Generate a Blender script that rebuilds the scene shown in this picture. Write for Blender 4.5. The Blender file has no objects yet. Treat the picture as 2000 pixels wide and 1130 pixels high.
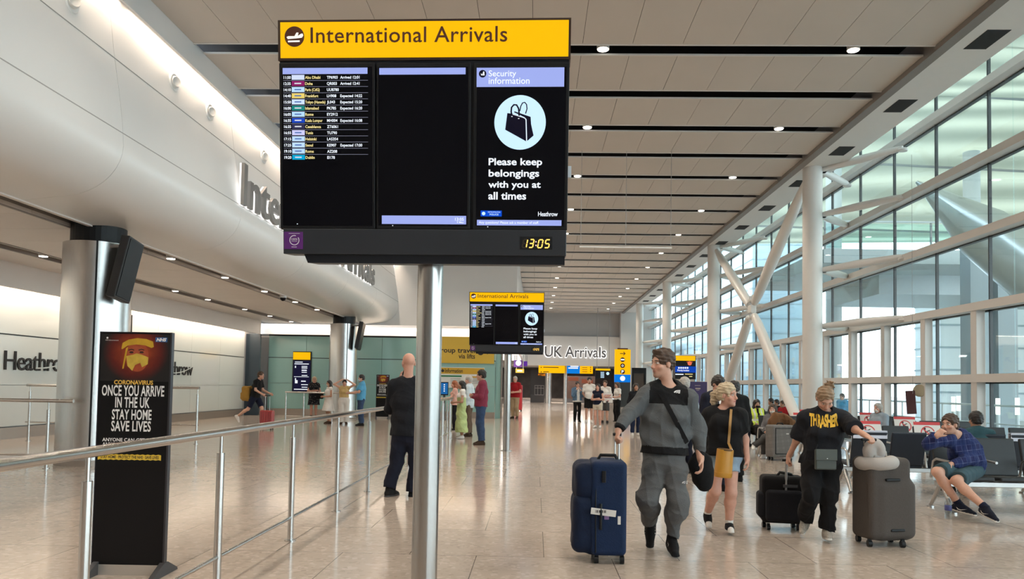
import bpy, math, random
import numpy as np
from mathutils import Vector, Matrix
from mathutils.bvhtree import BVHTree

# ------------------------------------------------------------------ camera, sky, exposure
sc = bpy.context.scene
COL = sc.collection
F_PX, CX, CY, EYE = 1500.0, 1000.0, 689.07, 1.52
YAW, PITCH, ROLL = 0.0309868, 0.0420978, 0.0171267
def cam_axes():
    fwd = np.array([-math.sin(YAW) * math.cos(PITCH), math.cos(YAW) * math.cos(PITCH), math.sin(PITCH)])
    r = np.array([math.cos(YAW), math.sin(YAW), 0.0])
    u = np.cross(r, fwd)
    c, s = math.cos(ROLL), math.sin(ROLL)
    return r * c + u * s, u * c - r * s, fwd
AR, AU, AF = cam_axes()
cd = bpy.data.cameras.new('camera')
cam = bpy.data.objects.new('camera', cd)
COL.objects.link(cam)
cd.sensor_fit = 'HORIZONTAL'; cd.sensor_width = 36.0
cd.lens = F_PX / 2000.0 * 36.0
cd.shift_x = 0.0
cd.shift_y = (CY - 565.0) / 2000.0
cd.clip_start = 0.05; cd.clip_end = 600
mw = Matrix.Identity(4)
for i in range(3):
    mw[i][0] = AR[i]; mw[i][1] = AU[i]; mw[i][2] = -AF[i]
mw[2][3] = EYE
cam.matrix_world = mw
sc.camera = cam
sc.view_settings.view_transform = 'Standard'
sc.view_settings.look = 'None'
sc.view_settings.gamma = 1.0
sc.view_settings.use_curve_mapping = False
sc.view_settings.exposure = 0.0
sc.cycles.use_denoising = True
sc.cycles.max_bounces = 8
sc.cycles.diffuse_bounces = 4
sc.cycles.glossy_bounces = 4
sc.cycles.transparent_max_bounces = 16
sc.cycles.caustics_reflective = False
sc.cycles.caustics_refractive = False
sc.cycles.sample_clamp_indirect = 4.0

SKY = 6.0
LAMP_W = 430.0
wd = bpy.data.worlds.new('sky'); sc.world = wd; wd.use_nodes = True
wn = wd.node_tree; wn.nodes.clear()
o_ = wn.nodes.new('ShaderNodeOutputWorld'); b_ = wn.nodes.new('ShaderNodeBackground')
tc_ = wn.nodes.new('ShaderNodeTexCoord'); sx_ = wn.nodes.new('ShaderNodeSeparateXYZ'); cr_ = wn.nodes.new('ShaderNodeValToRGB')
cr_.color_ramp.elements[0].position = 0.0; cr_.color_ramp.elements[0].color = (0.93, 0.97, 1.0, 1)
cr_.color_ramp.elements[1].position = 0.7; cr_.color_ramp.elements[1].color = (0.62, 0.80, 1.0, 1)
wn.links.new(tc_.outputs['Generated'], sx_.inputs[0]); wn.links.new(sx_.outputs['Z'], cr_.inputs[0])
wn.links.new(cr_.outputs[0], b_.inputs[0]); b_.inputs[1].default_value = SKY
wn.links.new(b_.outputs[0], o_.inputs[0])

# ------------------------------------------------------------------ measuring helpers
EYEV = np.array([0, 0, EYE])
def ray(px, py):
    d = AF + AR * (px - CX) / F_PX - AU * (py - CY) / F_PX
    return d / d[1]
def at_Y(px, py, y): return EYEV + ray(px, py) * y
def at_Z(px, py, z):
    d = ray(px, py); return EYEV + d * ((z - EYE) / d[2])
def at_X(px, py, x):
    d = ray(px, py); return EYEV + d * (x / d[0])
def floor_at(px, py): return at_Z(px, py, 0.0)

# ------------------------------------------------------------------ object helpers
def tag(o, label=None, cat=None, group=None, kind=None):
    if label: o['label'] = label
    if cat: o['category'] = cat
    if group: o['group'] = group
    if kind: o['kind'] = kind
    return o
def thing(name, label, cat, loc=(0, 0, 0), rz=0.0, group=None, kind=None):
    o = bpy.data.objects.new(name, None); COL.objects.link(o)
    o.empty_display_size = 0.1
    o.location = tuple(float(v) for v in loc); o.rotation_euler = (0, 0, rz)
    return tag(o, label, cat, group, kind)
def link_mesh(name, me, parent=None, loc=None):
    o = bpy.data.objects.new(name, me); COL.objects.link(o)
    if parent is not None: o.parent = parent
    if loc is not None: o.location = tuple(float(v) for v in loc)
    return o
def kids(o): return [c for c in bpy.data.objects if c.parent == o]
def copy_tree(o, parent=None):
    c = o.copy(); COL.objects.link(c); c.parent = parent
    for ch in list(o.children): copy_tree(ch, c)
    return c

class MB:
    """collects shapes into one mesh"""
    def __init__(s): s.v = []; s.f = []; s.mi = []; s.m = 0
    def add(s, vs, fs):
        n = len(s.v); s.v += [tuple(float(c) for c in p) for p in vs]
        s.f += [tuple(i + n for i in f) for f in fs]; s.mi += [s.m] * len(fs); return s
    def box(s, c, size, R=None):
        hx, hy, hz = [x / 2 for x in size]
        vs = [Vector((x, y, z)) for x in (-hx, hx) for y in (-hy, hy) for z in (-hz, hz)]
        if R is not None: vs = [R @ v for v in vs]
        c = Vector(c)
        return s.add([v + c for v in vs], [(0, 1, 3, 2), (4, 6, 7, 5), (0, 4, 5, 1), (2, 3, 7, 6), (0, 2, 6, 4), (1, 5, 7, 3)])
    def span(s, x0, x1, y0, y1, z0, z1):
        return s.box(((x0 + x1) / 2, (y0 + y1) / 2, (z0 + z1) / 2), (abs(x1 - x0), abs(y1 - y0), abs(z1 - z0)))
    def tube(s, pts, rad, n=14, cap=True):
        pts = [Vector(tuple(float(c) for c in p)) for p in pts]
        rad = rad if isinstance(rad, (list, tuple)) else [rad] * len(pts)
        vs = []; prev = None
        for i, p in enumerate(pts):
            t = (pts[min(i + 1, len(pts) - 1)] - pts[max(i - 1, 0)]).normalized()
            if prev is None:
                a = t.orthogonal().normalized()
            else:
                a = (prev - t * prev.dot(t)).normalized()
            prev = a; b = t.cross(a)
            for k in range(n):
                an = 2 * math.pi * k / n
                vs.append(p + (a * math.cos(an) + b * math.sin(an)) * rad[i])
        fs = []
        for i in range(len(pts) - 1):
            for k in range(n):
                fs.append((i * n + k, i * n + (k + 1) % n, (i + 1) * n + (k + 1) % n, (i + 1) * n + k))
        if cap:
            fs.append(tuple(range(n - 1, -1, -1))); fs.append(tuple(range((len(pts) - 1) * n, len(pts) * n)))
        return s.add(vs, fs)
    def lathe(s, c, prof, n=24, ax=2):
        """prof: (radius, height) pairs about a vertical axis at c"""
        vs = []; fs = []
        for r, z in prof:
            for k in range(n):
                an = 2 * math.pi * k / n
                vs.append((c[0] + r * math.cos(an), c[1] + r * math.sin(an), c[2] + z))
        for i in range(len(prof) - 1):
            for k in range(n):
                fs.append((i * n + k, i * n + (k + 1) % n, (i + 1) * n + (k + 1) % n, (i + 1) * n + k))
        fs.append(tuple(range(n - 1, -1, -1))); fs.append(tuple(range((len(prof) - 1) * n, len(prof) * n)))
        return s.add(vs, fs)
    def prism(s, poly, y0, y1, axis='y', M=None):
        """2-D polygon extruded; axis y: poly = (x, z)"""
        n = len(poly)
        def mk(a, b, t):
            p = {'y': (a, t, b), 'x': (t, a, b), 'z': (a, b, t)}[axis]
            return M @ Vector(p) if M is not None else p
        vs = [mk(a, b, y0) for a, b in poly] + [mk(a, b, y1) for a, b in poly]
        fs = [tuple(range(n)), tuple(range(2 * n - 1, n - 1, -1))]
        fs += [(i, i + n, (i + 1) % n + n, (i + 1) % n) for i in range(n)]
        return s.add(vs, fs)
    def build(s, name, mats, parent=None, loc=None, smooth=None, bevel=None, origin=None):
        me = bpy.data.meshes.new(name)
        vs = s.v
        if origin is not None:
            vs = [(x - origin[0], y - origin[1], z - origin[2]) for x, y, z in vs]; loc = origin
        me.from_pydata(vs, [], s.f); me.validate()
        for m in (mats if isinstance(mats, (list, tuple)) else [mats]): me.materials.append(m)
        if len(me.polygons) == len(s.mi): me.polygons.foreach_set('material_index', s.mi)
        fix_normals(me)
        if smooth:
            me.shade_smooth(); me.set_sharp_from_angle(angle=math.radians(smooth))
        o = link_mesh(name, me, parent, loc)
        if bevel:
            b = o.modifiers.new('bevel', 'BEVEL'); b.width = bevel; b.segments = 2; b.limit_method = 'ANGLE'
        return o
import bmesh
def fix_normals(me):
    bm = bmesh.new(); bm.from_mesh(me); bmesh.ops.recalc_face_normals(bm, faces=bm.faces); bm.to_mesh(me); bm.free()

# ------------------------------------------------------------------ materials
MATS = {}
def mat(name, col, rough=0.5, metal=0.0, var=0.0, scale=8.0, bump=0.0, bscale=60.0, emit=None, estr=0.0, spec=0.5, coat=0.0, stretch=None, alpha=None, sheen=0.0, trans=0.0):
    if name in MATS: return MATS[name]
    m = bpy.data.materials.new(name); m.use_nodes = True; MATS[name] = m
    nt = m.node_tree; p = nt.nodes['Principled BSDF']
    col = tuple(col) + (1,)
    p.inputs['Base Color'].default_value = col
    p.inputs['Roughness'].default_value = rough; p.inputs['Metallic'].default_value = metal
    p.inputs['Specular IOR Level'].default_value = spec
    p.inputs['Coat Weight'].default_value = coat
    p.inputs['Sheen Weight'].default_value = sheen
    if trans: p.inputs['Transmission Weight'].default_value = trans
    tc = nt.nodes.new('ShaderNodeTexCoord'); mp = nt.nodes.new('ShaderNodeMapping')
    nt.links.new(tc.outputs['Object'], mp.inputs[0])
    if stretch: mp.inputs['Scale'].default_value = stretch
    if var:
        nz = nt.nodes.new('ShaderNodeTexNoise'); nz.inputs['Scale'].default_value = scale; nz.inputs['Detail'].default_value = 3
        mx = nt.nodes.new('ShaderNodeMix'); mx.data_type = 'RGBA'
        mx.inputs[6].default_value = tuple(max(0, c * (1 - var)) for c in col[:3]) + (1,)
        mx.inputs[7].default_value = tuple(min(1, c * (1 + var)) for c in col[:3]) + (1,)
        nt.links.new(mp.outputs[0], nz.inputs[0]); nt.links.new(nz.outputs[0], mx.inputs[0]); nt.links.new(mx.outputs[2], p.inputs['Base Color'])
    if bump:
        n2 = nt.nodes.new('ShaderNodeTexNoise'); n2.inputs['Scale'].default_value = bscale; n2.inputs['Detail'].default_value = 2
        bp = nt.nodes.new('ShaderNodeBump'); bp.inputs['Strength'].default_value = bump; bp.inputs['Distance'].default_value = 0.01
        nt.links.new(mp.outputs[0], n2.inputs[0]); nt.links.new(n2.outputs[0], bp.inputs['Height']); nt.links.new(bp.outputs[0], p.inputs['Normal'])
    if emit is not None:
        p.inputs['Emission Color'].default_value = tuple(emit) + (1,); p.inputs['Emission Strength'].default_value = estr
    return m
def lit(name, col, s): return mat(name, tuple(c * 0.2 for c in col), 0.4, emit=col, estr=s, spec=0.15)

WHITE = mat('white_paint', (0.80, 0.79, 0.77), 0.45, var=0.02, scale=2)
BULK = mat('bulkhead_paint', (0.74, 0.735, 0.725), 0.28, var=0.02, scale=1.2)
CEILM = mat('ceiling_panel', (0.56, 0.52, 0.475), 0.55, var=0.03, scale=1.5)
CEILE = mat('ceiling_trim', (0.74, 0.72, 0.69), 0.5)
VOID = mat('ceiling_void', (0.005, 0.005, 0.006), 0.8, var=0.5, scale=6)
FASC = mat('fascia_grey', (0.20, 0.18, 0.165), 0.5, var=0.03)
STEEL = mat('brushed_steel', (0.60, 0.59, 0.58), 0.26, 1.0, var=0.10, scale=6, bump=0.06, bscale=30, stretch=(18, 18, 0.6))
RAILS = mat('rail_steel', (0.56, 0.54, 0.52), 0.22, 1.0, var=0.08, scale=10)
POLES = mat('pole_steel', (0.40, 0.38, 0.365), 0.24, 1.0, var=0.08, scale=5, stretch=(10, 10, 0.3))
COLW = mat('column_white', (0.74, 0.72, 0.69), 0.4, var=0.02)
BLACK = mat('black_plastic', (0.008, 0.009, 0.011), 0.4, spec=0.25)
CASE = mat('sign_case', (0.010, 0.012, 0.017), 0.38, spec=0.3, var=0.1, scale=3)
SCREEN = mat('screen_glass', (0.003, 0.003, 0.005), 0.15, spec=0.15)
DARKG = mat('dark_grey', (0.05, 0.05, 0.055), 0.5)
GREY = mat('mid_grey', (0.30, 0.30, 0.30), 0.5)
YELLOW = lit('sign_yellow_lit', (1.0, 0.52, 0.0), 0.90)
YELLOWP = mat('sign_yellow', (0.70, 0.42, 0.03), 0.45)
YTXT = mat('sign_brown_text', (0.075, 0.014, 0.002), 0.6)
BTXT = mat('black_text', (0.012, 0.011, 0.012), 0.6)
WLIT = lit('screen_white', (0.86, 0.92, 1.0), 1.0)
PLIT = lit('screen_lilac', (0.33, 0.40, 0.82), 0.95)
CYLIT = lit('screen_pale_blue', (0.58, 0.82, 1.0), 0.98)
YLIT = lit('screen_yellow', (0.95, 0.80, 0.35), 0.9)
LINEL = lit('screen_line', (0.30, 0.31, 0.42), 0.6)
ALIT = lit('clock_amber', (1.0, 0.62, 0.12), 1.6)
DIML = mat('clock_off', (0.035, 0.025, 0.012), 0.4)
LAMPM = lit('lamp_glow', (1.0, 0.90, 0.76), 9.0)
LAMPB = mat('lamp_body', (0.62, 0.60, 0.58), 0.35)

def floor_mat():
    m = bpy.data.materials.new('polished_terrazzo'); m.use_nodes = True; nt = m.node_tree; p = nt.nodes['Principled BSDF']
    N = nt.nodes.new; L = nt.links.new
    tc = N('ShaderNodeTexCoord')
    br = N('ShaderNodeTexBrick'); br.offset = 0.5
    br.inputs['Scale'].default_value = 1.0; br.inputs['Brick Width'].default_value = 1.2; br.inputs['Row Height'].default_value = 1.2
    br.inputs['Mortar Size'].default_value = 0.004; br.inputs['Mortar Smooth'].default_value = 0.3
    br.inputs['Color1'].default_value = (0.55, 0.46, 0.39, 1); br.inputs['Color2'].default_value = (0.515, 0.43, 0.365, 1); br.inputs['Mortar'].default_value = (0.17, 0.13, 0.10, 1)
    mp = N('ShaderNodeMapping'); mp.inputs['Rotation'].default_value = (0, 0, math.radians(0)); mp.inputs['Location'].default_value = (0.5, 0.3, 0)
    L(tc.outputs['Object'], mp.inputs[0]); L(mp.outputs[0], br.inputs[0])
    vo = N('ShaderNodeTexVoronoi'); vo.inputs['Scale'].default_value = 26; L(tc.outputs['Object'], vo.inputs[0])
    cr = N('ShaderNodeValToRGB'); cr.color_ramp.interpolation = 'CONSTANT'
    e = cr.color_ramp.elements; e[0].position = 0; e[0].color = (0.80, 0.80, 0.80, 1); e[1].position = 0.12; e[1].color = (1, 1, 1, 1)
    e2 = e.new(0.85); e2.color = (1.25, 1.25, 1.28, 1)
    sp = N('ShaderNodeSeparateColor'); L(vo.outputs['Color'], sp.inputs[0]); L(sp.outputs[0], cr.inputs[0])
    mx = N('ShaderNodeMix'); mx.data_type = 'RGBA'; mx.blend_type = 'MULTIPLY'; mx.inputs[0].default_value = 0.55
    L(br.outputs[0], mx.inputs[6]); L(cr.outputs[0], mx.inputs[7])
    nz = N('ShaderNodeTexNoise'); nz.inputs['Scale'].default_value = 3.0; nz.inputs['Detail'].default_value = 5; L(tc.outputs['Object'], nz.inputs[0])
    m2 = N('ShaderNodeMix'); m2.data_type = 'RGBA'; m2.blend_type = 'MULTIPLY'; m2.inputs[0].default_value = 0.25
    L(mx.outputs[2], m2.inputs[6]); L(nz.outputs[0], m2.inputs[7]); L(m2.outputs[2], p.inputs['Base Color'])
    rr = N('ShaderNodeMapRange'); rr.inputs['To Min'].default_value = 0.09; rr.inputs['To Max'].default_value = 0.17; L(nz.outputs[0], rr.inputs[0]); L(rr.outputs[0], p.inputs['Roughness'])
    p.inputs['Specular IOR Level'].default_value = 0.65
    return m
FLOORM = floor_mat()

def glass_mat(name, tint, refl=0.08):
    m = bpy.data.materials.new(name); m.use_nodes = True; nt = m.node_tree; nt.nodes.clear()
    o = nt.nodes.new('ShaderNodeOutputMaterial'); t = nt.nodes.new('ShaderNodeBsdfTransparent'); g = nt.nodes.new('ShaderNodeBsdfGlossy'); mx = nt.nodes.new('ShaderNodeMixShader')
    lw = nt.nodes.new('ShaderNodeLayerWeight'); lw.inputs[0].default_value = 0.5; pw = nt.nodes.new('ShaderNodeMath'); pw.operation = 'POWER'; pw.inputs[1].default_value = 4.0; fr = nt.nodes.new('ShaderNodeMath'); fr.operation = 'MULTIPLY_ADD'; fr.inputs[1].default_value = 0.55; fr.inputs[2].default_value = 0.03; nt.links.new(lw.outputs['Facing'], pw.inputs[0]); nt.links.new(pw.outputs[0], fr.inputs[0])
    t.inputs[0].default_value = tuple(tint) + (1,); g.inputs['Roughness'].default_value = 0.02; g.inputs['Color'].default_value = (0.9, 0.97, 1, 1)
    nt.links.new(fr.outputs[0], mx.inputs[0]); nt.links.new(t.outputs[0], mx.inputs[1]); nt.links.new(g.outputs[0], mx.inputs[2]); nt.links.new(mx.outputs[0], o.inputs[0])
    return m
GLASS = glass_mat('window_glass', (0.90, 0.968, 0.966))
def panel_glass(name, col, rough):
    m = mat(name, col, rough, spec=0.6, coat=0.6, var=0.02, scale=1)
    m.node_tree.nodes['Principled BSDF'].inputs['Coat Roughness'].default_value = 0.03
    return m
WGLASS = panel_glass('white_back_painted_glass', (0.66, 0.69, 0.66), 0.25)
TGLASS = panel_glass('teal_back_painted_glass', (0.27, 0.47, 0.44), 0.2)
BASEB = mat('baseboard_steel', (0.36, 0.31, 0.27), 0.35, 0.6)

# ------------------------------------------------------------------ lettering
DG = None
_fonts = {}
def glyphs(body, bold=0.0, shear=0.0, extrude=0.0, spacing=1.0, lines=1.0, align='LEFT'):
    cu = bpy.data.curves.new('lettering', 'FONT'); cu.body = body
    cu.size = 1; cu.offset = bold; cu.shear = shear; cu.extrude = extrude; cu.resolution_u = 3; cu.space_character = spacing; cu.space_line = lines; cu.align_x = align
    ob = bpy.data.objects.new('lettering', cu); COL.objects.link(ob)
    dg = bpy.context.evaluated_depsgraph_get()
    me = bpy.data.meshes.new_from_object(ob.evaluated_get(dg))
    bpy.data.objects.remove(ob); bpy.data.curves.remove(cu)
    n = len(me.vertices); co = np.empty(n * 3); me.vertices.foreach_get('co', co); co = co.reshape(-1, 3)
    fs = [tuple(p.vertices) for p in me.polygons]
    bpy.data.meshes.remove(me)
    return co, fs
_cap = []
def CAPH():
    if not _cap: _cap.append(glyphs('H')[0][:, 1].max())
    return _cap[0]
def text_in(mb, body, u0, u1, v0, v1, w=0.004, M=None, extrude=0.0, fit=True, cap=None, xs=1.0, **kw):
    """letters filling the box u0..u1 x v0..v1 of a face that looks along -y; w = stand-off"""
    co, fs = glyphs(body, extrude=1.0 if extrude else 0.0, **kw)
    if len(co) == 0: return
    lo, hi = co.min(0), co.max(0)
    if cap:                                  # every word at one letter height, on one baseline
        k = cap / CAPH(); lo[1] = 0.0; u1 = u0 + (hi[0] - lo[0]) * k * xs; v1 = v0 + (hi[1] - lo[1]) * k
    sx = (u1 - u0) / max(hi[0] - lo[0], 1e-6); sy = (v1 - v0) / max(hi[1] - lo[1], 1e-6)
    if not fit: sx = sy
    x = u0 + (co[:, 0] - lo[0]) * sx; z = v0 + (co[:, 1] - lo[1]) * sy
    y = -w - (co[:, 2] * extrude if extrude else 0 * x)
    mb.add(list(zip(x, y, z)), fs)
def rect(mb, u0, u1, v0, v1, w=0.002, t=0.002):
    mb.span(u0, u1, -w, -w - t, v0, v1)
def disc(mb, u, v, r, w=0.003, t=0.002, n=36, ry=None):
    ry = ry or r
    mb.prism([(u + r * math.cos(2 * math.pi * k / n), v + ry * math.sin(2 * math.pi * k / n)) for k in range(n)], -w, -w - t)
def poly(mb, pts, w=0.004, t=0.002): mb.prism(pts, -w, -w - t)
def ring(mb, u, v, r0, r1, w=0.004, a0=0, a1=360, n=40):
    k0, k1 = math.radians(a0), math.radians(a1)
    vs = []; fs = []
    for k in range(n + 1):
        a = k0 + (k1 - k0) * k / n
        vs += [(u + r0 * math.cos(a), -w, v + r0 * math.sin(a)), (u + r1 * math.cos(a), -w, v + r1 * math.sin(a))]
    for k in range(n): fs.append((2 * k, 2 * k + 1, 2 * k + 3, 2 * k + 2))
    mb.add(vs, fs)
def stroke(mb, pts, wd, w=0.005):
    """a drawn line of width wd"""
    vs = []; fs = []
    for i, p in enumerate(pts):
        a = np.array(pts[max(i - 1, 0)]); b = np.array(pts[min(i + 1, len(pts) - 1)]); t = (b - a) / (np.linalg.norm(b - a) + 1e-9)
        nrm = np.array([-t[1], t[0]]) * wd / 2
        vs += [(p[0] + nrm[0], -w, p[1] + nrm[1]), (p[0] - nrm[0], -w, p[1] - nrm[1])]
    for i in range(len(pts) - 1): fs.append((2 * i, 2 * i + 1, 2 * i + 3, 2 * i + 2))
    mb.add(vs, fs)

class Face:
    """a flat face looking roughly at -y: turns picture measurements into its own u, v"""
    def __init__(s, origin, rz=0.0, tilt=0.0):
        s.M = Matrix.Translation(Vector(tuple(float(c) for c in origin))) @ Matrix.Rotation(rz, 4, 'Z') @ Matrix.Rotation(tilt, 4, 'X')
        s.Mi = s.M.inverted()
    def uv(s, px, py):
        n = np.array((s.M.to_3x3() @ Vector((0, 1, 0)))); o = np.array(s.M.translation); d = ray(px, py)
        t = ((o - EYEV) @ n) / (d @ n); p = s.Mi @ Vector(EYEV + d * t)
        return p.x, p.z
    def box(s, x0, y0, x1, y1):
        """picture box -> u0, u1, v0, v1"""
        ym, xm = (y0 + y1) / 2, (x0 + x1) / 2
        return s.uv(x0, ym)[0], s.uv(x1, ym)[0], s.uv(xm, y1)[1], s.uv(xm, y0)[1]

# ================================================================== THE SETTING
HC = 7.72          # hall ceiling
YB, YF = -14.0, 65.0
def struct(o): o['kind'] = 'structure'; return o
struct(MB().span(-13.4, 9.9, YB, 110, -0.2, 0.0).build('floor', FLOORM))
# ---- main ceiling: slatted panels with dark slots
rows = [13.74 + 2.142 * k for k in range(-13, 25)]
b = MB()
for y in rows:
    y0, y1 = y + 0.40, y + 2.142
    if y0 > YF: continue
    y1 = min(y1, YF)
    xl = -6.4 if y0 < 34.6 else -0.9
    x = 7.06
    while x > xl:
        x0 = max(x - 0.9, xl)
        b.m = 0; b.span(x0 + 0.004, x - 0.004, y0 + 0.03, y1 - 0.03, HC, HC + 0.02)
        x -= 0.9
    b.m = 1; b.span(xl, 7.06, y0, y0 + 0.03, HC - 0.012, HC + 0.02); b.span(xl, 7.06, y1 - 0.03, y1, HC - 0.012, HC + 0.02)
ceil = struct(b.build('ceiling', [CEILM, CEILE]))
MB().span(-7.2, 7.2, YB, YF, HC + 0.45, HC + 0.5).build('slot_backing', VOID, ceil)
b = MB()
for y in rows[5::1]:
    if y > YF: break
    xl = -6.3 if y < 34 else -0.8
    b.span(xl, 7.0, y + 0.02, y + 0.05, HC + 0.10, HC + 0.16); b.span(xl, 7.0, y + 0.33, y + 0.36, HC + 0.2, HC + 0.24)
b.build('slot_conduit', VOID, ceil)
struct(MB().span(7.06, 7.26, YB, YF, HC - 0.10, HC + 0.5).build('trim_1', FASC))
# soffit beside the glass, with small dark vents
b = MB(); b.span(7.26, 8.32, YB, YF, HC, HC + 0.6)
sof = struct(b.build('trim_2', COLW))
b = MB()
for k in range(-5, 14):
    y = 13.1 + 3.2 * k
    b.span(7.62, 8.02, y, y + 0.75, HC - 0.006, HC)
b.build('soffit_vent', VOID, sof)

struct(MB().span(8.2, 8.30, YB, YF, HC + 0.6, 11.6).span(8.2, 9.7, YB, YF, 11.5, 11.7).build('ceiling_upper', COLW))
# ---- curved white bulkhead over the left aisle
prof = [(-6.62, 7.72), (-6.62, 7.3), (-6.56, 6.9), (-6.49, 6.4), (-6.40, 5.9), (-6.33, 5.4), (-6.30, 5.05)]
for k in range(1, 11):
    a = math.radians(90 * k / 10)
    prof.append((-6.30 - 0.95 * (1 - math.cos(a)), 5.05 - 0.78 * math.sin(a)))
prof += [(-7.5, 4.235), (-7.86, 4.2), (-7.86, 7.72)]
ys = [YB] + [2.0 + 4.66 * k for k in range(8)] ; ys = [y for y in ys if y < 34.7] + [34.8]
b = MB()
for i in range(len(ys) - 1): b.prism(prof, ys[i] + 0.004, ys[i + 1] - 0.004)
bulk = struct(b.build('wall_bulkhead', BULK, smooth=40))
SEAM = mat('seam_grey', (0.36, 0.35, 0.34), 0.6)
def at_bulk(z):
    for i in range(len(prof) - 1):
        (x0, z0), (x1, z1) = prof[i], prof[i + 1]
        if z1 <= z <= z0: return x0 + (x1 - x0) * (z0 - z) / (z0 - z1)
b = MB()
for z in (6.4, 5.24): b.span(at_bulk(z) - 0.02, at_bulk(z) + 0.004, YB, 34.8, z - 0.007, z + 0.007)
b.build('panel_seam', SEAM, bulk)
# cove fascia with the light behind it
struct(MB().span(-6.44, -6.40, YB, 34.8, 7.30, 7.75).build('trim_3', BULK))
def area(name, loc, sx, sy, power, col, rot=(0, 0, 0)):
    l = bpy.data.lights.new(name, 'AREA'); l.shape = 'RECTANGLE'; l.size = sx; l.size_y = sy; l.energy = power; l.color = col
    o = bpy.data.objects.new(name, l); COL.objects.link(o); o.location = loc; o.rotation_euler = rot
    return o
WARM = (1.0, 0.80, 0.62)
for k in range(6):
    y = 31.5 - 7.9 * k
    area('cove_light', (-6.51, y, 7.44), 0.09, 7.6, 110, WARM)

# ---- left aisle: low ceiling with two lamp slots, glass wall, end wall
LOW = 4.2
b = MB()
for x0, x1 in ((-10.72, -8.30), (-12.35, -11.12)):
    for k in range(40):
        y = YB + k * 1.25
        if y > 34.4: break
        b.span(x0, x1, y + 0.006, min(y + 1.244, 34.7), LOW, LOW + 0.06)
b.span(-7.9, -7.82, YB, 34.7, LOW - 0.02, LOW + 0.1)
LOWM = mat('low_ceiling', (0.70, 0.655, 0.62), 0.5, var=0.03, scale=2)
low = struct(b.build('ceiling_low', LOWM))
MB().span(-13.0, -7.86, YB, 34.7, LOW + 0.42, LOW + 0.47).build('slot_backing', VOID, low)
b = MB()
for x in (-8.33, -10.72, -11.12): b.span(x - 0.02, x + 0.02, YB, 34.7, LOW - 0.02, LOW + 0.3)
b.build('slot_edge', mat('slot_edge', (0.30, 0.27, 0.25), 0.5), low)
b = MB()
for x in (-8.1, -10.9):
    for k in range(17): b.span(x - 0.16, x + 0.16, YB + 3 * k, YB + 3 * k + 0.7, LOW + 0.12, LOW + 0.2)
b.build('slot_equipment', mat('slot_equipment', (0.035, 0.033, 0.032), 0.5), low)
# bulkhead of the left wall and its cove light
struct(MB().span(-12.40, -12.30, YB, 33.9, 3.62, LOW + 0.1).build('trim_4', LOWM))
for k in range(6):
    area('cove_light', (-12.55, 30.4 - 7.2 * k, 3.85), 0.22, 7.0, 110, WARM)
b = MB(); ed = MB()
XW = -12.9
for k in range(14):
    y0 = 33.6 - 2.6 * (k + 1); y1 = y0 + 2.6
    for z0, z1 in ((0.30, 1.32), (1.32, 2.56), (2.56, 4.0)):
        b.span(XW - 0.04, XW, y0 + 0.006, y1 - 0.006, z0 + 0.006, z1 - 0.006)
    ed.span(XW - 0.02, XW + 0.004, y0, y1, 2.545, 2.575)
b.m = 1; b.span(XW - 0.14, XW - 0.05, YB, 35.2, 0, 4.6)
wl = struct(b.build('wall_left', [WGLASS, GREY]))
ed.build('panel_joint', BLACK, wl)
struct(MB().span(XW - 0.02, XW + 0.03, YB, 33.6, 0, 0.28).build('baseboard_left', BASEB))
# dark corner doorway and end wall of teal glass
MBc = MB(); MBc.span(-12.95, -12.30, 33.9, 34.0, 0, 3.62)
struct(MBc.build('trim_5', mat('dark_glass', (0.03, 0.045, 0.06), 0.08)))
YE = 35.0
b = MB(); xs = [-12.3 + 1.75 * k for k in range(6)] + [-1.83]
for i in range(6):
    for z0, z1 in ((0.28, 1.45), (1.45, 2.62), (2.62, 3.62)):
        b.span(xs[i] + 0.006, xs[i + 1] - 0.006, YE, YE + 0.04, z0 + 0.006, z1 - 0.006)
b.m = 1; b.span(-12.9, -1.85, YE + 0.05, YE + 0.3, 0, 3.7)
b.m = 2; b.span(-12.3, -1.83, YE - 0.004, YE + 0.05, 2.605, 2.635); b.span(-12.3, -1.83, YE - 0.02, YE + 0.05, 3.62, 3.68)
struct(b.build('wall_back', [TGLASS, GREY, BLACK]))
struct(MB().span(-12.3, -1.83, YE - 0.03, YE + 0.02, 0, 0.28).build('baseboard_back', BASEB))
COVEW = mat('cove_white', (0.80, 0.74, 0.67), 0.6)
struct(MB().span(-12.9, -0.95, YE + 0.45, YE + 0.6, 3.60, 4.3).build('wall_cove', COVEW))
struct(MB().span(-12.9, -0.95, YE + 0.04, YE + 0.6, 3.55, 3.60).build('trim_6', COVEW))
area('cove_light', (-6.9, YE + 0.25, 4.12), 10.6, 0.25, 130, WARM)
# flat white wall above
struct(MB().span(-6.55, -0.9, 34.82, 35.1, 4.17, 8.3).span(-12.9, -6.55, 34.82, 35.1, 4.17, 4.6).build('wall_end', BULK))
struct(MB().span(-1.0, -0.9, 35.1, YF, 3.4, 8.3).build('wall_inner', BULK))

# ---- far wall with the departures side beyond
FARM = mat('far_wall_paint', (0.58, 0.575, 0.57), 0.5)
FARM2 = mat('far_wall_upper', (0.38, 0.38, 0.385), 0.5)
struct(MB().span(-0.9, 9.8, 64.4, 64.7, 3.25, 5.72).span(7.6, 9.8, 64.4, 64.7, 0, 3.25).build('wall_far', FARM))
struct(MB().span(-0.9, 9.8, 64.75, 65.1, 5.6, 8.3).build('wall_far_upper', FARM2))
struct(MB().span(7.0, 9.8, 63.6, 64.4, 0, 8.3).build('wall_far_corner', FARM))
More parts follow.
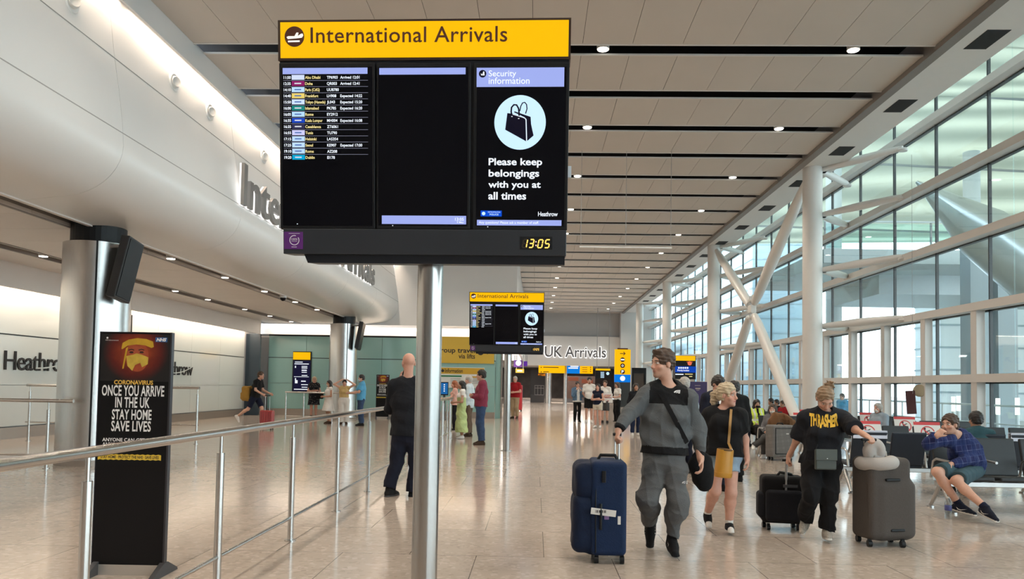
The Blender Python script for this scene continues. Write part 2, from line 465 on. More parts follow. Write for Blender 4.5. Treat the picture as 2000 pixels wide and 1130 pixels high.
# room behind the far wall
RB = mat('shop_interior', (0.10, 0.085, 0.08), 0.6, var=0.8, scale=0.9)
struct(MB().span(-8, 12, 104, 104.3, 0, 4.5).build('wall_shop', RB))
struct(MB().span(-8, 12, 64.7, 104, 3.9, 4.1).build('ceiling_shop', mat('shop_ceiling', (0.35, 0.34, 0.33), 0.6)))
struct(MB().span(-8.2, -8, 35.1, 104, 0, 4.2).build('wall_shop_side', FARM))
csf = struct(MB().span(-8, -0.95, 35.4, 64.7, 3.6, 3.8).build('ceiling_shop_front', WHITE))
for k in range(5): MB().span(-2.6, -1.15, 37.5 + 5.4 * k, 41.5 + 5.4 * k, 3.57, 3.6).build('added_glow_panel', lit('panel_glow', (1.0, 0.95, 0.88), 1.3), csf)  # glowing panels added so the passage ceiling reads bright
struct(MB().span(12, 12.2, 64.7, 104, 0, 4.5).build('wall_shop_end', FARM2))
for (x, y, p) in ((2, 72, 700), (5, 84, 800), (-1, 92, 700), (-3, 50, 450), (-3, 42, 350), (-4, 60, 450), (5, 69, 300)):
    area('shop_light', (x, y, 3.5 if y < 64 else 3.8), 2.5, 2.5, p, (1, 0.93, 0.85))
# ---- back of the hall, behind the viewer
struct(MB().span(-13.4, 10, YB - 0.2, YB, 0, 8.5).build('wall_front', FARM))

# ---- glazed side: columns, ties, curtain wall
XG = 9.5; XC = 7.64
TR = [1.84, 3.36, 4.92, 6.47, 8.02, 9.6]
FRAME = mat('curtain_wall_frame', (0.66, 0.63, 0.60), 0.4, 0.0)
MUL = mat('mullion_black', (0.008, 0.009, 0.011), 0.4)
WIN_Y = [-14.0, 4.1, 15.5, 26.2, 39.0, 51.8, 63.6]
PH = 16.57
posts_all = [PH + 2.142 * k for k in range(-14, 22)]
for wi in range(len(WIN_Y) - 1):
    y0, y1 = WIN_Y[wi], WIN_Y[wi + 1]
    w = thing('window_%d' % (wi + 1), None, None, (XG, y0, 0), kind='structure')
    b = MB(); b.span(-0.012, 0.012, 0, y1 - y0, 0.02, 11.5); b.build('glazing', GLASS, w)
    for z in TR:
        b = MB(); b.m = 0; b.span(-0.24, 0.02, 0, y1 - y0, z - 0.085, z + 0.085); b.m = 1; b.span(0.0, 0.10, 0, y1 - y0, z - 0.115, z - 0.075)
        b.build('transom', [FRAME, MUL], w)
    for py in posts_all:
        if y0 <= py < y1:
            MB().span(-0.22, -0.03, py - y0 - 0.11, py - y0 + 0.11, 0, 3.3).build('post', FRAME, w, bevel=0.01)
            b = MB(); b.span(-0.02, 0.05, py - y0 - 0.25, py - y0 - 0.22, 0, 11.5); b.build('mullion', MUL, w)
for i, (yc, lab) in enumerate(((9.7, None), (21.45, 'round white column with glass wall ties behind the woman in the black printed tee'),
        (33.3, 'round white column beside the crossing struts, behind the blonde woman'), (45.1, 'third round white column from the camera, at the far glass wall'),
        (56.9, 'farthest round white column, by the end wall'), (-2.0, None))):
    if lab is None: continue
    t = thing('column', lab, 'column', (XC, yc, 0), group='white columns along the glass wall')
    MB().lathe((0, 0, 0), [(0.30, 0), (0.30, 0.03), (0.262, 0.04), (0.262, HC + 0.1)], 32).build('shaft', COLW, t, smooth=40)
    for z in (3.30, 4.86, 6.40, 7.66):
        for s in (-1, 1):
            ex = XG - XC - 0.2
            b = MB(); a = Vector((0.2, 0.0, z)); e = Vector((ex, s * 1.75, z + 0.10)); m = (a + e) / 2
            b.tube([a, a + (e - a) * 0.08, m, a + (e - a) * 0.9, e], [0.055, 0.075, 0.11, 0.085, 0.06], 12)
            b.box(a + Vector((0.05, 0, 0)), (0.22, 0.10, 0.14)); b.lathe((e.x, e.y, e.z - 0.09), [(0.11, 0), (0.13, 0.03), (0.11, 0.07)], 16)
            b.build('tie_arm', COLW, t, smooth=40)
        b = MB(); b.span(0.2, 0.42, -0.03, 0.03, z - 0.03, z + 0.03); b.build('tie_bracket', FRAME, t)
# crossing struts between the second and third column
t = thing('cross_brace', 'white crossing steel struts between two columns at the glass wall', 'brace', (XC, 27.4, 0))
cz = 4.36
ends = [((0, 21.85 - 27.4, 7.55), 'u'), ((0, 32.95 - 27.4, 7.5), 'u'), ((0, 21.9 - 27.4, 0.05), 'd'), ((0, 32.9 - 27.4, 0.05), 'd')]
for e, k in ends:
    c = Vector((0, 0, cz)); e = Vector(e); d = e - c
    MB().tube([c + d * 0.06, c + d * 0.14, c + d * 0.45, c + d * 0.8, c + d * 0.97], [0.12, 0.16, 0.185, 0.155, 0.09], 18).build('strut', COLW, t, smooth=40)
b = MB()
for sy in (-1, 1): b.box((0, sy * 0.17, cz), (0.12, 0.07, 1.0)); b.box((0, 0, cz + sy * 0.3), (0.26, 0.28, 0.10))
b.box((0, 0, cz), (0.20, 0.42, 0.28)); b.build('node_plate', COLW, t, bevel=0.02)

# ---- outside the glass
OUT = mat('outside_paving', (0.55, 0.56, 0.56), 0.7, var=0.05, scale=0.5)
struct(MB().span(9.75, 160, -60, 260, -0.4, -0.25).build('ground_outside', OUT))
def canopy_mat():
    m = bpy.data.materials.new('canopy_fabric'); m.use_nodes = True; nt = m.node_tree; nt.nodes.clear()
    o = nt.nodes.new('ShaderNodeOutputMaterial'); a = nt.nodes.new('ShaderNodeBsdfDiffuse'); t = nt.nodes.new('ShaderNodeBsdfTranslucent'); x = nt.nodes.new('ShaderNodeMixShader')
    tc = nt.nodes.new('ShaderNodeTexCoord'); wv = nt.nodes.new('ShaderNodeTexWave'); wv.bands_direction = 'Y'; wv.inputs['Scale'].default_value = 0.09; wv.inputs['Distortion'].default_value = 0.3
    cr = nt.nodes.new('ShaderNodeValToRGB'); cr.color_ramp.elements[0].color = (0.50, 0.49, 0.41, 1); cr.color_ramp.elements[1].color = (0.74, 0.71, 0.60, 1)
    nt.links.new(tc.outputs['Object'], wv.inputs[0]); nt.links.new(wv.outputs[0], cr.inputs[0]); nt.links.new(cr.outputs[0], t.inputs[0]); nt.links.new(cr.outputs[0], a.inputs[0])
    x.inputs[0].default_value = 0.55; nt.links.new(a.outputs[0], x.inputs[1]); nt.links.new(t.outputs[0], x.inputs[2]); nt.links.new(x.outputs[0], o.inputs[0])
    return m
b = MB(); nx, ny = 12, 30; vs = []
for i in range(nx + 1):
    for j in range(ny + 1):
        x = 10.6 + 50 * i / nx; y = -6 + 68 * j / ny
        vs.append((x, y, 13.6 + 1.3 * math.sin(y * 0.19 + 0.5) + 0.02 * (x - 10)))
fs = [(i * (ny + 1) + j, (i + 1) * (ny + 1) + j, (i + 1) * (ny + 1) + j + 1, i * (ny + 1) + j + 1) for i in range(nx) for j in range(ny)]
b.add(vs, fs)
t = thing('canopy', 'pale wavy canopy roof outside above the glass wall', 'roof', (20, 30, 13.5))
cv = b.build('canopy_sheet', canopy_mat(), t, smooth=60, origin=(20, 30, 13.5)); cv.location = (0, 0, 0)
cv.modifiers.new('thick', 'SOLIDIFY').thickness = 0.06
b = MB()
for k in range(7):
    y = 2 + 8.5 * k; b.tube([(10.7 - 20, y - 30 - 4, 13.2 + 1.3 * math.sin(y * 0.19 + 0.5) - 13.5), (60 - 20, y - 30 + 6, 14.2 + 1.3 * math.sin(y * 0.19 + 0.5) - 13.5)], 0.07, 8)
b.build('canopy_rib', GREY, t)
EXTW = mat('exterior_white', (0.62, 0.65, 0.66), 0.5)
for (x, y, r) in ((23.5, 42.0, 0.42), (15.8, 41.2, 0.40), (36, 49, 0.5)):
    cn = tag(MB().lathe((0, 0, 0), [(r, -0.25), (r, 13.6 + 1.3 * math.sin(y * 0.19 + 0.5) + 0.02 * (x - 10) - 0.32)], 20).build('canopy_post', EXTW, loc=(x, y, 0), smooth=40), None, 'post')
    cn['label'] = {23.5: 'pale round post outside carrying the canopy, seen through the upper right panes', 15.8: 'slim pale post outside the glass just right of the nearest column', 36: 'distant pale canopy post outside at the picture edge'}[x]
# big silver strut and plate of the canopy
t = thing('canopy_strut', 'large silver grey slanting strut outside at the upper right panes', 'strut', (20.0, 30.0, 0))
p0 = at_Y(1790, 355, 26) - np.array([20, 30, 0]); p1 = at_Y(2060, 560, 24) - np.array([20, 30, 0])
MB().tube([p0, p0 + (p1 - p0) * 0.5, p1], [0.05, 0.85, 1.0], 20).build('strut_body', mat('strut_silver', (0.55, 0.56, 0.55), 0.28, 0.7), t, smooth=50)
# footbridge across, with railing
t = thing('footbridge', 'grey footbridge outside behind the glass, crossing high with a glass railing', 'bridge', (24, 34, 7.0))
BRG = mat('bridge_grey', (0.58, 0.63, 0.65), 0.5, var=0.05)
MB().span(-12.5, 34, -3, 6, -0.35, 0.22).build('deck', BRG, t)
MB().span(-9, 34, 0, 5.5, -1.2, -0.35).build('girder', BRG, t)
MB().span(-12.5, 34, -3.05, -2.98, 1.30, 1.36).build('top_rail', EXTW, t)
MB().span(-12.5, 34, -3.0, -2.985, 0.25, 1.25).build('railing_glass', glass_mat('rail_glass', (0.8, 0.93, 0.92)), t)
for k in range(24): MB().span(-12.5 + 1.4 * k, -12.44 + 1.4 * k, -3.04, -2.97, 0.2, 1.32).build('baluster', GREY, t)
# buildings beyond
FAC = mat('facade_bluegrey', (0.34, 0.44, 0.48), 0.35, var=0.08, scale=0.4)
FACL = mat('facade_line', (0.30, 0.38, 0.42), 0.5)
FACP = mat('facade_pale', (0.70, 0.74, 0.77), 0.5, var=0.06, scale=0.4)
def block(label, x0, x1, y0, y1, z, m, step, name='building'):
    t = thing(name, label, 'building', ((x0 + x1) / 2, (y0 + y1) / 2, -0.3))
    o = (np.array([(x0 + x1) / 2, (y0 + y1) / 2, -0.3]))
    MB().span(x0, x1, y0, y1, -0.3, z).build('walls', m, t, origin=None).location = tuple(-o)
    b = MB(); k = step
    while k < z:
        b.span(x0 - 0.05, x1 + 0.05, y0 - 0.05, y1 + 0.05, k, k + 0.12); k += step
    b.build('panel_bands', FACL, t).location = tuple(-o)
    return t
block('pale grey panelled building outside at the far right of the glass wall', 27, 70, 52, 55.5, 11.0, FACP, 1.5)
block('blue grey building outside behind the crossing struts', 19, 24, 68, 120, 17, FAC, 1.3)
block('low blue grey building outside at the far end of the glass wall', 14, 18, 100, 160, 7.5, FAC, 1.2)
t = thing('lattice_mast', 'grey lattice mast outside in front of the pale building', 'mast', (26.5, 44.5, -0.25))
b = MB()
for sx in (-0.3, 0.3):
    for sy in (-0.3, 0.3): b.tube([(sx, sy, 0), (sx, sy, 7.0)], 0.06, 8)
b.build('mast_leg', GREY, t)
b = MB()
for k in range(9):
    z = 0.75 * k
    b.tube([(-0.3, -0.3, z), (0.3, -0.3, z + 0.75)], 0.03, 6); b.tube([(0.3, 0.3, z), (0.3, -0.3, z + 0.75)], 0.03, 6); b.tube([(-0.3, -0.3, z), (0.3, -0.3, z)], 0.03, 6)
b.build('mast_bracing', GREY, t)
for i, (px, lab) in enumerate(((1905, 'left of the two slim grey posts outside at the right edge'), (1958, 'right of the two slim grey posts outside at the right edge'))):
    p = at_Y(px, 700, 29)
    tag(MB().span(-0.35, 0.35, -0.35, 0.35, 0, 7.2).build('concrete_post', mat('concrete', (0.36, 0.40, 0.43), 0.7), loc=(p[0], 29, -0.25)), lab, 'post')
# walkway outside with its railing and lantern tubes
t = thing('outdoor_railing', 'pale railing along the walkway outside the glass wall', 'railing', (12.6, 20, -0.25))
MB().tube([(0, -14, 1.45), (0, 40, 1.45)], 0.03, 8).build('top_rail', EXTW, t)
MB().tube([(0, -14, 0.95), (0, 40, 0.95)], 0.02, 8).build('mid_rail', EXTW, t)
for k in range(20): MB().tube([(0, -14 + 2.6 * k, 0), (0, -14 + 2.6 * k, 1.45)], 0.03, 8).build('baluster', EXTW, t)
LANT = lit('lantern_glow', (1.0, 0.93, 0.78), 2.6)
for px, py, wh in ((1747, 795, 'above the red leaflet'), (1862, 790, 'left of the pair above the seated man'), (1872, 789, 'right of the pair above the seated man'), (1909, 793, 'above the man seen from behind'), (1949, 795, 'second from the right edge'), (1987, 795, 'nearest the right edge')):
    p = at_X(px, py, 12.9)
    t = thing('lantern', 'upright glowing lantern tube outside the glass, ' + wh, 'lamp', (p[0], p[1], -0.25), group='lantern tubes along the outdoor walkway')
    MB().lathe((0, 0, 0), [(0.05, 0), (0.05, p[2] - 0.2 + 0.25)], 12).build('stem', EXTW, t)
    MB().lathe((0, 0, p[2] + 0.25 - 0.2), [(0.055, 0), (0.055, 0.45)], 16).build('tube', LANT, t)

# ================================================================== LAMPS IN THE CEILINGS
def lamp(label, loc, r, group, power, col, deep=0.16, spot=True, size=2.3):
    t = thing('downlight', label, 'ceiling light', loc, group=group)
    MB().lathe((0, 0, 0), [(r, -0.01), (r, deep)], 24).build('housing', LAMPB, t, smooth=40)
    MB().lathe((0, 0, 0), [(r * 0.86, -0.022), (r * 0.86, -0.011)], 24).build('lens', LAMPM, t)
    if spot:
        l = bpy.data.lights.new('downlight_beam', 'SPOT'); l.energy = power; l.color = col; l.spot_size = size; l.spot_blend = 0.6; l.shadow_soft_size = r
        o = bpy.data.objects.new('downlight_beam', l); COL.objects.link(o); o.parent = t; o.location = (0, 0, -0.04)
ordn = ['nearest', 'second', 'third', 'fourth', 'fifth', 'sixth', 'seventh', 'eighth', 'ninth', 'tenth', 'eleventh', 'twelfth', 'thirteenth', 'fourteenth', 'fifteenth']
k = 0
for gi, y in enumerate(rows):
    if (gi - 13) % 2 or y > 64: continue
    for x, side in ((-3.4, 'above the sign pole'), (1.15, 'in the middle row'), (5.7, 'in the row beside the glass wall')):
        if y > 34 and x < -1: continue
        vis = y > 13 and x > 0
        if not vis and not (y > -10): continue
        lamp('round ceiling downlight %s, %s from the camera' % (side, ordn[(gi - 13) // 2]) if vis else 'round glowing downlight in a dark ceiling slot',
             (x, y + 0.2, HC + 0.02), 0.115, 'downlights in the slatted ceiling', LAMP_W, (1.0, 0.88, 0.74))
for X_, px, side in ((-8.1, ((338, 504), (442, 541), (520, 568), (584, 589), (628, 604)), 'slot beside the bulkhead'), (-10.9, ((62, 499), (317, 567), (397, 584), (464, 603), (518, 616), (560, 627)), 'slot nearer the white glass wall')):
    for i, (x, y) in enumerate(px):
        p = at_Z(x, y, LOW)
        if p[1] > 34: p[1] = 33.5
        lamp('small downlight in the low ceiling %s, %s along it' % (side, ['first', 'second', 'third', 'fourth', 'fifth', 'sixth'][i]), (X_, p[1], LOW + 0.0), 0.10, 'downlights in the low ceiling', 55, (1, 0.9, 0.78), size=2.4)
    for y in (-8, -2, 3.5, 8.5): lamp('small round downlight in the low ceiling', (X_, y, LOW), 0.10, 'downlights in the low ceiling', 55, (1, 0.9, 0.78), size=2.4)
# eyeball spots on the bulkhead
for i, (px, py) in enumerate(((139, 3), (339, 161), (409, 219), (514, 306))):
    z = 6.72
    for _ in range(6):
        p = at_X(px, py, at_bulk(min(max(z, 5.1), 7.2))); z = p[2]
    t = thing('spotlight', ['round white eyeball spotlight in the bulkhead at the top edge of the picture', 'round white eyeball spotlight in the bulkhead, second from the top', 'round white eyeball spotlight in the bulkhead, third from the top', 'round white eyeball spotlight in the bulkhead above the first wall letters'][i], 'spotlight', p, group='eyeball spotlights in the bulkhead')
    R = Matrix.Rotation(math.radians(90), 4, 'Y')
    b = MB(); b.lathe((0, 0, 0), [(0.17, -0.02), (0.17, 0.015), (0.15, 0.03), (0.115, 0.02)], 28); o = b.build('bezel', WHITE, t, smooth=50); o.rotation_euler = (0, math.radians(90), 0)
    b = MB(); b.lathe((0, 0, 0), [(0.105, -0.02), (0.105, 0.05), (0.085, 0.085), (0.06, 0.06)], 24); o = b.build('eyeball', COLW, t, smooth=50); o.rotation_euler = (0, math.radians(90), math.radians(-25))
# dome camera
p = at_Z(553, 577, LOW)
t = thing('dome_camera', 'small white dome camera hanging from the low ceiling slot', 'camera', p)
MB().lathe((0, 0, 0), [(0.06, 0.12), (0.06, 0.02), (0.11, 0.0), (0.11, -0.07)], 20).build('bracket', LAMPB, t, smooth=40)
MB().lathe((0, 0, -0.07), [(0.095, 0), (0.085, -0.05), (0.05, -0.085), (0.01, -0.1)], 20).build('dome', SCREEN, t, smooth=60)

# ================================================================== STEEL COLUMNS AND WALL SPEAKERS
for i, (x, y, lab, lab2) in enumerate(((-7.95, 13.6, 'thick brushed steel column at left behind the health standee', 'tilted black slab loudspeaker fixed to the nearer steel column'),
                                       (-7.92, 31.4, 'brushed steel column far off beside the waiting family', 'tilted black slab loudspeaker fixed to the farther steel column'))):
    t = thing('steel_column', lab, 'column', (x, y, 0))
    MB().lathe((0, 0, 0), [(0.57, 0), (0.57, 3.92)], 64).build('cladding', STEEL, t, smooth=40)
    MB().lathe((0, 0, 3.92), [(0.46, 0), (0.46, 0.35)], 32).build('neck', BLACK, t)
    a = math.radians(-62); b = MB(); b.box((0.57 * math.cos(a), 0.57 * math.sin(a), 1.96), (0.03, 0.03, 3.92), Matrix.Rotation(a, 3, 'Z')); b.build('joint', BLACK, t)
    MB().lathe((0, 0, 0), [(0.575, 0), (0.575, 0.10)], 48).build('base_ring', BASEB, t, smooth=40)
    s = thing('wall_speaker', lab2, 'loudspeaker', (x + 0.78, y - 0.5, 3.42))
    R = Matrix.Rotation(math.radians(8), 3, 'Y') @ Matrix.Rotation(math.radians(-8), 3, 'X')
    MB().box((0, 0, 0), (0.16, 0.52, 1.1), R).build('cabinet', mat('speaker_black', (0.016, 0.017, 0.02), 0.5), s, bevel=0.02)
    MB().box(R @ Vector((0.085, 0, 0)), (0.012, 0.46, 1.02), R).build('grille', BLACK, s)
    MB().tube([(-0.08, 0, 0.42), (-0.5, 0.22, 0.44)], 0.03, 8).build('bracket', GREY, s)

# ================================================================== SIGNS
def sign_display():
    root = thing('arrivals_display', 'large black arrivals board with yellow header on steel pole, nearest the camera', 'sign', (-0.66, 4.72, 0))
    fc = Face((-0.70, 4.50, 3.03), math.radians(-1.3), math.radians(6.3))
    L = Matrix.Translation(-Vector((-0.66, 4.72, 0))) @ fc.M
    def put(mb, name, m, parent=root, **k):
        o = mb.build(name, m, parent, **k)
        if parent is root: o.matrix_local = L
        return o
    bx = fc.box
    D = 0.16
    # header
    u0, u1, v0, v1 = bx(543, 37, 1115, 117)
    hd = put(MB().span(u0, u1, 0.0, D, v0, v1), 'header_panel', mat('header_frame', (0.03, 0.012, 0.006), 0.4))
    b = MB(); rect(b, *bx(548, 41.5, 1110.5, 112), w=0.001); b.build('header_face', YELLOW, hd)
    b = MB(); text_in(b, 'International Arrivals', *bx(607, 52.5, 991, 83.5), w=0.006, bold=0.008, spacing=1.04); b.build('header_lettering', YTXT, hd); b = MB()
    cu, cv = fc.uv(575.5, 72); r = fc.uv(594.7, 72)[0] - cu; disc(b, cu, cv, r, w=0.004, t=0.001); b.build('symbol_disc', YTXT, hd)
    zz = lambda x, y: fc.uv(530 + x / 3.532, 20 + y / 3.532)
    b = MB(); poly(b, [zz(*p) for p in ((107, 188), (118, 181), (162, 181), (176, 156), (190, 157), (184, 180), (208, 164), (219, 164), (222, 178), (212, 192), (168, 197), (116, 201))], w=0.006, t=0.001)
    poly(b, [zz(*p) for p in ((117, 212), (198, 210), (198, 221), (117, 223))], w=0.006, t=0.001); b.build('plane_symbol', lit('symbol_white', (1, 0.98, 0.9), 0.95), hd)
    # body behind the screens
    u0, u1, v0, v1 = bx(547, 116, 1109, 449)
    put(MB().span(u0, u1, 0.01, D, v0, v1), 'case', CASE)
    boxes = [(548, 124, 733, 446), (737, 124, 919, 447), (925, 124, 1110, 449)]
    scr = []
    for i, q in enumerate(boxes):
        a = bx(*q); s_ = put(MB().span(a[0], a[1], -0.014, 0.012, a[2], a[3]), 'screen', BLACK, bevel=0.003); scr.append(s_)
        q2 = [(553, 132, 728, 441), (740, 132, 914, 441), (931, 132, 1104, 442)][i]
        b = MB(); rect(b, *bx(*q2), w=0.0145, t=0.001); b.build('display_glass', SCREEN, s_)
    W = 0.018
    # screen one: the flight list
    b = MB(); rect(b, *bx(554, 134, 719, 146), w=0.016, t=0.001); b.build('title_bar', PLIT, scr[0])
    flights = [('11:50', 'Abu Dhabi', 'TP6903', 'Arrived 12:01', (0.62, 0.70, 0.95)), ('12:35', 'Doha', 'QR003', 'Arrived 12:41', (0.25, 0.01, 0.12)), ('14:10', 'Paris (CdG)', 'UU8780', '', (0.5, 0.72, 1.0)), ('14:40', 'Frankfurt', 'LH908', 'Expected 14:22', (0.8, 0.62, 0.15)),
               ('15:50', 'Tokyo (Haneda)', 'JL043', 'Expected 15:20', (0.60, 0.74, 1.0)), ('16:00', 'Islamabad', 'PK785', 'Expected 16:20', (0.01, 0.22, 0.20)), ('16:05', 'Rome', 'EY2912', '', (0.45, 0.70, 1.0)), ('16:35', 'Kuala Lumpur', 'MH004', 'Expected 16:08', (0.01, 0.06, 0.5)),
               ('16:35', 'Casablanca', 'ZT6061', '', (0.03, 0.03, 0.08)), ('16:55', 'Tunis', 'TU790', '', (0.6, 0.6, 0.95)), ('17:15', 'Helsinki', 'LA5354', '', (0.5, 0.7, 1.0)), ('17:25', 'Seoul', 'KE907', 'Expected 17:00', (0.5, 0.7, 1.0)), ('19:10', 'Rome', 'AZ208', '', (0.45, 0.68, 1.0)), ('19:20', 'Dublin', 'EI178', '', (0.0, 0.35, 0.62))]
    U = lambda x: fc.uv(x, 152)[0]
    px = fc.uv(600, 152)[0] - fc.uv(599, 152)[0]
    for i, (t_, city, fl, st, lc) in enumerate(flights):
        vc = fc.uv(640, 152.3 + 11.985 * i)[1]; h = 2.9 * px
        b = MB()
        def w_(s_, x): text_in(b, s_, U(x), U(x) + 1, vc - h, vc + h * 0.9, w=W, bold=0.02, cap=5.1 * px, xs=0.80 if x == 597.6 and len(s_) > 10 else 0.92)
        w_(t_, 556); w_(fl, 640)
        if st: w_(st, 666)
        b.m = 1; w_(city, 597.6)
        b.m = 2; rect(b, U(571.5), U(596.2), vc - 4.4 * px, vc + 4.6 * px, w=0.016, t=0.001)
        if i: b.m = 3; rect(b, U(577), U(590), vc - 1.1 * px, vc + 1.1 * px, w=0.018, t=0.001)
        if i < 13: b.m = 4; vv = vc - 6.0 * px; rect(b, U(555), U(720), vv - 0.35 * px, vv + 0.35 * px, w=0.016, t=0.001)
        dark = sum(lc) < 1.0
        b.build('flight_row', [WLIT, YLIT, lit('tile_%d' % i, lc, 0.95), lit('tile_mark_light', (0.85, 0.9, 1), 0.7) if dark else lit('tile_mark_blue', (0.12, 0.25, 0.6), 0.6), LINEL], scr[0])
    # screen two
    b = MB(); rect(b, *bx(742, 134, 910, 147), w=0.016, t=0.001); b.build('title_bar', PLIT, scr[1]); b = MB(); rect(b, *bx(747, 421.5, 911, 438), w=0.016, t=0.001); b.build('foot_bar', PLIT, scr[1])
    b = MB(); text_in(b, '13:05', *bx(889.5, 425.5, 906.5, 431.5), w=W, bold=0.01); text_in(b, '9 May', *bx(893, 432.8, 906.5, 437), w=W, bold=0.01); b.build('date', WLIT, scr[1])
    # screen three
    z7 = lambda x, y: fc.uv(820 + x / 3.532, 20 + y / 3.532)
    b = MB(); rect(b, *bx(931.5, 133.5, 1102, 171), w=0.016, t=0.001); b.build('title_bar', PLIT, scr[2]); b = MB(); rect(b, *bx(932, 430, 1096.5, 440.8), w=0.016, t=0.001); b.build('foot_bar', PLIT, scr[2])
    b = MB(); text_in(b, 'Security', *bx(955, 139, 1008.5, 154.5), w=W, bold=0.006); text_in(b, 'information', *bx(955, 152.5, 1034.5, 165.5), w=W, bold=0.006); b.build('notice_title', WLIT, scr[2])
    for s_, q in (('Please keep', (954.8, 309.7, 1059, 328)), ('belongings', (954.8, 332, 1053.2, 350.2)), ('with you at', (954.2, 354.3, 1056.2, 371.5)), ('all times', (954.2, 375.5, 1027.8, 390.5))): b = MB(); text_in(b, s_, *bx(*q), w=W, bold=0.022); b.build('notice_line', WLIT, scr[2])
    b = MB(); text_in(b, 'Heathrow', *bx(1051, 414, 1089.3, 422.8), w=W, bold=0.012, spacing=0.93); b.build('airport_name', WLIT, scr[2]); b = MB(); text_in(b, 'Any questions? Please ask a member of staff.', *bx(935.8, 432.5, 1052.5, 438.9), w=W, bold=0.01)
    b.build('help_line', WLIT, scr[2])
    cu, cv = z7(692, 778); r = 48.8 * px
    b = MB(); disc(b, cu, cv, r, w=0.016, t=0.001, n=56, ry=r * 1.04); b.build('notice_disc', CYLIT, scr[2])
    INK = lit('notice_ink', (0.01, 0.008, 0.03), 0.3)
    b = MB(); poly(b, [z7(*p) for p in ((605, 714), (640, 718), (715, 742), (730, 756), (734, 908), (590, 828))], w=W, t=0.0004); poly(b, [z7(*p) for p in ((741, 906), (737, 756), (722, 742), (650, 708), (655, 702), (765, 740), (768, 790), (785, 868))], w=W, t=0.0004)
    stroke(b, [z7(*p) for p in ((637, 735), (631, 705), (634, 675), (650, 657), (668, 658), (682, 682), (686, 715), (683, 748))], 3.0 * px, w=W + 0.001); stroke(b, [z7(*p) for p in ((691, 700), (697, 668), (709, 645), (724, 640), (737, 655), (740, 685), (730, 718))], 2.0 * px, w=W + 0.001)
    cu, cv = z7(435, 444); disc(b, cu, cv, 7 * px, w=W, t=0.0004); b.build('bag_symbol', INK, scr[2])
    b = MB(); stroke(b, [z7(*p) for p in ((641, 722), (712, 744), (728, 752), (734, 768), (737, 905))], 1.2 * px, w=W + 0.0016)
    stroke(b, [z7(*p) for p in ((632, 738), (641, 738))], 1.4 * px, w=W + 0.002); stroke(b, [z7(*p) for p in ((678, 752), (688, 752))], 1.4 * px, w=W + 0.002)
    poly(b, [z7(*p) for p in ((424, 455), (424, 440), (432, 452), (440, 428), (447, 430), (449, 456))], w=W + 0.001, t=0.0004); b.build('bag_outline', WLIT, scr[2])
    b = MB(); rect(b, *bx(939.3, 411.6, 980.3, 423), w=0.0165, t=0.001); b.build('police_badge', lit('police_blue', (0.0, 0.07, 0.62), 0.95), scr[2])
    b = MB(); text_in(b, 'METROPOLITAN', *bx(953.5, 413.3, 977.5, 416.2), w=W); text_in(b, 'POLICE', *bx(957, 417.6, 974, 421), w=W, bold=0.02, spacing=1.1); disc(b, *fc.uv(945, 417.4), 3.4 * px, w=W, t=0.0004); b.build('police_lettering', CYLIT, scr[2])
    # lower fascia, clock, sticker, trim
    u0, u1, v0, v1 = bx(555.5, 448, 1106, 498)
    put(MB().span(u0, u1, -0.02, D + 0.02, v0, v1), 'lower_fascia', mat('fascia_blueblack', (0.016, 0.020, 0.027), 0.4, var=0.1), bevel=0.004)
    q = bx(590, 488, 1103, 515)
    n = 0.10
    b = MB(); b.prism([(q[0], q[3]), (q[0] + 0.035, q[2]), (q[1], q[2]), (q[1], q[3])], -0.0, D + 0.06); put(b, 'base_trim', CASE)
    a = bx(1016, 462.5, 1078.5, 487.5); ck = put(MB().span(a[0], a[1], -0.0225, -0.015, a[2], a[3]), 'clock', BLACK)
    b, b2 = MB(), MB()
    seg = {'1': 'bc', '3': 'abgcd', '0': 'abcdef', '5': 'afgcd', '8': 'abcdefg'}
    def digit(mb, ch, x0, x1, y0, y1):
        sl = 1.6
        P = lambda fx, fy: fc.uv(x0 + (x1 - x0) * fx + sl * (1 - 2 * fy), y0 + (y1 - y0) * fy)
        pt = {'a': ((0, 0), (1, 0)), 'b': ((1, 0), (1, .5)), 'c': ((1, .5), (1, 1)), 'd': ((0, 1), (1, 1)), 'e': ((0, .5), (0, 1)), 'f': ((0, 0), (0, .5)), 'g': ((0, .5), (1, .5))}
        for s_ in seg[ch]:
            p0, p1 = pt[s_]; p0 = np.array(P(*p0)); p1 = np.array(P(*p1)); d = (p1 - p0) * 0.08
            stroke(mb, [p0 + d, p1 - d], 2.2 * px, w=0.0245 if mb is b else 0.0235)
    digit(b, '1', 1021.5, 1029.5, 468, 483.5); digit(b, '3', 1034.5, 1042, 468, 483.5); digit(b, '0', 1051.5, 1059.5, 468.5, 484); digit(b, '5', 1065, 1073, 468.5, 484); digit(b2, '8', 1021.5, 1029.5, 468, 483.5)
    b.build('clock_digits', ALIT, ck)
    b2.build('dim_segments', DIML, ck)
    b = MB()
    for y in (472.5, 479.5): disc(b, *fc.uv(1047, y), 1.3 * px, w=0.024, t=0.0006, n=10)
    b.build('clock_colon', lit('clock_colon', (1, 0.55, 0.5), 1.5), ck)
    a = bx(557.5, 453, 594, 486.5); st = put(MB().span(a[0], a[1], -0.0225, -0.018, a[2], a[3]), 'sticker', mat('sticker_purple', (0.10, 0.015, 0.17), 0.4, var=0.4, scale=5))
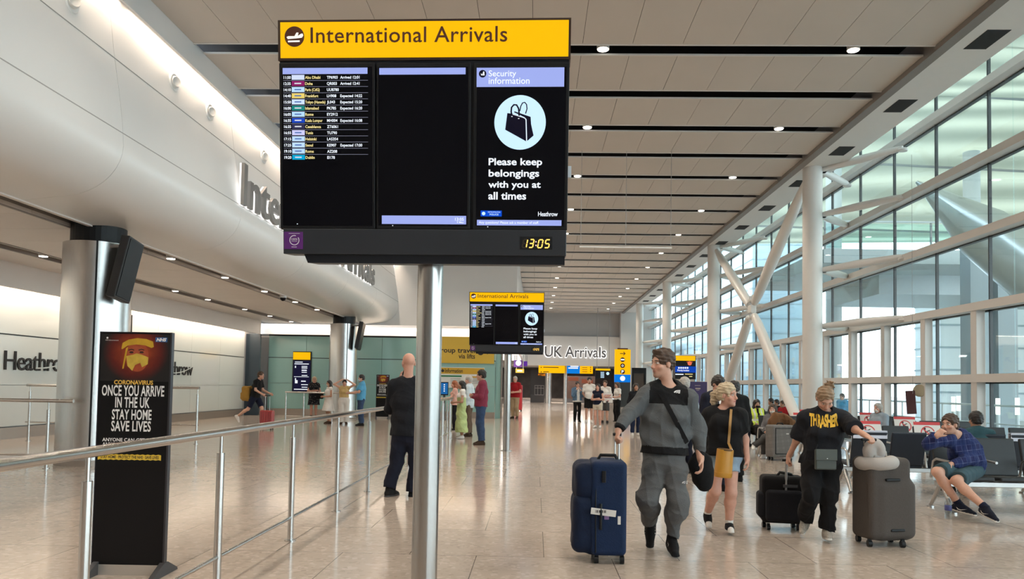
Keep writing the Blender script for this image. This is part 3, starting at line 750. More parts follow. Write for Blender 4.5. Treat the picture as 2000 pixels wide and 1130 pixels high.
    b = MB(); cu, cv = fc.uv(577.5, 469.3); ring(b, cu, cv, 8.3 * px, 9.8 * px, w=0.0235, a0=70, a1=395); text_in(b, '100%', *bx(571.5, 465.5, 583.5, 469), w=0.0235, bold=0.01); text_in(b, 'RENEWABLE', *bx(572, 470, 583, 472), w=0.0235); rect(b, *bx(566.5, 455.8, 588, 456.6), w=0.0235, t=0.0003); rect(b, *bx(572, 482, 582, 483), w=0.0235, t=0.0003); b.build('sticker_emblem', mat('sticker_white', (0.75, 0.72, 0.8), 0.5), st)
    b = MB()
    for x, y in ((582.5, 437.5), (768, 440.8), (953, 443.2)): disc(b, *fc.uv(x, y), 1.0 * px, w=0.016, t=0.0008, n=10)
    put(b, 'indicator_light', WLIT)
    a = bx(1109, 323, 1116, 345); put(MB().span(a[0], a[1], 0.02, 0.06, a[2], a[3]), 'sensor', mat('sensor_pale', (0.6, 0.68, 0.75), 0.3))
    # pole
    MB().lathe((0, 0, 0), [(0.13, 0), (0.13, 0.015), (0.079, 0.018), (0.079, 2.45)], 40).build('pole', POLES, root, smooth=40)
    MB().span(-0.35, 0.45, -0.06, 0.06, 2.38, 2.6).build('mounting', CASE, root)
    return root
disp = sign_display()
d2 = copy_tree(disp)
d2.location = (-0.655, 17.97, 0.0)
d2['label'] = 'smaller looking copy of the arrivals board on a pole farther down the hall'

# ---- lettering on the bulkhead
def along_x(x, y0, z0):
    """a frame whose u runs away from the camera (+y) and whose face looks at +x"""
    return Matrix(((0, -1, 0, x), (1, 0, 0, y0), (0, 0, 1, z0), (0, 0, 0, 1)))
pa = at_X(472, 360, -6.24); pe = at_X(730, 530, -6.24)
zt, zb = at_X(473, 317, -6.24)[2], at_X(473, 401, -6.24)[2]
LETM = mat('letter_grey', (0.26, 0.255, 0.25), 0.4, 0.3)
lt = thing('wall_lettering', 'raised grey International Arrivals lettering lit from behind on the white bulkhead', 'lettering', (0, 0, 0))
lt.location = (-6.31, pa[1], zb)
def xlet(name, m, w, ext):
    b = MB(); text_in(b, 'International Arrivals', 0, pe[1] - pa[1], 0, zt - zb, w=w, extrude=ext, bold=0.012)
    b.v = [(-y, x, z) for x, y, z in b.v]
    return b.build(name, m, lt)
xlet('letter_faces', LETM, 0.09, 0.035); xlet('letter_backlight', lit('letter_halo', (1, 0.98, 0.95), 1.5), 0.035, 0.016)
for k in range(5): MB().span(-0.02, 0.05, 0.5 + k * 2.6, 0.52 + k * 2.6, 0.2, 0.22).build('letter_pin', GREY, lt)
# ---- far wall lettering
fu = Face((1.0, 64.3, 4.6))
b = MB(); text_in(b, 'UK Arrivals', *fu.box(1064, 676.5, 1183.5, 697.5), w=0.10, extrude=0.05, bold=0.012)
t = thing('wall_lettering', 'raised dark UK Arrivals lettering edged in light on the far wall', 'lettering', tuple(fu.M.translation))
b.build('letter_faces', mat('letter_dark', (0.10, 0.10, 0.11), 0.4), t)
b = MB(); text_in(b, 'UK Arrivals', *fu.box(1062.6, 675.2, 1184.9, 699), w=0.03, extrude=0.03, bold=0.032); b.build('letter_backlight', lit('letter_halo', (1, 1, 1), 1.5), t)
# ---- word marks on the left glass wall
for i, (y0, lab) in enumerate(((at_X(10, 700, -12.86)[1], 'black airport word mark on the white wall at the left edge'), (at_X(377, 720, -12.86)[1] - 2.75, 'black airport word mark half hidden by the health standee'))):
    z0, z1 = at_X(12, 722, -12.86)[2], at_X(12, 684, -12.86)[2]
    t = thing('word_mark', lab, 'lettering', (-12.895, y0, z0))
    b = MB(); text_in(b, 'Heathrow', 0, 2.75, 0, z1 - z0, w=0.02, extrude=0.015, bold=0.0, spacing=0.92); b.v = [(-y, x, z) for x, y, z in b.v]
    b.build('letters', BTXT, t)
    b = MB(); stroke(b, [(1.15 + 0.1 * k, 0.07 + 0.0011 * k * k) for k in range(17)], 0.035, w=0.042); b.v = [(-y, x, z) for x, y, z in b.v]; b.build('stroke', WGLASS, t)
# yellow panel beyond the first steel column
p0 = at_X(247, 650, -12.3); p1 = at_X(268, 614, -12.3)
t = thing('wall_sign', 'plain yellow sign panel with black edge just right of the nearer steel column', 'sign', (-12.86, p0[1] - 0.5, p0[2]))
MB().span(0.0, 0.12, 0.0, 1.55, 0, p1[2] - p0[2]).build('panel', mat('dull_yellow', (0.40, 0.30, 0.05), 0.4), t); MB().span(-0.04, 0.14, 1.55, 1.6, -0.03, p1[2] - p0[2] + 0.03).build('edge', BLACK, t); MB().span(-0.04, 0.14, -0.05, 0, -0.03, p1[2] - p0[2] + 0.03).build('edge', BLACK, t)

# ---- health standees
def standee():
    t = thing('standee', 'tall black health notice standee at left, in front of the steel column', 'standee', (-3.14, 5.93, 0))
    fc = Face((-3.14, 5.93, 1.0), math.radians(1.5), 0.0)
    L = Matrix.Translation(-Vector((-3.14, 5.93, 0))) @ fc.M
    u0, u1, v0, v1 = -0.275, 0.272, -0.92, fc.uv(262, 649.5)[1]
    pn = MB().span(u0, u1, 0, 0.035, v0, v1).build('panel', mat('standee_black', (0.007, 0.007, 0.008), 0.35, spec=0.2), t); pn.matrix_local = L
    b = MB(); b.span(u1, u1 + 0.014, -0.006, 0.04, v0, v1 + 0.006); b.span(u0 - 0.008, u0, -0.004, 0.04, v0, v1 + 0.006); b.span(u0, u1, -0.004, 0.04, v1, v1 + 0.006); f = b.build('frame', mat('frame_dark', (0.07, 0.07, 0.08), 0.3, 0.8), t); f.matrix_local = L
    zz = lambda x, y: fc.uv(180 + x / 4.037, 640 + y / 4.037)
    def pb(x0, y0, x1, y1): return zz(x0, (y0 + y1) / 2)[0], zz(x1, (y0 + y1) / 2)[0], zz((x0 + x1) / 2, y1)[1], zz((x0 + x1) / 2, y0)[1]
    # printed picture: glow of red, visor, face, mask
    m = bpy.data.materials.new('poster_red'); m.use_nodes = True; nt = m.node_tree; p = nt.nodes['Principled BSDF']; p.inputs['Roughness'].default_value = 0.35
    tc = nt.nodes.new('ShaderNodeTexCoord'); gr = nt.nodes.new('ShaderNodeTexGradient'); gr.gradient_type = 'SPHERICAL'; mp = nt.nodes.new('ShaderNodeMapping'); cu, cv = zz(345, 190)
    mp.inputs['Location'].default_value = (-cu / 0.26, 0, -cv / 0.24); mp.inputs['Scale'].default_value = (1 / 0.26, 1, 1 / 0.24); cr = nt.nodes.new('ShaderNodeValToRGB'); cr.color_ramp.elements[0].color = (0.008, 0.008, 0.009, 1); cr.color_ramp.elements[1].color = (0.42, 0.07, 0.015, 1); e = cr.color_ramp.elements.new(0.3); e.color = (0.10, 0.008, 0.006, 1)
    nz = nt.nodes.new('ShaderNodeTexNoise'); nz.inputs['Scale'].default_value = 14; mu = nt.nodes.new('ShaderNodeMath'); mu.operation = 'MULTIPLY'; ma = nt.nodes.new('ShaderNodeMath'); ma.operation = 'MULTIPLY_ADD'; ma.inputs[1].default_value = 0.8; ma.inputs[2].default_value = 0.6
    nt.links.new(tc.outputs['Object'], mp.inputs[0]); nt.links.new(mp.outputs[0], gr.inputs[0]); nt.links.new(tc.outputs['Object'], nz.inputs[0]); nt.links.new(nz.outputs[0], ma.inputs[0]); nt.links.new(gr.outputs[1], mu.inputs[0]); nt.links.new(ma.outputs[0], mu.inputs[1]); nt.links.new(mu.outputs[0], cr.inputs[0]); nt.links.new(cr.outputs[0], p.inputs['Base Color'])
    b = MB(); rect(b, u0 + 0.005, u1 - 0.005, zz(300, 420)[1], v1 - 0.01, w=0.0005, t=0.0005); b.build('printed_picture', m, pn)
    ell = lambda cx, cy, rx, ry, n=28, a0=0, a1=360: [zz(cx + rx * math.cos(math.radians(a0 + (a1 - a0) * k / n)), cy + ry * math.sin(math.radians(a0 + (a1 - a0) * k / n))) for k in range(n + (0 if a1 - a0 == 360 else 1))]
    b = MB(); poly(b, ell(355, 225, 92, 120), w=0.0015, t=0.0003); b.build('printed_hood', mat('print_red', (0.33, 0.06, 0.02), 0.4, var=0.4, scale=20), pn)
    b = MB(); poly(b, ell(352, 205, 72, 60), w=0.002, t=0.0003); b.build('printed_face', mat('print_skin', (0.36, 0.075, 0.03), 0.4, var=0.3, scale=25), pn)
    b = MB(); poly(b, [zz(*q) for q in ((232, 165), (242, 118), (290, 92), (360, 80), (430, 88), (482, 108), (488, 150), (470, 158), (420, 138), (350, 130), (280, 140), (240, 168))], w=0.003, t=0.0003); poly(b, [zz(*q) for q in ((268, 160), (285, 150), (250, 320), (238, 322))], w=0.003, t=0.0003); b.build('printed_visor', mat('print_visor', (0.50, 0.30, 0.02), 0.4, var=0.3, scale=15), pn)
    b = MB(); poly(b, [zz(*q) for q in ((270, 222), (320, 212), (352, 200), (390, 210), (445, 232), (440, 285), (395, 310), (380, 275), (340, 292), (318, 338), (280, 300))], w=0.0035, t=0.0003); b.build('printed_mask', mat('print_mask', (0.52, 0.36, 0.05), 0.4, var=0.35, scale=18), pn)
    b = MB()
    for x in (312, 392): poly(b, ell(x, 192, 17, 8), w=0.004, t=0.0003); stroke(b, [zz(x - 24, 176), zz(x, 168), zz(x + 22, 176)], 0.008, w=0.004)
    b.build('printed_eyes', mat('print_dark', (0.03, 0.008, 0.005), 0.5), pn)
    PW = mat('print_white', (0.80, 0.80, 0.80), 0.45)
    b = MB()
    for s_, q in (('ONCE YOU ARRIVE', (78, 452, 570, 538)), ('IN THE UK', (183, 546, 455, 630)), ('STAY HOME', (157, 642, 470, 724)), ('SAVE LIVES', (152, 732, 464, 816)), ('ANYONE CAN GET IT.', (81, 868, 470, 896)), ('ANYONE CAN SPREAD IT.', (81, 904, 522, 934))): b = MB(); text_in(b, s_, *pb(*q), w=0.003, bold=0.022, spacing=1.04); b.build('printed_slogan', PW, pn)
    b = MB(); text_in(b, 'HM Government', *pb(108, 92, 210, 101), w=0.003); disc(b, *zz(122, 78), 0.008, w=0.003, t=0.0003, n=12); b.build('printed_crest', PW, pn)
    b = MB(); text_in(b, 'CORONAVIRUS', *pb(174, 412, 482, 447), w=0.003, bold=0.03); b.build('printed_heading', mat('print_gold', (0.75, 0.46, 0.08), 0.45), pn)
    b = MB(); text_in(b, 'NHS', *pb(508, 80, 588, 107), w=0.004, bold=0.05, shear=0.25); b.build('printed_badge_text', PW, pn)
    b = MB(); rect(b, *pb(500, 75, 594, 112), w=0.002, t=0.0003); b.build('printed_badge', mat('print_blue', (0.02, 0.10, 0.30), 0.4), pn)
    b = MB(); a = pb(45, 998, 544, 1040); n = 24; top = [(a[0] + (a[1] - a[0]) * k / n, a[3] + (0.003 if k % 2 else -0.002)) for k in range(n + 1)]; bot = [(a[0] + (a[1] - a[0]) * k / n, a[2] + (0.003 if k % 2 else -0.002)) for k in range(n, -1, -1)]; poly(b, top + bot, w=0.002, t=0.0003); b.build('printed_tape', mat('print_yellow', (0.72, 0.50, 0.05), 0.45), pn)
    b = MB(); text_in(b, 'STAY HOME · PROTECT THE NHS · SAVE LIVES', *pb(68, 1006, 526, 1030), w=0.003, bold=0.03); b.build('printed_tape_text', BTXT, pn)
    b = MB(); b.span(u0, u1, -0.005, 0.045, -1.0, v0); k_ = b.build('base', mat('standee_silver', (0.60, 0.57, 0.53), 0.3, 0.7), t); k_.matrix_local = L
    for s_ in (u0 + 0.02, u1 - 0.01):
        b = MB(); b.prism([(-0.20, 0.0), (-0.19, 0.02), (-0.01, 0.10), (0.05, 0.10), (0.22, 0.02), (0.23, 0.0)], s_ - 0.01, s_ + 0.03, axis='x'); q = b.build('foot', DARKG, t); q.rotation_euler = (0, 0, math.radians(1.5))
    return t
st1 = standee()
st2 = copy_tree(st1); p = floor_at(746, 817); st2.location = (p[0], p[1], 0); st2['label'] = 'small far black health notice standee in front of the teal wall'; st2.rotation_euler = (0, 0, math.radians(-2))

# ---- screens and boards on the teal wall
fw = Face((-6, 34.995, 2.0))
def wall_panel(name, label, cat, q, m, t=0.06, fc=fw, group=None):
    a = fc.box(*q); o = thing(name, label, cat, tuple(fc.M @ Vector(((a[0] + a[1]) / 2, 0, a[2]))), group=group)
    off = Vector((-(a[0] + a[1]) / 2, 0, -a[2]))
    def put(mb, nm, mm, parent=None):
        mb.v = [(x + off.x, y, z + off.z) for x, y, z in mb.v]
        return mb.build(nm, mm, parent or o)
    put(MB().span(a[0], a[1], -t, 0, a[2], a[3]), 'panel', m)
    return o, put, lambda *q_: fc.box(*q_), t
o, put, bx, t_ = wall_panel('wall_screen', 'tall dark information screen with a yellow top on the teal wall', 'screen', (572, 686, 608, 765.5), BLACK)
b = MB(); rect(b, *bx(573.5, 687.5, 607, 702), w=t_ + .004); put(b, 'header', YELLOW)
b = MB(); rect(b, *bx(573.5, 704, 606.5, 763), w=t_ + .002); put(b, 'display', lit('screen_navy', (0.008, 0.008, 0.05), 0.5))
b = MB()
for x0, x1, y, h in ((577, 592, 706, 1.5), (576, 604, 709.5, 1.6), (590, 601, 714.5, 1.4), (590, 601, 717.5, 1.6), (590, 600, 721.5, 2.4), (590, 600, 726, 1.4), (577, 579, 714, 4), (590, 601, 732, 1.4), (575, 604, 735, 0.8), (577, 579, 738, 4), (589, 598, 743, 2), (577, 582, 742, 6), (589, 602, 750, 1.4), (590, 601, 755, 1.4), (575, 604, 759, 1.6)): rect(b, *bx(x0, y, x1, y + h), w=t_ + .006)
put(b, 'list_text', WLIT)
o, put, bx, t_ = wall_panel('hanging_sign', 'dull yellow Group travel via lifts sign on the teal wall', 'sign', (842, 657.5, 965.5, 709), mat('sign_ochre', (0.60, 0.40, 0.055), 0.4))
b = MB(); text_in(b, 'Group travel', *bx(850, 678.5, 928, 691.5), w=t_ + .006, bold=0.02); text_in(b, 'via lifts', *bx(896, 690.5, 928, 700), w=t_ + .006, bold=0.015)
disc(b, *fw.uv(939, 687), 6.4 * 34.9 / 1500, w=t_ + .006); stroke(b, [fw.uv(951.5, 691), fw.uv(961, 682.5)], 0.055, w=t_ + .006); stroke(b, [fw.uv(954.5, 682.3), fw.uv(961.3, 682.3), fw.uv(961.5, 689)], 0.05, w=t_ + .006); put(b, 'lettering', BTXT)
b = MB(); rect(b, *bx(934.5, 685.5, 944, 688.5), w=t_ + .010); put(b, 'coach_symbol', mat('sign_ochre', (1, 1, 1)))
o, put, bx, t_ = wall_panel('notice_board', 'information board with ochre header behind the waiting people', 'notice board', (850, 717, 946, 757), mat('board_white', (0.70, 0.71, 0.68), 0.4))
b = MB(); rect(b, *bx(850, 718, 946, 730), w=t_ + .004); put(b, 'header', mat('sign_ochre_dark', (0.55, 0.33, 0.03), 0.4))
b = MB(); disc(b, *fw.uv(865, 723.5), 3.0 * 34.9 / 1500, w=t_ + .008); text_in(b, 'Information', *bx(869.5, 719.5, 904, 727.5), w=t_ + .008, bold=0.02)
for y in (739, 742, 745, 748): rect(b, *bx(880, y, 900, y + .6), w=t_ + .006); rect(b, *bx(918, y, 937, y + .6), w=t_ + .006)
put(b, 'lettering', BTXT)
b = MB(); rect(b, *bx(855, 732.5, 902, 735.5), w=t_ + .004); put(b, 'green_bar', mat('green_bar', (0.02, 0.19, 0.09), 0.4))
b = MB(); rect(b, *bx(914, 734.5, 944, 737.5), w=t_ + .004); put(b, 'gold_bar', mat('gold_bar', (0.5, 0.28, 0.02), 0.4))
p = at_Y(868, 760, 33.0)
t = thing('kiosk', 'blue lit touch screen kiosk behind the red haired woman', 'kiosk', (p[0], 33.0, 0))
MB().span(-0.05, 0.05, -0.04, 0.04, 0, 1.2).build('stem', DARKG, t); MB().span(-0.2, 0.2, -0.2, 0.2, 0, 0.03).build('foot', DARKG, t); MB().span(-0.17, 0.17, -0.05, 0.02, 1.05, 1.62).build('housing', BLACK, t)
b = MB(); b.span(-0.145, 0.145, -0.054, -0.05, 1.1, 1.58); b.build('display', lit('kiosk_blue', (0.01, 0.12, 0.36), 0.9), t)
b = MB(); [disc(b, 0, 1.5 - 0.09 * k, 0.028, w=0.056, n=14) for k in range(4)]; b.build('symbols', WLIT, t)
# glass fins at the end of the teal wall
for i, (x0, x1, y) in enumerate(((-1.83, -1.55, 35.15), (-1.45, -1.18, 36.4))):
    struct(MB().span(x0, x1, y, y + 0.1, 0, 3.6).build('trim_%d' % (7 + i), TGLASS))
    struct(MB().span(x1 - 0.03, x1 + 0.04, y - 0.05, y + 0.15, 0, 3.6).build('trim_%d' % (9 + i), RAILS))

# ---- far signs under the end wall
def board(name, label, cat, q, y, m, depth=0.2, hang=None, stand=False):
    fc = Face((0, y, 2)); a = fc.box(*q); cx_ = (a[0] + a[1]) / 2
    o = thing(name, label, cat, (cx_, y, a[2] + 2))
    fc2 = Face((cx_, y, a[2] + 2))
    MB().span(-(a[1] - a[0]) / 2, (a[1] - a[0]) / 2, 0, depth, 0, a[3] - a[2]).build('panel', m, o)
    if hang:
        for s_ in (-0.4, 0.4): MB().tube([(s_ * (a[1] - a[0]), depth / 2, a[3] - a[2]), (s_ * (a[1] - a[0]), depth / 2, hang - a[2] - 2)], 0.025, 8).build('hanger', GREY, o)
    if stand: MB().span(-(a[1] - a[0]) / 2 + .02, (a[1] - a[0]) / 2 - .02, 0.02, depth - .02, -(a[2] + 2), 0).build('plinth', DARKG, o)
    return o, fc2
o, f = board('hanging_sign', 'wide yellow hanging direction sign below the far wall', 'sign', (1052, 709, 1103, 728), 64.45, YELLOW, hang=3.3)
b = MB()
for y, x1 in ((711.5, 1082), (716.3, 1091), (725, 1072)): disc(b, *f.uv(1057, y + .8), 0.05, n=12); rect(b, *f.box(1061, y, x1, y + 1.5))
b.build('lettering', YTXT, o)
o, f = board('hanging_sign', 'hanging sign half blue and half yellow below the far wall', 'sign', (1107, 709, 1158, 729), 64.45, YELLOW, hang=3.3)
b = MB(); rect(b, *f.box(1107, 709, 1132.5, 729), w=0.004); b.build('blue_half', lit('sign_blue', (0.0, 0.20, 0.72), 0.9), o)
b = MB(); [rect(b, *f.box(x0, y, x1, y + 2.2), w=0.008) for x0, x1, y in ((1121, 1130, 711), (1114, 1130, 714), (1110, 1129, 717.3))]; b.build('blue_lettering', WLIT, o)
b = MB(); [rect(b, *f.box(1137, y, 1147, y + 1)) for y in (713, 717, 721, 725)]; [disc(b, *f.uv(1153.5, y), 0.05, n=12) for y in (713, 717, 721, 725)]; b.build('yellow_lettering', mat('sign_red', (0.3, 0.03, 0.0), 0.5), o)
o, f = board('arrivals_screen', 'small dark arrivals screen with a yellow header, hung near the totem', 'sign', (1163, 719, 1192.5, 739), 60.0, BLACK, hang=7.7)
b = MB(); rect(b, *f.box(1163.5, 719.5, 1192, 723), w=0.004); b.build('header', YELLOW, o)
b = MB(); [rect(b, *f.box(1173, y, 1180, y + 1.2)) for y in (726, 728.5, 731, 733.5, 736)]; disc(b, *f.uv(1187, 729), 0.12, n=16); b.build('list_text', CYLIT, o)
# totem
o, f = board('totem', 'tall yellow and blue direction totem with pictograms at the far end', 'sign', (1201, 682, 1231.5, 731), 60.0, YELLOW, depth=0.35)
z_ = o.location.z
MB().span(-0.61, 0.61, 0, 0.35, f.uv(1216, 746)[1], 0).build('blue_band', lit('totem_blue', (0.0, 0.19, 0.75), 0.85), o)
MB().span(-0.60, 0.60, 0.01, 0.34, -z_, f.uv(1216, 746)[1]).build('plinth', mat('totem_dark', (0.028, 0.033, 0.035), 0.4), o); MB().span(-0.4, 0.4, 0.05, 0.3, 1.96, 2.06).build('cap', YTXT, o)
b = MB(); stroke(b, [f.uv(1211, 690), f.uv(1221, 690)], 0.06); stroke(b, [f.uv(1217.5, 686.8), f.uv(1221.3, 690), f.uv(1217.5, 693.2)], 0.06)
for y in (702, 713.7, 725.5): disc(b, *f.uv(1216, y), 0.18, n=24)
b.build('pictogram_discs', YTXT, o)
b = MB(); text_in(b, 'P', *f.box(1213.8, 722.5, 1218.3, 728.5), w=0.008, bold=0.03); rect(b, *f.box(1212.3, 700.6, 1219.7, 703.2), w=0.008); ring(b, *f.uv(1216, 713.7), 0.06, 0.10, w=0.008, n=4); disc(b, *f.uv(1216, 738.5), 0.2, n=24, w=0.006); b.build('pictograms', WLIT, o)
# fittings of the passage beyond
o, f = board('shop_sign', 'purple sign with a white disc at the passage left of the far wall', 'sign', (1003.5, 703, 1020, 716.5), 52.0, mat('purple', (0.09, 0.02, 0.19), 0.4), hang=3.6)
b = MB(); disc(b, *f.uv(1012.5, 708.5), 0.19); b.build('white_disc', WLIT, o)
o, f = board('shop_sign', 'small plain violet sign next to the purple disc sign', 'sign', (1021, 705, 1030, 714.5), 52.5, lit('violet', (0.12, 0.03, 0.36), 0.7), hang=3.6)
o, f = board('shop_sign', 'little yellow sign under the purple disc sign', 'sign', (1007, 720, 1023.5, 727.5), 52.0, lit('yellow_pale', (0.95, 0.55, 0.08), 0.9), depth=0.1, hang=3.6)
b = MB(); rect(b, *f.box(1010, 722.5, 1020, 725)); b.build('lettering', WLIT, o)
o, f = board('shopfront_sign', 'orange lit shop sign under the wide yellow sign', 'sign', (1051, 729.5, 1071, 733.5), 70.0, lit('orange_lit', (1.0, 0.30, 0.02), 1.1), hang=3.9)
o, f = board('shopfront_sign', 'amber glowing menu board in the dark shop beyond', 'sign', (1052, 735, 1062, 748), 74.0, lit('amber_lit', (0.85, 0.22, 0.02), 0.8), hang=3.9)
o, f = board('gate_cabinet', 'dark cabinet with shelves in the passage, left of the steel post', 'cabinet', (1036, 722, 1064, 770), 70.0, mat('gate_dark', (0.02, 0.02, 0.025), 0.4), depth=0.8, stand=True)
b = MB(); [rect(b, *f.box(1044, y, 1062, y + 1)) for y in (752, 757, 770)]; [rect(b, *f.box(x, 752, x + .7, 770)) for x in (1044, 1050, 1056, 1062)]; b.build('shelf_edges', GREY, o)
o, f = board('shop_counter', 'dark shop counter lit in red and brown behind the waiting group', 'counter', (1107, 734, 1162, 778), 72.0, mat('shop_brown', (0.05, 0.025, 0.018), 0.5, var=0.6, scale=3), depth=1.0, stand=True)
b = MB(); rect(b, *f.box(1110, 736, 1130, 743)); rect(b, *f.box(1136, 740, 1158, 748)); b.build('goods_panel', lit('shop_red', (0.22, 0.06, 0.03), 0.6), o)
tag(MB().lathe((0, 0, 0), [(0.16, 0), (0.16, 3.9)], 20).build('steel_post', RAILS, loc=(at_Y(1104.5, 720, 66)[0], 66, 0), smooth=40), 'slim steel post between the two hanging signs at the far end', 'post')
tag(MB().lathe((0, 0, 0), [(0.3, 0), (0.3, 3.9)], 24).build('steel_post', RAILS, loc=(at_Y(1071, 750, 68)[0], 68, 0), smooth=40), 'thicker steel post right of the dark cabinet at the far end', 'post')
p = floor_at(1018, 786)
t = thing('trolley_case', 'tall red case standing behind the man in the red shirt', 'suitcase', (p[0] + 0.25, 46.0, 0)); MB().span(-0.22, 0.22, -0.15, 0.15, 0.06, 1.55).build('shell', mat('red_shell', (0.30, 0.015, 0.02), 0.35), t, bevel=0.05); [MB().lathe((s_, 0, 0), [(0.05, 0), (0.05, 0.07)], 10).build('wheel', BLACK, t) for s_ in (-.15, .15)]
t = thing('door_frame', 'black portal frame by the far glass wall, left of the man in grey', 'frame', (6.75, 50, 0))
MB().span(-0.5, 0.42, 0, 0.25, 2.45, 2.8).build('lintel', BLACK, t); MB().span(-0.5, -0.38, 0, 0.25, 0, 2.45).build('jamb', BLACK, t); MB().span(0.30, 0.42, 0, 0.25, 0, 2.45).build('jamb', BLACK, t); MB().span(-0.38, 0.3, 0.1, 0.15, 0, 2.45).build('leaf', mat('portal_brown', (0.05, 0.035, 0.025), 0.3), t)
# currency booth and purple board
o, f = board('exchange_booth', 'dark booth with yellow header and blue band behind the man in grey', 'booth', (1318.5, 694, 1359, 740), 36.0, BLACK, depth=0.6, stand=False)
zb_ = o.location.z; MB().span(-0.42, 0.42, 0.05, 0.5, -zb_, 0).build('cabinet', mat('booth_cream', (0.65, 0.58, 0.5), 0.5), o)
b = MB(); rect(b, *f.box(1319, 694.5, 1358, 704), w=0.004); b.build('header', YELLOW, o)
b = MB(); rect(b, *f.box(1318.5, 715, 1359.5, 727), w=0.004); b.build('blue_band', lit('booth_blue', (0.0, 0.05, 0.42), 0.9), o)
b = MB(); [disc(b, *f.uv(1326 + 4.2 * k, 718), 0.042, w=0.008, n=16) for k in range(5)]; text_in(b, 'Priority booking', *f.box(1323, 721, 1346, 725.5), w=0.008, bold=0.02); rect(b, *f.box(1319, 729.5, 1335, 731.5)); b.build('band_lettering', WLIT, o)
b = MB(); disc(b, *f.uv(1347, 709), 0.1, n=20); rect(b, *f.box(1341, 706, 1344, 707)); rect(b, *f.box(1350, 706, 1353, 707)); b.build('red_mark', lit('booth_red', (0.8, 0.16, 0.08), 0.9), o)
b = MB(); rect(b, *f.box(1338, 729.5, 1353, 731)); rect(b, *f.box(1346, 734, 1352, 735.5)); b.build('gold_text', YLIT, o)
o, f = board('purple_board', 'dark purple notice board left of the suited man', 'notice board', (1344, 745, 1381, 791), 30.5, mat('board_purple', (0.035, 0.02, 0.10), 0.4), depth=0.06)
zb_ = o.location.z; [MB().span(s_ - .03, s_ + .03, 0, 0.06, -zb_, 0).build('leg', DARKG, o) for s_ in (-.3, .3)]; MB().span(-.35, .35, -.2, .25, -zb_, -zb_ + .02).build('foot_plate', DARKG, o)
b = MB(); rect(b, *f.box(1357, 752, 1368, 753)); rect(b, *f.box(1358, 757, 1368, 759.5)); rect(b, *f.box(1360, 761, 1366, 762)); b.build('lettering', mat('pale_gold', (0.4, 0.33, 0.3), 0.5), o)
# suspended track
t = thing('suspended_track', 'thin pale track hanging on three wires below the slatted ceiling', 'track', (2.3, 20.0, 5.15))
MB().span(-1.2, 1.2, -0.03, 0.03, 0, 0.04).build('rail', LAMPB, t); [MB().tube([(x, 0, 0.04), (x, 0, HC - 5.15)], 0.006, 6).build('wire', GREY, t) for x in (-1.17, 0, 1.17)]
# hanging red notice at the glass
p = at_X(1787, 785, 9.1)
t = thing('window_notice', 'dark red notice with a beige disc hung by the glass wall, above the seats', 'notice', tuple(p))
b = MB(); b.span(-0.19, 0.02, -0.01, 0.01, -0.28, 0.28); b.build('board', mat('notice_red', (0.075, 0.028, 0.03), 0.4), t).rotation_euler = (0, math.radians(-4), math.radians(-22))
b = MB(); b.lathe((0, 0, 0), [(0.15, -0.012), (0.15, 0.012)], 28); q = b.build('disc', mat('notice_beige', (0.40, 0.36, 0.26), 0.5), t); q.rotation_euler = (math.radians(90), 0, math.radians(-50)); q.location = (0.12, 0.02, 0.28)
MB().tube([(-0.05, 0, 0.2), (-0.05, 0, 6.0)], 0.004, 6).build('wire', GREY, t)

# ================================================================== RAILINGS
def railing(label, pts, hr=1.135, posts=None, low=0.22, r=0.03, rp=0.028):
    a, e = Vector(pts[0]), Vector(pts[1]); d = e - a
    t = thing('railing', label, 'railing', (a.x, a.y, 0))
    MB().tube([(0, 0, hr), (d.x, d.y, hr)], r, 20).build('handrail', RAILS, t, smooth=40)
    MB().tube([(0, 0, low), (d.x, d.y, low)], 0.016, 12).build('lower_rail', RAILS, t, smooth=40)
    for f_ in posts:
        p = d * f_
        b = MB(); b.lathe((p.x, p.y, 0), [(0.055, 0), (0.055, 0.012), (rp, 0.013), (rp, hr - 0.15), (rp * 0.45, hr - 0.149), (rp * 0.45, hr - 0.01)], 18); b.build('post', RAILS, t, smooth=30)
    return t
YS = [0.55 + 1.7 * k for k in range(13)]
railing('long stainless steel railing beside the aisle, from the left edge to the waiting people', [(-2.32, 0.2, 0), (-2.32, 21.6, 0)], posts=[(y - 0.2) / 21.4 for y in YS])
railing('steel railing in front of the nearer steel column, at the left edge', [(-12.0, 12.7, 0), (-7.75, 12.7, 0)], posts=[0.02, 0.35, 0.9], hr=1.13)
railing('steel railing by the white wall, behind the left railing', [(-12.2, 18.1, 0), (-8.0, 18.1, 0)], posts=[0.02, 0.35, 0.7, 0.99], hr=1.33, low=0.45)
railing('steel railing in front of the waiting family', [(-9.7, 29.6, 0), (-6.42, 28.4, 0)], posts=[0.01, 0.25, 0.62, 0.99], hr=1.12, low=0.2)
railing('short steel railing the red haired woman leans on', [(-2.9, 24.3, 0), (-2.35, 21.6, 0)], posts=[0.01, 0.5, 0.98], hr=1.08, low=0.25)

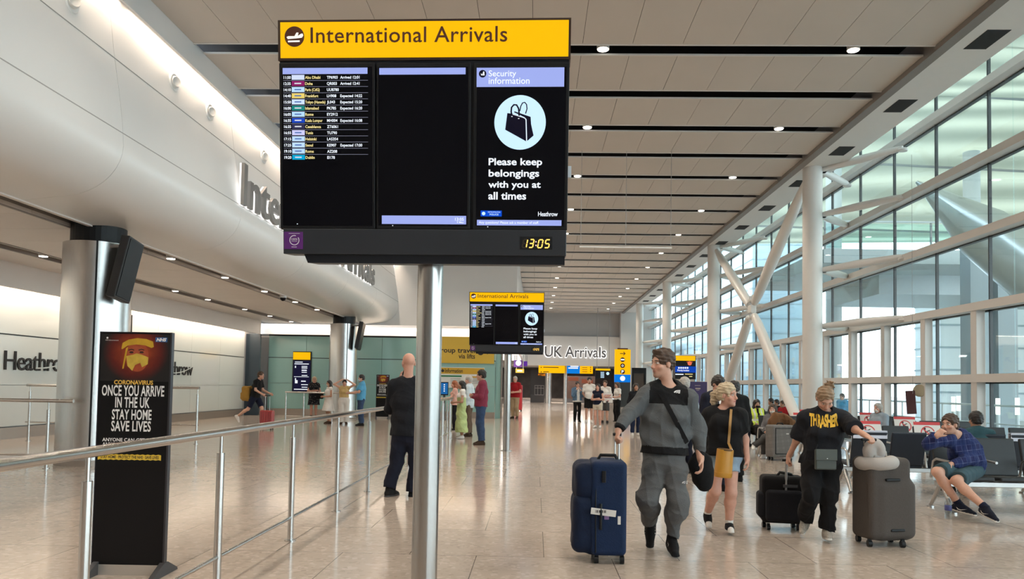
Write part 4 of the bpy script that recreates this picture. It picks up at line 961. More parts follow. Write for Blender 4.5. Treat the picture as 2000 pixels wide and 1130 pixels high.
# ================================================================== SEATING
LEATH = mat('seat_black', (0.016, 0.017, 0.019), 0.5, var=0.15, scale=30, bump=0.08, bscale=200)
LEATHB = mat('seat_navy', (0.010, 0.015, 0.026), 0.5, var=0.15, scale=30, bump=0.08, bscale=200)
ALU = mat('seat_aluminium', (0.50, 0.49, 0.48), 0.3, 0.9)
def bench(label, n, loc, rz, m=LEATH, sp=0.575, back_h=0.5, legs=None):
    t = thing('bench', label, 'bench', loc, rz=rz, group='rows of airport seats')
    W = sp * n
    MB().span(-W / 2 - 0.05, W / 2 + 0.05, -0.05, 0.05, 0.31, 0.38).build('beam', ALU, t, bevel=0.008)
    for k in range(n):
        x = -W / 2 + sp * (k + 0.5); w = sp - 0.07
        R = Matrix.Rotation(math.radians(-6), 3, 'X')
        MB().box((x, -0.06, 0.425), (w, 0.46, 0.055), Matrix.Rotation(math.radians(-4), 3, 'X')).build('seat', m, t, bevel=0.018)
        MB().box((x, 0.24, 0.43 + back_h / 2), (w, 0.045, back_h), Matrix.Rotation(math.radians(-13), 3, 'X')).build('backrest', m, t, bevel=0.015)
    for k in range(n + 1):
        x = -W / 2 + sp * k
        b = MB(); b.tube([(x, 0.22, 0.40), (x, 0.16, 0.62), (x, 0.08, 0.655), (x, -0.26, 0.645)], 0.017, 10); b.build('armrest', ALU, t, smooth=50)
    for x in (legs or (-W / 2 + 0.02, W / 2 - 0.02)):
        for s_ in (-1, 1):
            b = MB(); b.tube([(x, s_ * 0.03, 0.33), (x, s_ * 0.27, 0.03)], [0.032, 0.022], 10); b.lathe((x, s_ * 0.28, 0), [(0.045, 0), (0.045, 0.02)], 14); b.build('leg', ALU, t, smooth=40)
    return t
RED = mat('placard_red', (0.62, 0.05, 0.05), 0.5)
PAPER = mat('placard_white', (0.80, 0.77, 0.73), 0.55)
def placard(label, loc, rz, w=0.46, h=0.50, lean=-16, board=True, strip=False):
    t = thing('seat_placard', label, 'placard', loc, rz=rz, group='no sitting placards')
    if board:
        e = (0, math.radians(0), 0)
        p = MB().span(-w / 2, w / 2, -0.004, 0.004, 0, h).build('board', PAPER, t); p.rotation_euler = (math.radians(lean), 0, 0)
        b = MB(); b.span(-w / 2, w / 2, -0.006, -0.0045, h - 0.055, h); b.build('red_header', RED, p)
        b = MB(); ring(b, 0, h * 0.60, 0.105, 0.125, w=0.006, n=32); stroke(b, [(-0.082, h * 0.60 + 0.082), (0.082, h * 0.60 - 0.082)], 0.02, w=0.007); b.build('prohibition_ring', RED, p)
        b = MB(); stroke(b, [(-0.05, h * .60 + .06), (-0.03, h * .60 - .02), (0.035, h * .60 - .03), (0.045, h * .60 - .08)], 0.024, w=0.006); stroke(b, [(-0.06, h * .60 - .07), (-0.03, h * .60 - .02)], 0.02, w=0.006); stroke(b, [(-0.04, h * .60 + .02), (0.04, h * .60 + .05)], 0.016, w=0.006); disc(b, -0.045, h * .60 + .078, 0.018, w=0.006, n=12); rect(b, -0.17, -0.06, 0.05, 0.065, w=0.005); rect(b, -0.04, 0.1, 0.05, 0.065, w=0.005); b.build('sitting_symbol', BTXT, p)
    if strip:
        b = MB(); b.span(-w / 2, w / 2, -0.008, 0, -0.11, 0.004); b.span(-w / 2, w / 2, -0.008, 0.07, 0.0, 0.008); b.span(-w / 2, w / 2, 0.062, 0.07, -0.3, 0.0); b.build('folded_sheet', mat('sheet_white', (0.70, 0.74, 0.86), 0.5), t)
    return t
bench('row of black seats facing the camera with the man in the plaid shirt on it', 4, (6.42, 10.2, 0), 0, m=LEATH)
bench('row of dark seats with their backs to the camera, left of the man in plaid', 5, (6.13, 11.9, 0), math.pi, m=LEATHB)
bench('row of black seats carrying two red topped placards, facing the camera', 4, (6.62, 13.5, 0), 0, sp=0.53)
bench('row of black seats at right near the glass, level with the placards', 3, (8.62, 13.6, 0), 0, sp=0.56)
bench('farther row of black seats beside the glass wall', 3, (8.35, 16.2, 0), 0, sp=0.56)
bench('row of seats by the glass with the old seated woman', 2, (8.5, 18.9, 0), 0, sp=0.6)
bench('row of seats with the person in the yellow safety vest', 3, (6.0, 21.3, 0), 0, sp=0.6)
bench('short row of seats with the masked woman under the brown coat', 2, (5.75, 17.75, 0), 0, sp=0.6)
bench('short row of seats behind the checked suitcase carrying the upper placard', 2, (7.05, 18.75, 0), 0, sp=0.6)
bench('row of seats by the glass with three far seated people', 3, (8.45, 27.3, 0), -math.pi / 2, sp=0.66)
placard('no sitting placard with red top, left of the two on the front seats', (5.87, 13.66, 0.52), 0.0)
placard('no sitting placard with red top, behind the hand of the man in plaid', (6.90, 13.66, 0.52), 0.0)
placard('no sitting placard by the window above the farther seats', (7.79, 16.36, 0.52), 0.0, w=0.44)
placard('no sitting placard partly hidden by the old seated woman', (8.2, 19.06, 0.52), 0.0, w=0.44)
placard('no sitting placard behind the grey checked suitcase, upper one', (6.75, 18.95, 0.52), 0.0, w=0.52, h=0.55)
placard('no sitting placard behind the grey checked suitcase, lower one', (6.25, 17.95, 0.52), 0.0, w=0.5)
placard('white folded sheet over a dark seat back behind the printed tee', (4.98, 11.60, 0.935), 0.0, board=False, strip=True, w=0.5)
placard('white folded sheet over a dark seat back behind the man in plaid', (6.13, 11.60, 0.935), 0.0, board=False, strip=True, w=0.5)
placard('white folded sheet over a dark seat back at the right picture edge', (7.28, 11.60, 0.935), 0.0, board=False, strip=True, w=0.5)

# ================================================================== PEOPLE: smooth blended bodies
f4 = np.float32
def nz(v): v = np.asarray(v, float); return v / (np.linalg.norm(v) + 1e-9)
class Blob:
    def __init__(s): s.p = []; s.post = []
    def _a(s, fn, lo, hi, op, k): s.p.append((fn, np.minimum(lo, hi), np.maximum(lo, hi), op, k)); return s
    def cone(s, a, b, ra, rb, k=0.03, op='u', flat=0, lat=None, sq=1.0):
        """tapered rod; flat bit 1 cuts at a, bit 2 at b; lat/sq squash across the axis lat"""
        a = np.asarray(a, f4); b = np.asarray(b, f4); ba = b - a; L = float(np.linalg.norm(ba)) + 1e-9; ax = ba / L
        lt = None if lat is None else np.asarray(nz(np.asarray(lat) - ax * np.dot(lat, ax)), f4)
        def fn(P):
            pa = P - a; t = np.clip(pa @ ba / (L * L), 0, 1); q = pa - t[..., None] * ba
            if lt is not None:
                c = q @ lt; q = q + (c * (1 / sq - 1))[..., None] * lt
            d = np.sqrt((q * q).sum(-1)) - (ra + (rb - ra) * t)
            if lt is not None and sq < 1: d = d * (0.5 + 0.5 * sq)
            if flat & 1: d = np.maximum(d, -(pa @ ax))
            if flat & 2: d = np.maximum(d, pa @ ax - L)
            return d
        r = max(ra, rb) * max(1.0, sq)
        return s._a(fn, np.minimum(a, b) - r, np.maximum(a, b) + r, op, k)
    def chain(s, pts, rads, k=0.02, **kw):
        for i in range(len(pts) - 1): s.cone(pts[i], pts[i + 1], rads[i], rads[i + 1], k, **kw)
        return s
    def ell(s, c, r, R=None, k=0.03, op='u'):
        c = np.asarray(c, f4); r = np.asarray(r, f4); R_ = np.eye(3, dtype=f4) if R is None else np.asarray(R, f4)   # columns = axes
        def fn(P):
            q = (P - c) @ R_; k0 = np.sqrt(((q / r) ** 2).sum(-1)); k1 = np.sqrt(((q / (r * r)) ** 2).sum(-1)) + 1e-9
            return k0 * (k0 - 1) / k1
        m = float(r.max())
        return s._a(fn, c - m, c + m, op, k)
    def slab(s, a, b, wa, wb, lat, k=0.05, op='u', flat=0):
        """body section from a to b; wa, wb = (half width along lat, half depth)"""
        a = np.asarray(a, f4); b = np.asarray(b, f4); ba = b - a; L = float(np.linalg.norm(ba)) + 1e-9; ax = ba / L
        lt = np.asarray(nz(np.asarray(lat) - ax * np.dot(lat, ax)), f4); dp = np.cross(ax, lt)
        def fn(P):
            pa = P - a; z = pa @ ax; t = np.clip(z / L, 0, 1); w = wa[0] + (wb[0] - wa[0]) * t; d_ = wa[1] + (wb[1] - wa[1]) * t
            x = pa @ lt; y = pa @ dp; ez = np.maximum(np.maximum(-z, z - L), 0); m = (w + d_) / 2
            if flat: ez = ez * 0
            q = np.sqrt((x / w) ** 2 + (y / d_) ** 2 + (ez / (m * 0.8)) ** 2); d = (q - 1) * np.minimum(w, d_)
            if flat & 1: d = np.maximum(d, -z)
            if flat & 2: d = np.maximum(d, z - L)
            return d
        m = max(wa + wb)
        return s._a(fn, np.minimum(a, b) - m, np.maximum(a, b) + m, op, k)
    def rbox(s, c, half, R=None, rad=0.02, k=0.02, op='u'):
        c = np.asarray(c, f4); h = np.asarray(half, f4) - rad; R_ = np.eye(3, dtype=f4) if R is None else np.asarray(R, f4)
        def fn(P):
            q = np.abs((P - c) @ R_) - h
            return np.sqrt((np.maximum(q, 0) ** 2).sum(-1)) + np.minimum(q.max(-1), 0) - rad
        m = float(np.linalg.norm(half))
        return s._a(fn, c - m, c + m, op, k)
    def cut(s, q, n, box=None): s.post.append((np.asarray(q, f4), np.asarray(nz(n), f4), box)); return s   # keeps the side opposite n
    def mesh(s, res, fold=0.0, ffreq=22.0, seed=0):
        us = [p for p in s.p if p[3] == 'u']
        lo = np.min([p[1] for p in us], 0) - res * 3; hi = np.max([p[2] for p in us], 0) + res * 3
        n = np.ceil((hi - lo) / res).astype(int) + 1
        D = np.full(n, 9.0, f4); axs = [(lo[i] + np.arange(n[i]) * res).astype(f4) for i in range(3)]
        for fn, l, h, op, k in s.p:
            i0 = np.maximum(((l - k - res * 4 - lo) / res).astype(int), 0); i1 = np.minimum(((h + k + res * 4 - lo) / res).astype(int) + 1, n)
            if (i1 <= i0).any(): continue
            sl = tuple(slice(i0[i], i1[i]) for i in range(3))
            P = np.stack(np.meshgrid(*[axs[i][sl[i]] for i in range(3)], indexing='ij'), -1)
            d = fn(P).astype(f4); o = D[sl]
            if op == 'u':
                hh = np.maximum(k - np.abs(o - d), 0) / max(k, 1e-6); D[sl] = np.minimum(o, d) - hh * hh * k * 0.25
            else:
                d = -d; hh = np.maximum(k - np.abs(o - d), 0) / max(k, 1e-6); D[sl] = np.maximum(o, d) + hh * hh * k * 0.25
        if fold:
            rg = np.random.RandomState(seed); X, Y_, Z = [axs[i].reshape([-1 if j == i else 1 for j in range(3)]) for i in range(3)]
            w = 0
            for _ in range(4):
                v = rg.normal(size=3); v /= np.linalg.norm(v); v[2] *= 1.3; fq = ffreq * rg.uniform(0.5, 1.5); ph = rg.uniform(0, 6.28)
                w = w + np.sin(fq * (v[0] * X + v[1] * Y_ + v[2] * Z) + ph + 1.6 * np.sin(9 * (v[1] * X - v[0] * Y_ + 0.7 * Z) + ph * 2))
            D += (fold * 0.5) * w.astype(f4)
            w = 0
            for _ in range(3):
                v = rg.normal(size=3); v /= np.linalg.norm(v); fq = ffreq * rg.uniform(2.2, 3.6); ph = rg.uniform(0, 6.28)
                w = w + (1 - np.abs(np.sin(0.5 * fq * (v[0] * X + v[1] * Y_ + v[2] * Z) + ph + 2.0 * np.sin(7 * (v[2] * X + v[0] * Y_ - v[1] * Z) + ph)))) ** 3
            D -= (fold * 0.45) * w.astype(f4)
        for q, nn, box in s.post:
            X, Y_, Z = [axs[i].reshape([-1 if j == i else 1 for j in range(3)]) - q[i] for i in range(3)]
            pl = (X * nn[0] + Y_ * nn[1] + Z * nn[2])
            if box is not None: pl = np.where((X * X + Y_ * Y_ + Z * Z) < box * box, pl, -9)
            D = np.maximum(D, pl)
        return surfnet(D, lo, res)
def surfnet(D, lo, res):
    S = D < 0; c = np.zeros(np.array(D.shape) - 1, np.int8)
    for dx in (0, 1):
        for dy in (0, 1):
            for dz in (0, 1): c += S[dx:D.shape[0] - 1 + dx, dy:D.shape[1] - 1 + dy, dz:D.shape[2] - 1 + dz]
    act = (c > 0) & (c < 8); I = np.argwhere(act)
    idx = np.full(act.shape, -1, np.int64); idx[act] = np.arange(len(I))
    if len(I) == 0: return np.zeros((0, 3)), np.zeros((0, 4), int)
    acc = np.zeros((len(I), 3)); cnt = np.zeros(len(I))
    cor = [np.array((x, y, z)) for x in (0, 1) for y in (0, 1) for z in (0, 1)]
    val = [D[tuple((I + q).T)] for q in cor]
    for i in range(8):
        for j in range(i + 1, 8):
            if np.abs(cor[i] - cor[j]).sum() != 1: continue
            a, b = val[i], val[j]; m = (a < 0) != (b < 0)
            t = (a[m] / (a[m] - b[m]))[:, None]; acc[m] += cor[i] + t * (cor[j] - cor[i]); cnt[m] += 1
    V = lo + (I + acc / cnt[:, None]) * res
    F = []
    for ax in range(3):
        o1, o2 = [(1, 2), (2, 0), (0, 1)][ax]
        A = np.take(S, range(0, S.shape[ax] - 1), ax); B = np.take(S, range(1, S.shape[ax]), ax)
        E = np.argwhere(A != B); ok = (E[:, o1] > 0) & (E[:, o2] > 0) & (E[:, o1] < act.shape[o1]) & (E[:, o2] < act.shape[o2]); E = E[ok]
        if len(E) == 0: continue
        fl = A[tuple(E.T)]
        def g(a, b):
            Q = E.copy(); Q[:, o1] -= a; Q[:, o2] -= b; return idx[tuple(Q.T)]
        q = np.stack([g(1, 1), g(0, 1), g(0, 0), g(1, 0)], 1); q[~fl] = q[~fl][:, ::-1]; F.append(q)
    F = np.concatenate(F)
    return V, F[(F >= 0).all(1)]
def put_mesh(name, V, F, mats, parent, origin, mi=None, attr=None, relax=1):
    if relax and len(V):
        n = len(V); a = np.concatenate([F[:, 0], F[:, 1], F[:, 2], F[:, 3], F[:, 1], F[:, 2], F[:, 3], F[:, 0]]); b = np.concatenate([F[:, 1], F[:, 2], F[:, 3], F[:, 0], F[:, 0], F[:, 1], F[:, 2], F[:, 3]])
        for _ in range(relax):
            s_ = np.zeros((n, 3)); np.add.at(s_, a, V[b]); c = np.bincount(a, minlength=n)[:, None]; V = V * 0.6 + 0.4 * s_ / np.maximum(c, 1)
    me = bpy.data.meshes.new(name); V0 = V - np.asarray(origin)
    me.vertices.add(len(V)); me.vertices.foreach_set('co', V0.astype(f4).ravel())
    me.loops.add(F.size); me.loops.foreach_set('vertex_index', F.astype(np.int32).ravel())
    me.polygons.add(len(F)); me.polygons.foreach_set('loop_start', (np.arange(len(F)) * 4).astype(np.int32)); me.polygons.foreach_set('loop_total', np.full(len(F), 4, np.int32))
    for m in (mats if isinstance(mats, (list, tuple)) else [mats]): me.materials.append(m)
    me.update(calc_edges=True)
    if mi is not None: me.polygons.foreach_set('material_index', mi(V[F].mean(1)).astype(np.int32))
    if attr is not None:
        for an, fn in attr.items():
            at = me.attributes.new(an, 'FLOAT_VECTOR', 'POINT'); at.data.foreach_set('vector', fn(V).astype(f4).ravel())
    me.shade_smooth(); me.validate()
    return link_mesh(name, me, parent)

# ---- skin whose face features sit in the head's own measure (attribute 'face': sideways, forward, up)
_skins = {}
def skin_mat(tone=(0.55, 0.30, 0.21), brow=(0.07, 0.04, 0.025), lip=(0.42, 0.15, 0.13), beard=0.0, mask=None):
    key = (tone, brow, lip, beard, mask)
    if key in _skins: return _skins[key]
    m = bpy.data.materials.new('skin'); m.use_nodes = True; nt = m.node_tree; p = nt.nodes['Principled BSDF']; N = nt.nodes.new; L = nt.links.new
    p.inputs['Roughness'].default_value = 0.5; p.inputs['Specular IOR Level'].default_value = 0.35
    at = N('ShaderNodeAttribute'); at.attribute_name = 'face'; sp = N('ShaderNodeSeparateXYZ'); L(at.outputs['Vector'], sp.inputs[0])
    ab = N('ShaderNodeMath'); ab.operation = 'ABSOLUTE'; L(sp.outputs[0], ab.inputs[0])
    def mth(op, a, b=None, c=None):
        n = N('ShaderNodeMath'); n.operation = op
        for i, v in enumerate((a, b, c)):
            if v is None: continue
            if isinstance(v, (int, float)): n.inputs[i].default_value = v
            else: L(v, n.inputs[i])
        return n.outputs[0]
    fr = mth('GREATER_THAN', sp.outputs[1], 0.03)
    def oval(cx, cz, rx, rz, soft=0.35, rot=0.0):
        u = mth('SUBTRACT', ab.outputs[0], cx); v = mth('SUBTRACT', sp.outputs[2], cz)
        if rot: v = mth('MULTIPLY_ADD', u, rot, v)
        d = mth('ADD', mth('POWER', mth('DIVIDE', u, rx), 2.0), mth('POWER', mth('DIVIDE', v, rz), 2.0))
        mr = N('ShaderNodeMapRange'); mr.inputs['From Min'].default_value = 1 + soft; mr.inputs['From Max'].default_value = 1 - soft; L(d, mr.inputs['Value'])
        return mth('MULTIPLY', mr.outputs[0], fr)
    nz_ = N('ShaderNodeTexNoise'); nz_.inputs['Scale'].default_value = 30; tc = N('ShaderNodeTexCoord'); L(tc.outputs['Object'], nz_.inputs[0])
    mx = N('ShaderNodeMix'); mx.data_type = 'RGBA'; mx.inputs[6].default_value = tuple(c * 0.9 for c in tone) + (1,); mx.inputs[7].default_value = tuple(min(1, c * 1.1) for c in tone) + (1,); L(nz_.outputs[0], mx.inputs[0]); col = mx.outputs[2]
    def over(col, msk, c, a=1.0):
        x = N('ShaderNodeMix'); x.data_type = 'RGBA'; L(mth('MULTIPLY', msk, a), x.inputs[0]); L(col, x.inputs[6]); x.inputs[7].default_value = tuple(c) + (1,); return x.outputs[2]
    if beard:
        col = over(col, oval(0.0, -0.100, 0.036, 0.034, 0.8), brow, beard); col = over(col, oval(0.0, -0.048, 0.03, 0.008, 0.8), brow, beard * .7)
    col = over(col, oval(0.036, -0.03, 0.025, 0.02, 0.9), tuple(np.array(tone) * np.array((1.05, 0.78, 0.75))), 0.5)
    col = over(col, oval(0.0, -0.062, 0.025, 0.0085), lip, 0.8); col = over(col, oval(0.0, -0.062, 0.021, 0.0018), (0.1, 0.03, 0.03), 0.8)
    col = over(col, oval(0.033, 0.030, 0.021, 0.0055, 0.5, 0.12), brow, 0.9)
    col = over(col, oval(0.032, 0.010, 0.0165, 0.0085), (0.09, 0.045, 0.03), 0.7)
    col = over(col, oval(0.032, 0.008, 0.0145, 0.0062), (0.70, 0.68, 0.66)); col = over(col, oval(0.032, 0.0085, 0.0058, 0.0062), (0.03, 0.025, 0.02))
    col = over(col, oval(0.008, -0.036, 0.0045, 0.003), (0.12, 0.04, 0.03), 0.7)
    L(col, p.inputs['Base Color'])
    _skins[key] = m
    return m
FAIR = (0.56, 0.32, 0.235); PINK = (0.60, 0.33, 0.25); TAN = (0.42, 0.23, 0.15)

def cloth(name, col, var=0.12, scale=14, bump=0.25, bscale=90, rough=0.85): return mat(name, col, rough, var=var, scale=scale, bump=bump, bscale=bscale, spec=0.15, sheen=0.03)
def rz_(a): a = math.radians(a); return np.array([[math.cos(a), -math.sin(a), 0], [math.sin(a), math.cos(a), 0], [0, 0, 1.0]])

STAND = dict(pel=(0, .0, .96), ha=(-.088, 0, .92), hb=(.088, 0, .92), ka=(-.095, -.02, .50), kb=(.095, -.02, .50), aa=(-.10, .035, .085), ab=(.10, .035, .085),
             che=(0, .01, 1.27), nek=(0, .03, 1.485), sa=(-.182, .02, 1.425), sb=(.182, .02, 1.425), ea=(-.235, .05, 1.13), eb=(.235, .05, 1.13), wa=(-.25, -.03, .885), wb=(.25, -.03, .885), hd=(0, -.012, 1.635))
ARMS = {'down': {}, 'crossed': dict(ea=(-.25, -.03, 1.14), eb=(.25, -.03, 1.14), wa=(.06, -.23, 1.17), wb=(-.06, -.20, 1.13)),
        'phone': dict(ea=(-.24, -.14, 1.16), eb=(.24, -.14, 1.16), wa=(-.10, -.25, 1.42), wb=(.08, -.25, 1.40)),
        'onephone': dict(eb=(.25, -.08, 1.15), wb=(.13, -.14, 1.46)),
        'front': dict(ea=(-.24, .0, 1.13), eb=(.24, .0, 1.13), wa=(-.09, -.25, 1.10), wb=(.09, -.25, 1.10)),
        'headtop': dict(sa=(-.185, .01, 1.45), sb=(.185, .01, 1.45), ea=(-.40, -.06, 1.58), eb=(.40, -.06, 1.58), wa=(-.13, -.06, 1.75), wb=(.13, -.06, 1.75)),
        'rail': dict(ea=(-.24, -.12, 1.17), eb=(.24, -.12, 1.17), wa=(-.12, -.40, 1.13), wb=(.12, -.40, 1.13))}
SIT = dict(pel=(0, .02, .50), ha=(-.09, 0, .50), hb=(.09, 0, .50), ka=(-.11, -.42, .50), kb=(.11, -.42, .50), aa=(-.11, -.42, .085), ab=(.11, -.42, .085),
           che=(0, .08, .82), nek=(0, .09, 1.03), sa=(-.18, .09, .97), sb=(.18, .09, .97), ea=(-.24, .03, .70), eb=(.24, .03, .70), wa=(-.12, -.22, .62), wb=(.12, -.22, .62), hd=(0, .03, 1.18))

def person(label, G, H=1.72, yaw=0, pose=None, arms='down', over=None, px=None, look=0, nod=0, tilt=0, fem=False, res=0.012, bulk=1.0, skin=None, top=None, bot=None, shoes=None, hair=None, hands=None, feet=None, group=None, extra=None, hs=1.0, face=True, sh=1.0):
    """G: floor point. over: joints in the figure's own measure (a = its right side, b = its left side; it looks along -y).
    px: joints from the picture (x, y, depth from G)."""
    G = np.array([G[0], G[1], 0.0]); s = H / 1.75; Rz = rz_(yaw)
    J = dict(STAND if pose is None else pose); J.update(ARMS[arms]); J.update(over or {})
    if fem:
        for k, f_ in (('sa', .90), ('sb', .90), ('ha', 1.05), ('hb', 1.05)): J[k] = (J[k][0] * f_,) + tuple(J[k][1:])
    J = {k: G + Rz @ (np.array(v, float) * s) for k, v in J.items()}
    for k, v in (px or {}).items(): J[k] = at_Y(v[0], v[1], G[1] + v[2])
    root = thing('person', label, 'person', G, group=group)
    fw_ = Rz @ np.array([0, -1.0, 0]); lat = nz(J['sb'] - J['sa']); hl = nz(J['hb'] - J['ha'])
    up = nz(J['nek'] - J['pel'])
    hf = rz_(yaw + look) @ np.array([0, -math.cos(math.radians(nod)), -math.sin(math.radians(nod))]); hlft = rz_(yaw + look) @ np.array([1.0, 0, 0]); hu = np.cross(hlft, hf) * -1.0
    hu = nz(hu); hu = hu if hu[2] > 0 else -hu
    if tilt: c_, s_ = math.cos(math.radians(tilt)), math.sin(math.radians(tilt)); hlft, hu = hlft * c_ + hu * s_, hu * c_ - hlft * s_
    HC_ = J['hd']; q = s * hs
    hp = lambda x, y, z: HC_ + (hlft * x + hf * y + hu * z) * q
    HR = np.stack([hlft, hf, hu], 1)
    bw = bulk; cw, cdp = (0.142 if fem else 0.158) * bw * s, (0.098 if fem else 0.112) * bw * s; ww, wd_ = (0.118 if fem else 0.138) * bw * s, (0.088 if fem else 0.102) * bw * s; pw, pd = (0.160 if fem else 0.150) * bw * s, (0.112 if fem else 0.112) * bw * s
    waist = J['pel'] * 0.52 + J['che'] * 0.48
    def torso(B, g=0.0, k=0.06, neck=True):
        B.slab(J['pel'] - up * 0.03 * s, waist, (pw + g, pd + g), (ww + g, wd_ + g), hl, k); B.slab(waist, J['che'], (ww + g, wd_ + g), (cw + g, cdp + g), lat, k)
        B.slab(J['che'], J['nek'] - up * 0.07 * s, (cw + g, cdp + g), (cw * 0.86 + g, cdp * 0.72 + g), lat, k)
        for sd in ('a', 'b'):
            B.cone(J['nek'] + up * 0.005 * s, J['s' + sd], 0.050 * s + g * .6, 0.052 * s + g, 0.045)
        if fem:
            for e in (-1, 1): B.ell(J['che'] + up * .03 * s + nz(np.cross(lat, up)) * 0.082 * s * bw + lat * e * .062 * s, np.array((.058, .055, .058)) * s * bw + g * .7, None, 0.05)
    def arm(B, sd, r, g=0.0, upto=2.0, k=0.03, flat=False, cuff=None):
        S_, E_, W_ = J['s' + sd], J['e' + sd], J['w' + sd]; r0, r1, r2 = [x * s * (0.88 if fem else 1) * min(bw, 1.2) + g for x in (.050, .041, .028)]
        if upto <= 1: B.cone(S_, S_ + (E_ - S_) * upto, r0, r0 + (r1 - r0) * upto + (g * .5), k, flat=2)
        else:
            B.cone(S_, E_, r0, r1, k); e = E_ + (W_ - E_) * (upto - 1); B.cone(E_, e, r1, (r1 + (r2 - r1) * (upto - 1)) if cuff is None else cuff, k, flat=2 if flat else 0)
    def leg(B, sd, g=0.0, g2=None, upto=2.0, k=0.035, flat=False, cloth_=False):
        g2 = g if g2 is None else g2
        h, kn, a = J['h' + sd], J['k' + sd], J['a' + sd]; r0, r1, r2, r3 = [x * s * (1.02 if fem else 1.0) * (0.6 + 0.4 * bw) for x in ((.086, .062, .058, .050) if cloth_ else (.084, .054, .054, .036))]
        if upto <= 1: B.cone(h, h + (kn - h) * upto, r0 + g, r0 + (r1 - r0) * upto + g2, k, flat=2 if flat else 0); return
        B.cone(h, kn, r0 + g, r1 + (g + g2) / 2, k); f_ = min(upto - 1, 1.0); back = nz(np.cross(nz(kn - h), hl)); m = kn + (a - kn) * 0.32
        dirb = nz(np.cross(hl, nz(a - kn))); dirb = dirb if dirb @ fw_ < 0 else -dirb; m = m + dirb * (0.006 if cloth_ else 0.014) * s
        if f_ <= 0.33: B.cone(kn, kn + (a - kn) * f_, r1 + g, r2 + g2, k, flat=2 if flat else 0)
        else:
            B.cone(kn, m, r1 + (g + g2) / 2, r2 + (g + g2) / 2, k); e = m + (a - m) * ((f_ - .32) / .68); B.cone(m, e, r2 + (g + g2) / 2, r3 + g2, k, flat=2 if flat else 0)
    # ---------------- hands: palm, four fingers, thumb
    def hand(B, sd):
        hd = dict(curl=0.5, dirv=None, normal=None); hd.update((hands or {}).get(sd, {}))
        W_, E_ = J['w' + sd], J['e' + sd]; d = nz(W_ - E_) if hd['dirv'] is None else nz(hd['dirv'])
        inw = (lat if sd == 'a' else -lat); n_ = inw if hd['normal'] is None else np.asarray(hd['normal'], float)   # palm side
        n_ = nz(n_ - d * (n_ @ d)); ac = np.cross(d, n_) * (-1 if sd == 'a' else 1)                                  # towards the thumb
        if hd['normal'] is None and ac @ fw_ < 0: ac = -ac
        z = s * (0.90 if fem else 1.0)
        B.cone(E_ + (W_ - E_) * .8, W_ + d * .02 * z, .027 * z, .026 * z, .02)
        Rm = np.stack([ac, d, n_], 1); B.ell(W_ + d * .052 * z, np.array((.042, .052, .018)) * z, Rm, .02)
        if res > 0.0135:
            B.cone(W_ + d * .08 * z, W_ + (d * .15 + n_ * .04 * hd['curl'] * 1.5) * z, .024 * z, .016 * z, .02, lat=n_, sq=0.55); B.cone(W_ + (d * .03 + ac * .03) * z, W_ + (d * .085 + ac * .055 + n_ * .02) * z, .013 * z, .009 * z, .015); return
        for i, (o, l) in enumerate(((.030, .074), (.010, .083), (-.011, .078), (-.031, .060))):
            p = W_ + (d * .092 + ac * o) * z; an = 0.0; r = (.0098, .0092, .0086, .0078)
            for j, fr in enumerate((.45, .32, .25)):
                an += hd['curl'] * (0.75 if j == 0 else 0.95) * (1 + 0.08 * i); dv = d * math.cos(an) + n_ * math.sin(an); p2 = p + dv * l * fr * z; B.cone(p, p2, r[j] * z, r[j + 1] * z, .006); p = p2
        p = W_ + (d * .025 + ac * .030) * z; dv = nz(d * .75 + ac * .55 + n_ * .35); p2 = p + dv * .045 * z; B.cone(p, p2, .0135 * z, .0105 * z, .012); dv = nz(d * .9 + ac * .15 + n_ * (.3 + hd['curl'] * .5)); B.cone(p2, p2 + dv * .035 * z, .0105 * z, .008 * z, .006)
    # ---------------- the body
    B = Blob(); torso(B)
    for sd in 'ab': arm(B, sd, 0); leg(B, sd); hand(B, sd)
    nb = J['nek']
    B.cone(nb - up * .02 * s, hp(0, -.022, -.05), (.050 if fem else .057) * s * min(bw, 1.1), (.046 if fem else .053) * s, .03)
    B.ell(hp(0, -.012, .040), np.array((.076, .096, .086)) * q, HR, .03); B.ell(hp(0, .020, -.040), np.array((.060, .070, .080)) * q, HR, .03); B.ell(hp(0, .068, -.100), np.array((.026, .022, .020)) * q, HR, .03)
    if res < 0.0135:
        B.cone(hp(0, .088, .012), hp(0, .108, -.028), .009 * q, .0135 * q, .014); B.ell(hp(0, .100, -.034), np.array((.017, .012, .009)) * q, HR, .012)
        B.ell(hp(0, .078, .030), np.array((.052, .016, .011)) * q, HR, .02)
        for e in (-1, 1):
            B.ell(hp(.033 * e, .100, .008), np.array((.017, .016, .012)) * q, HR, .012, 'd'); B.ell(hp(.032 * e, .077, .008), np.array((.013, .013, .0125)) * q, HR, .004); B.ell(hp(.047 * e, .058, -.030), np.array((.024, .022, .020)) * q, HR, .025)
        B.ell(hp(0, .084, -.056), np.array((.024, .013, .006)) * q, HR, .008); B.ell(hp(0, .083, -.069), np.array((.021, .013, .007)) * q, HR, .008)
    for e in (-1, 1):
        if res < 0.02: B.ell(hp(.077 * e, -.012, -.002), np.array((.010, .020, .033)) * q, HR, .010)
    if feet is not None or shoes is None or True:
        pass
    V, F = B.mesh(res)
    def face_attr(v):
        r = (v - HC_) @ HR / q; far = (np.abs(r) > 0.16).any(1); r[far] = (9, -9, 9); return r
    put_mesh('body', V, F, skin or skin_mat(FAIR), root, G, attr={'face': face_attr})
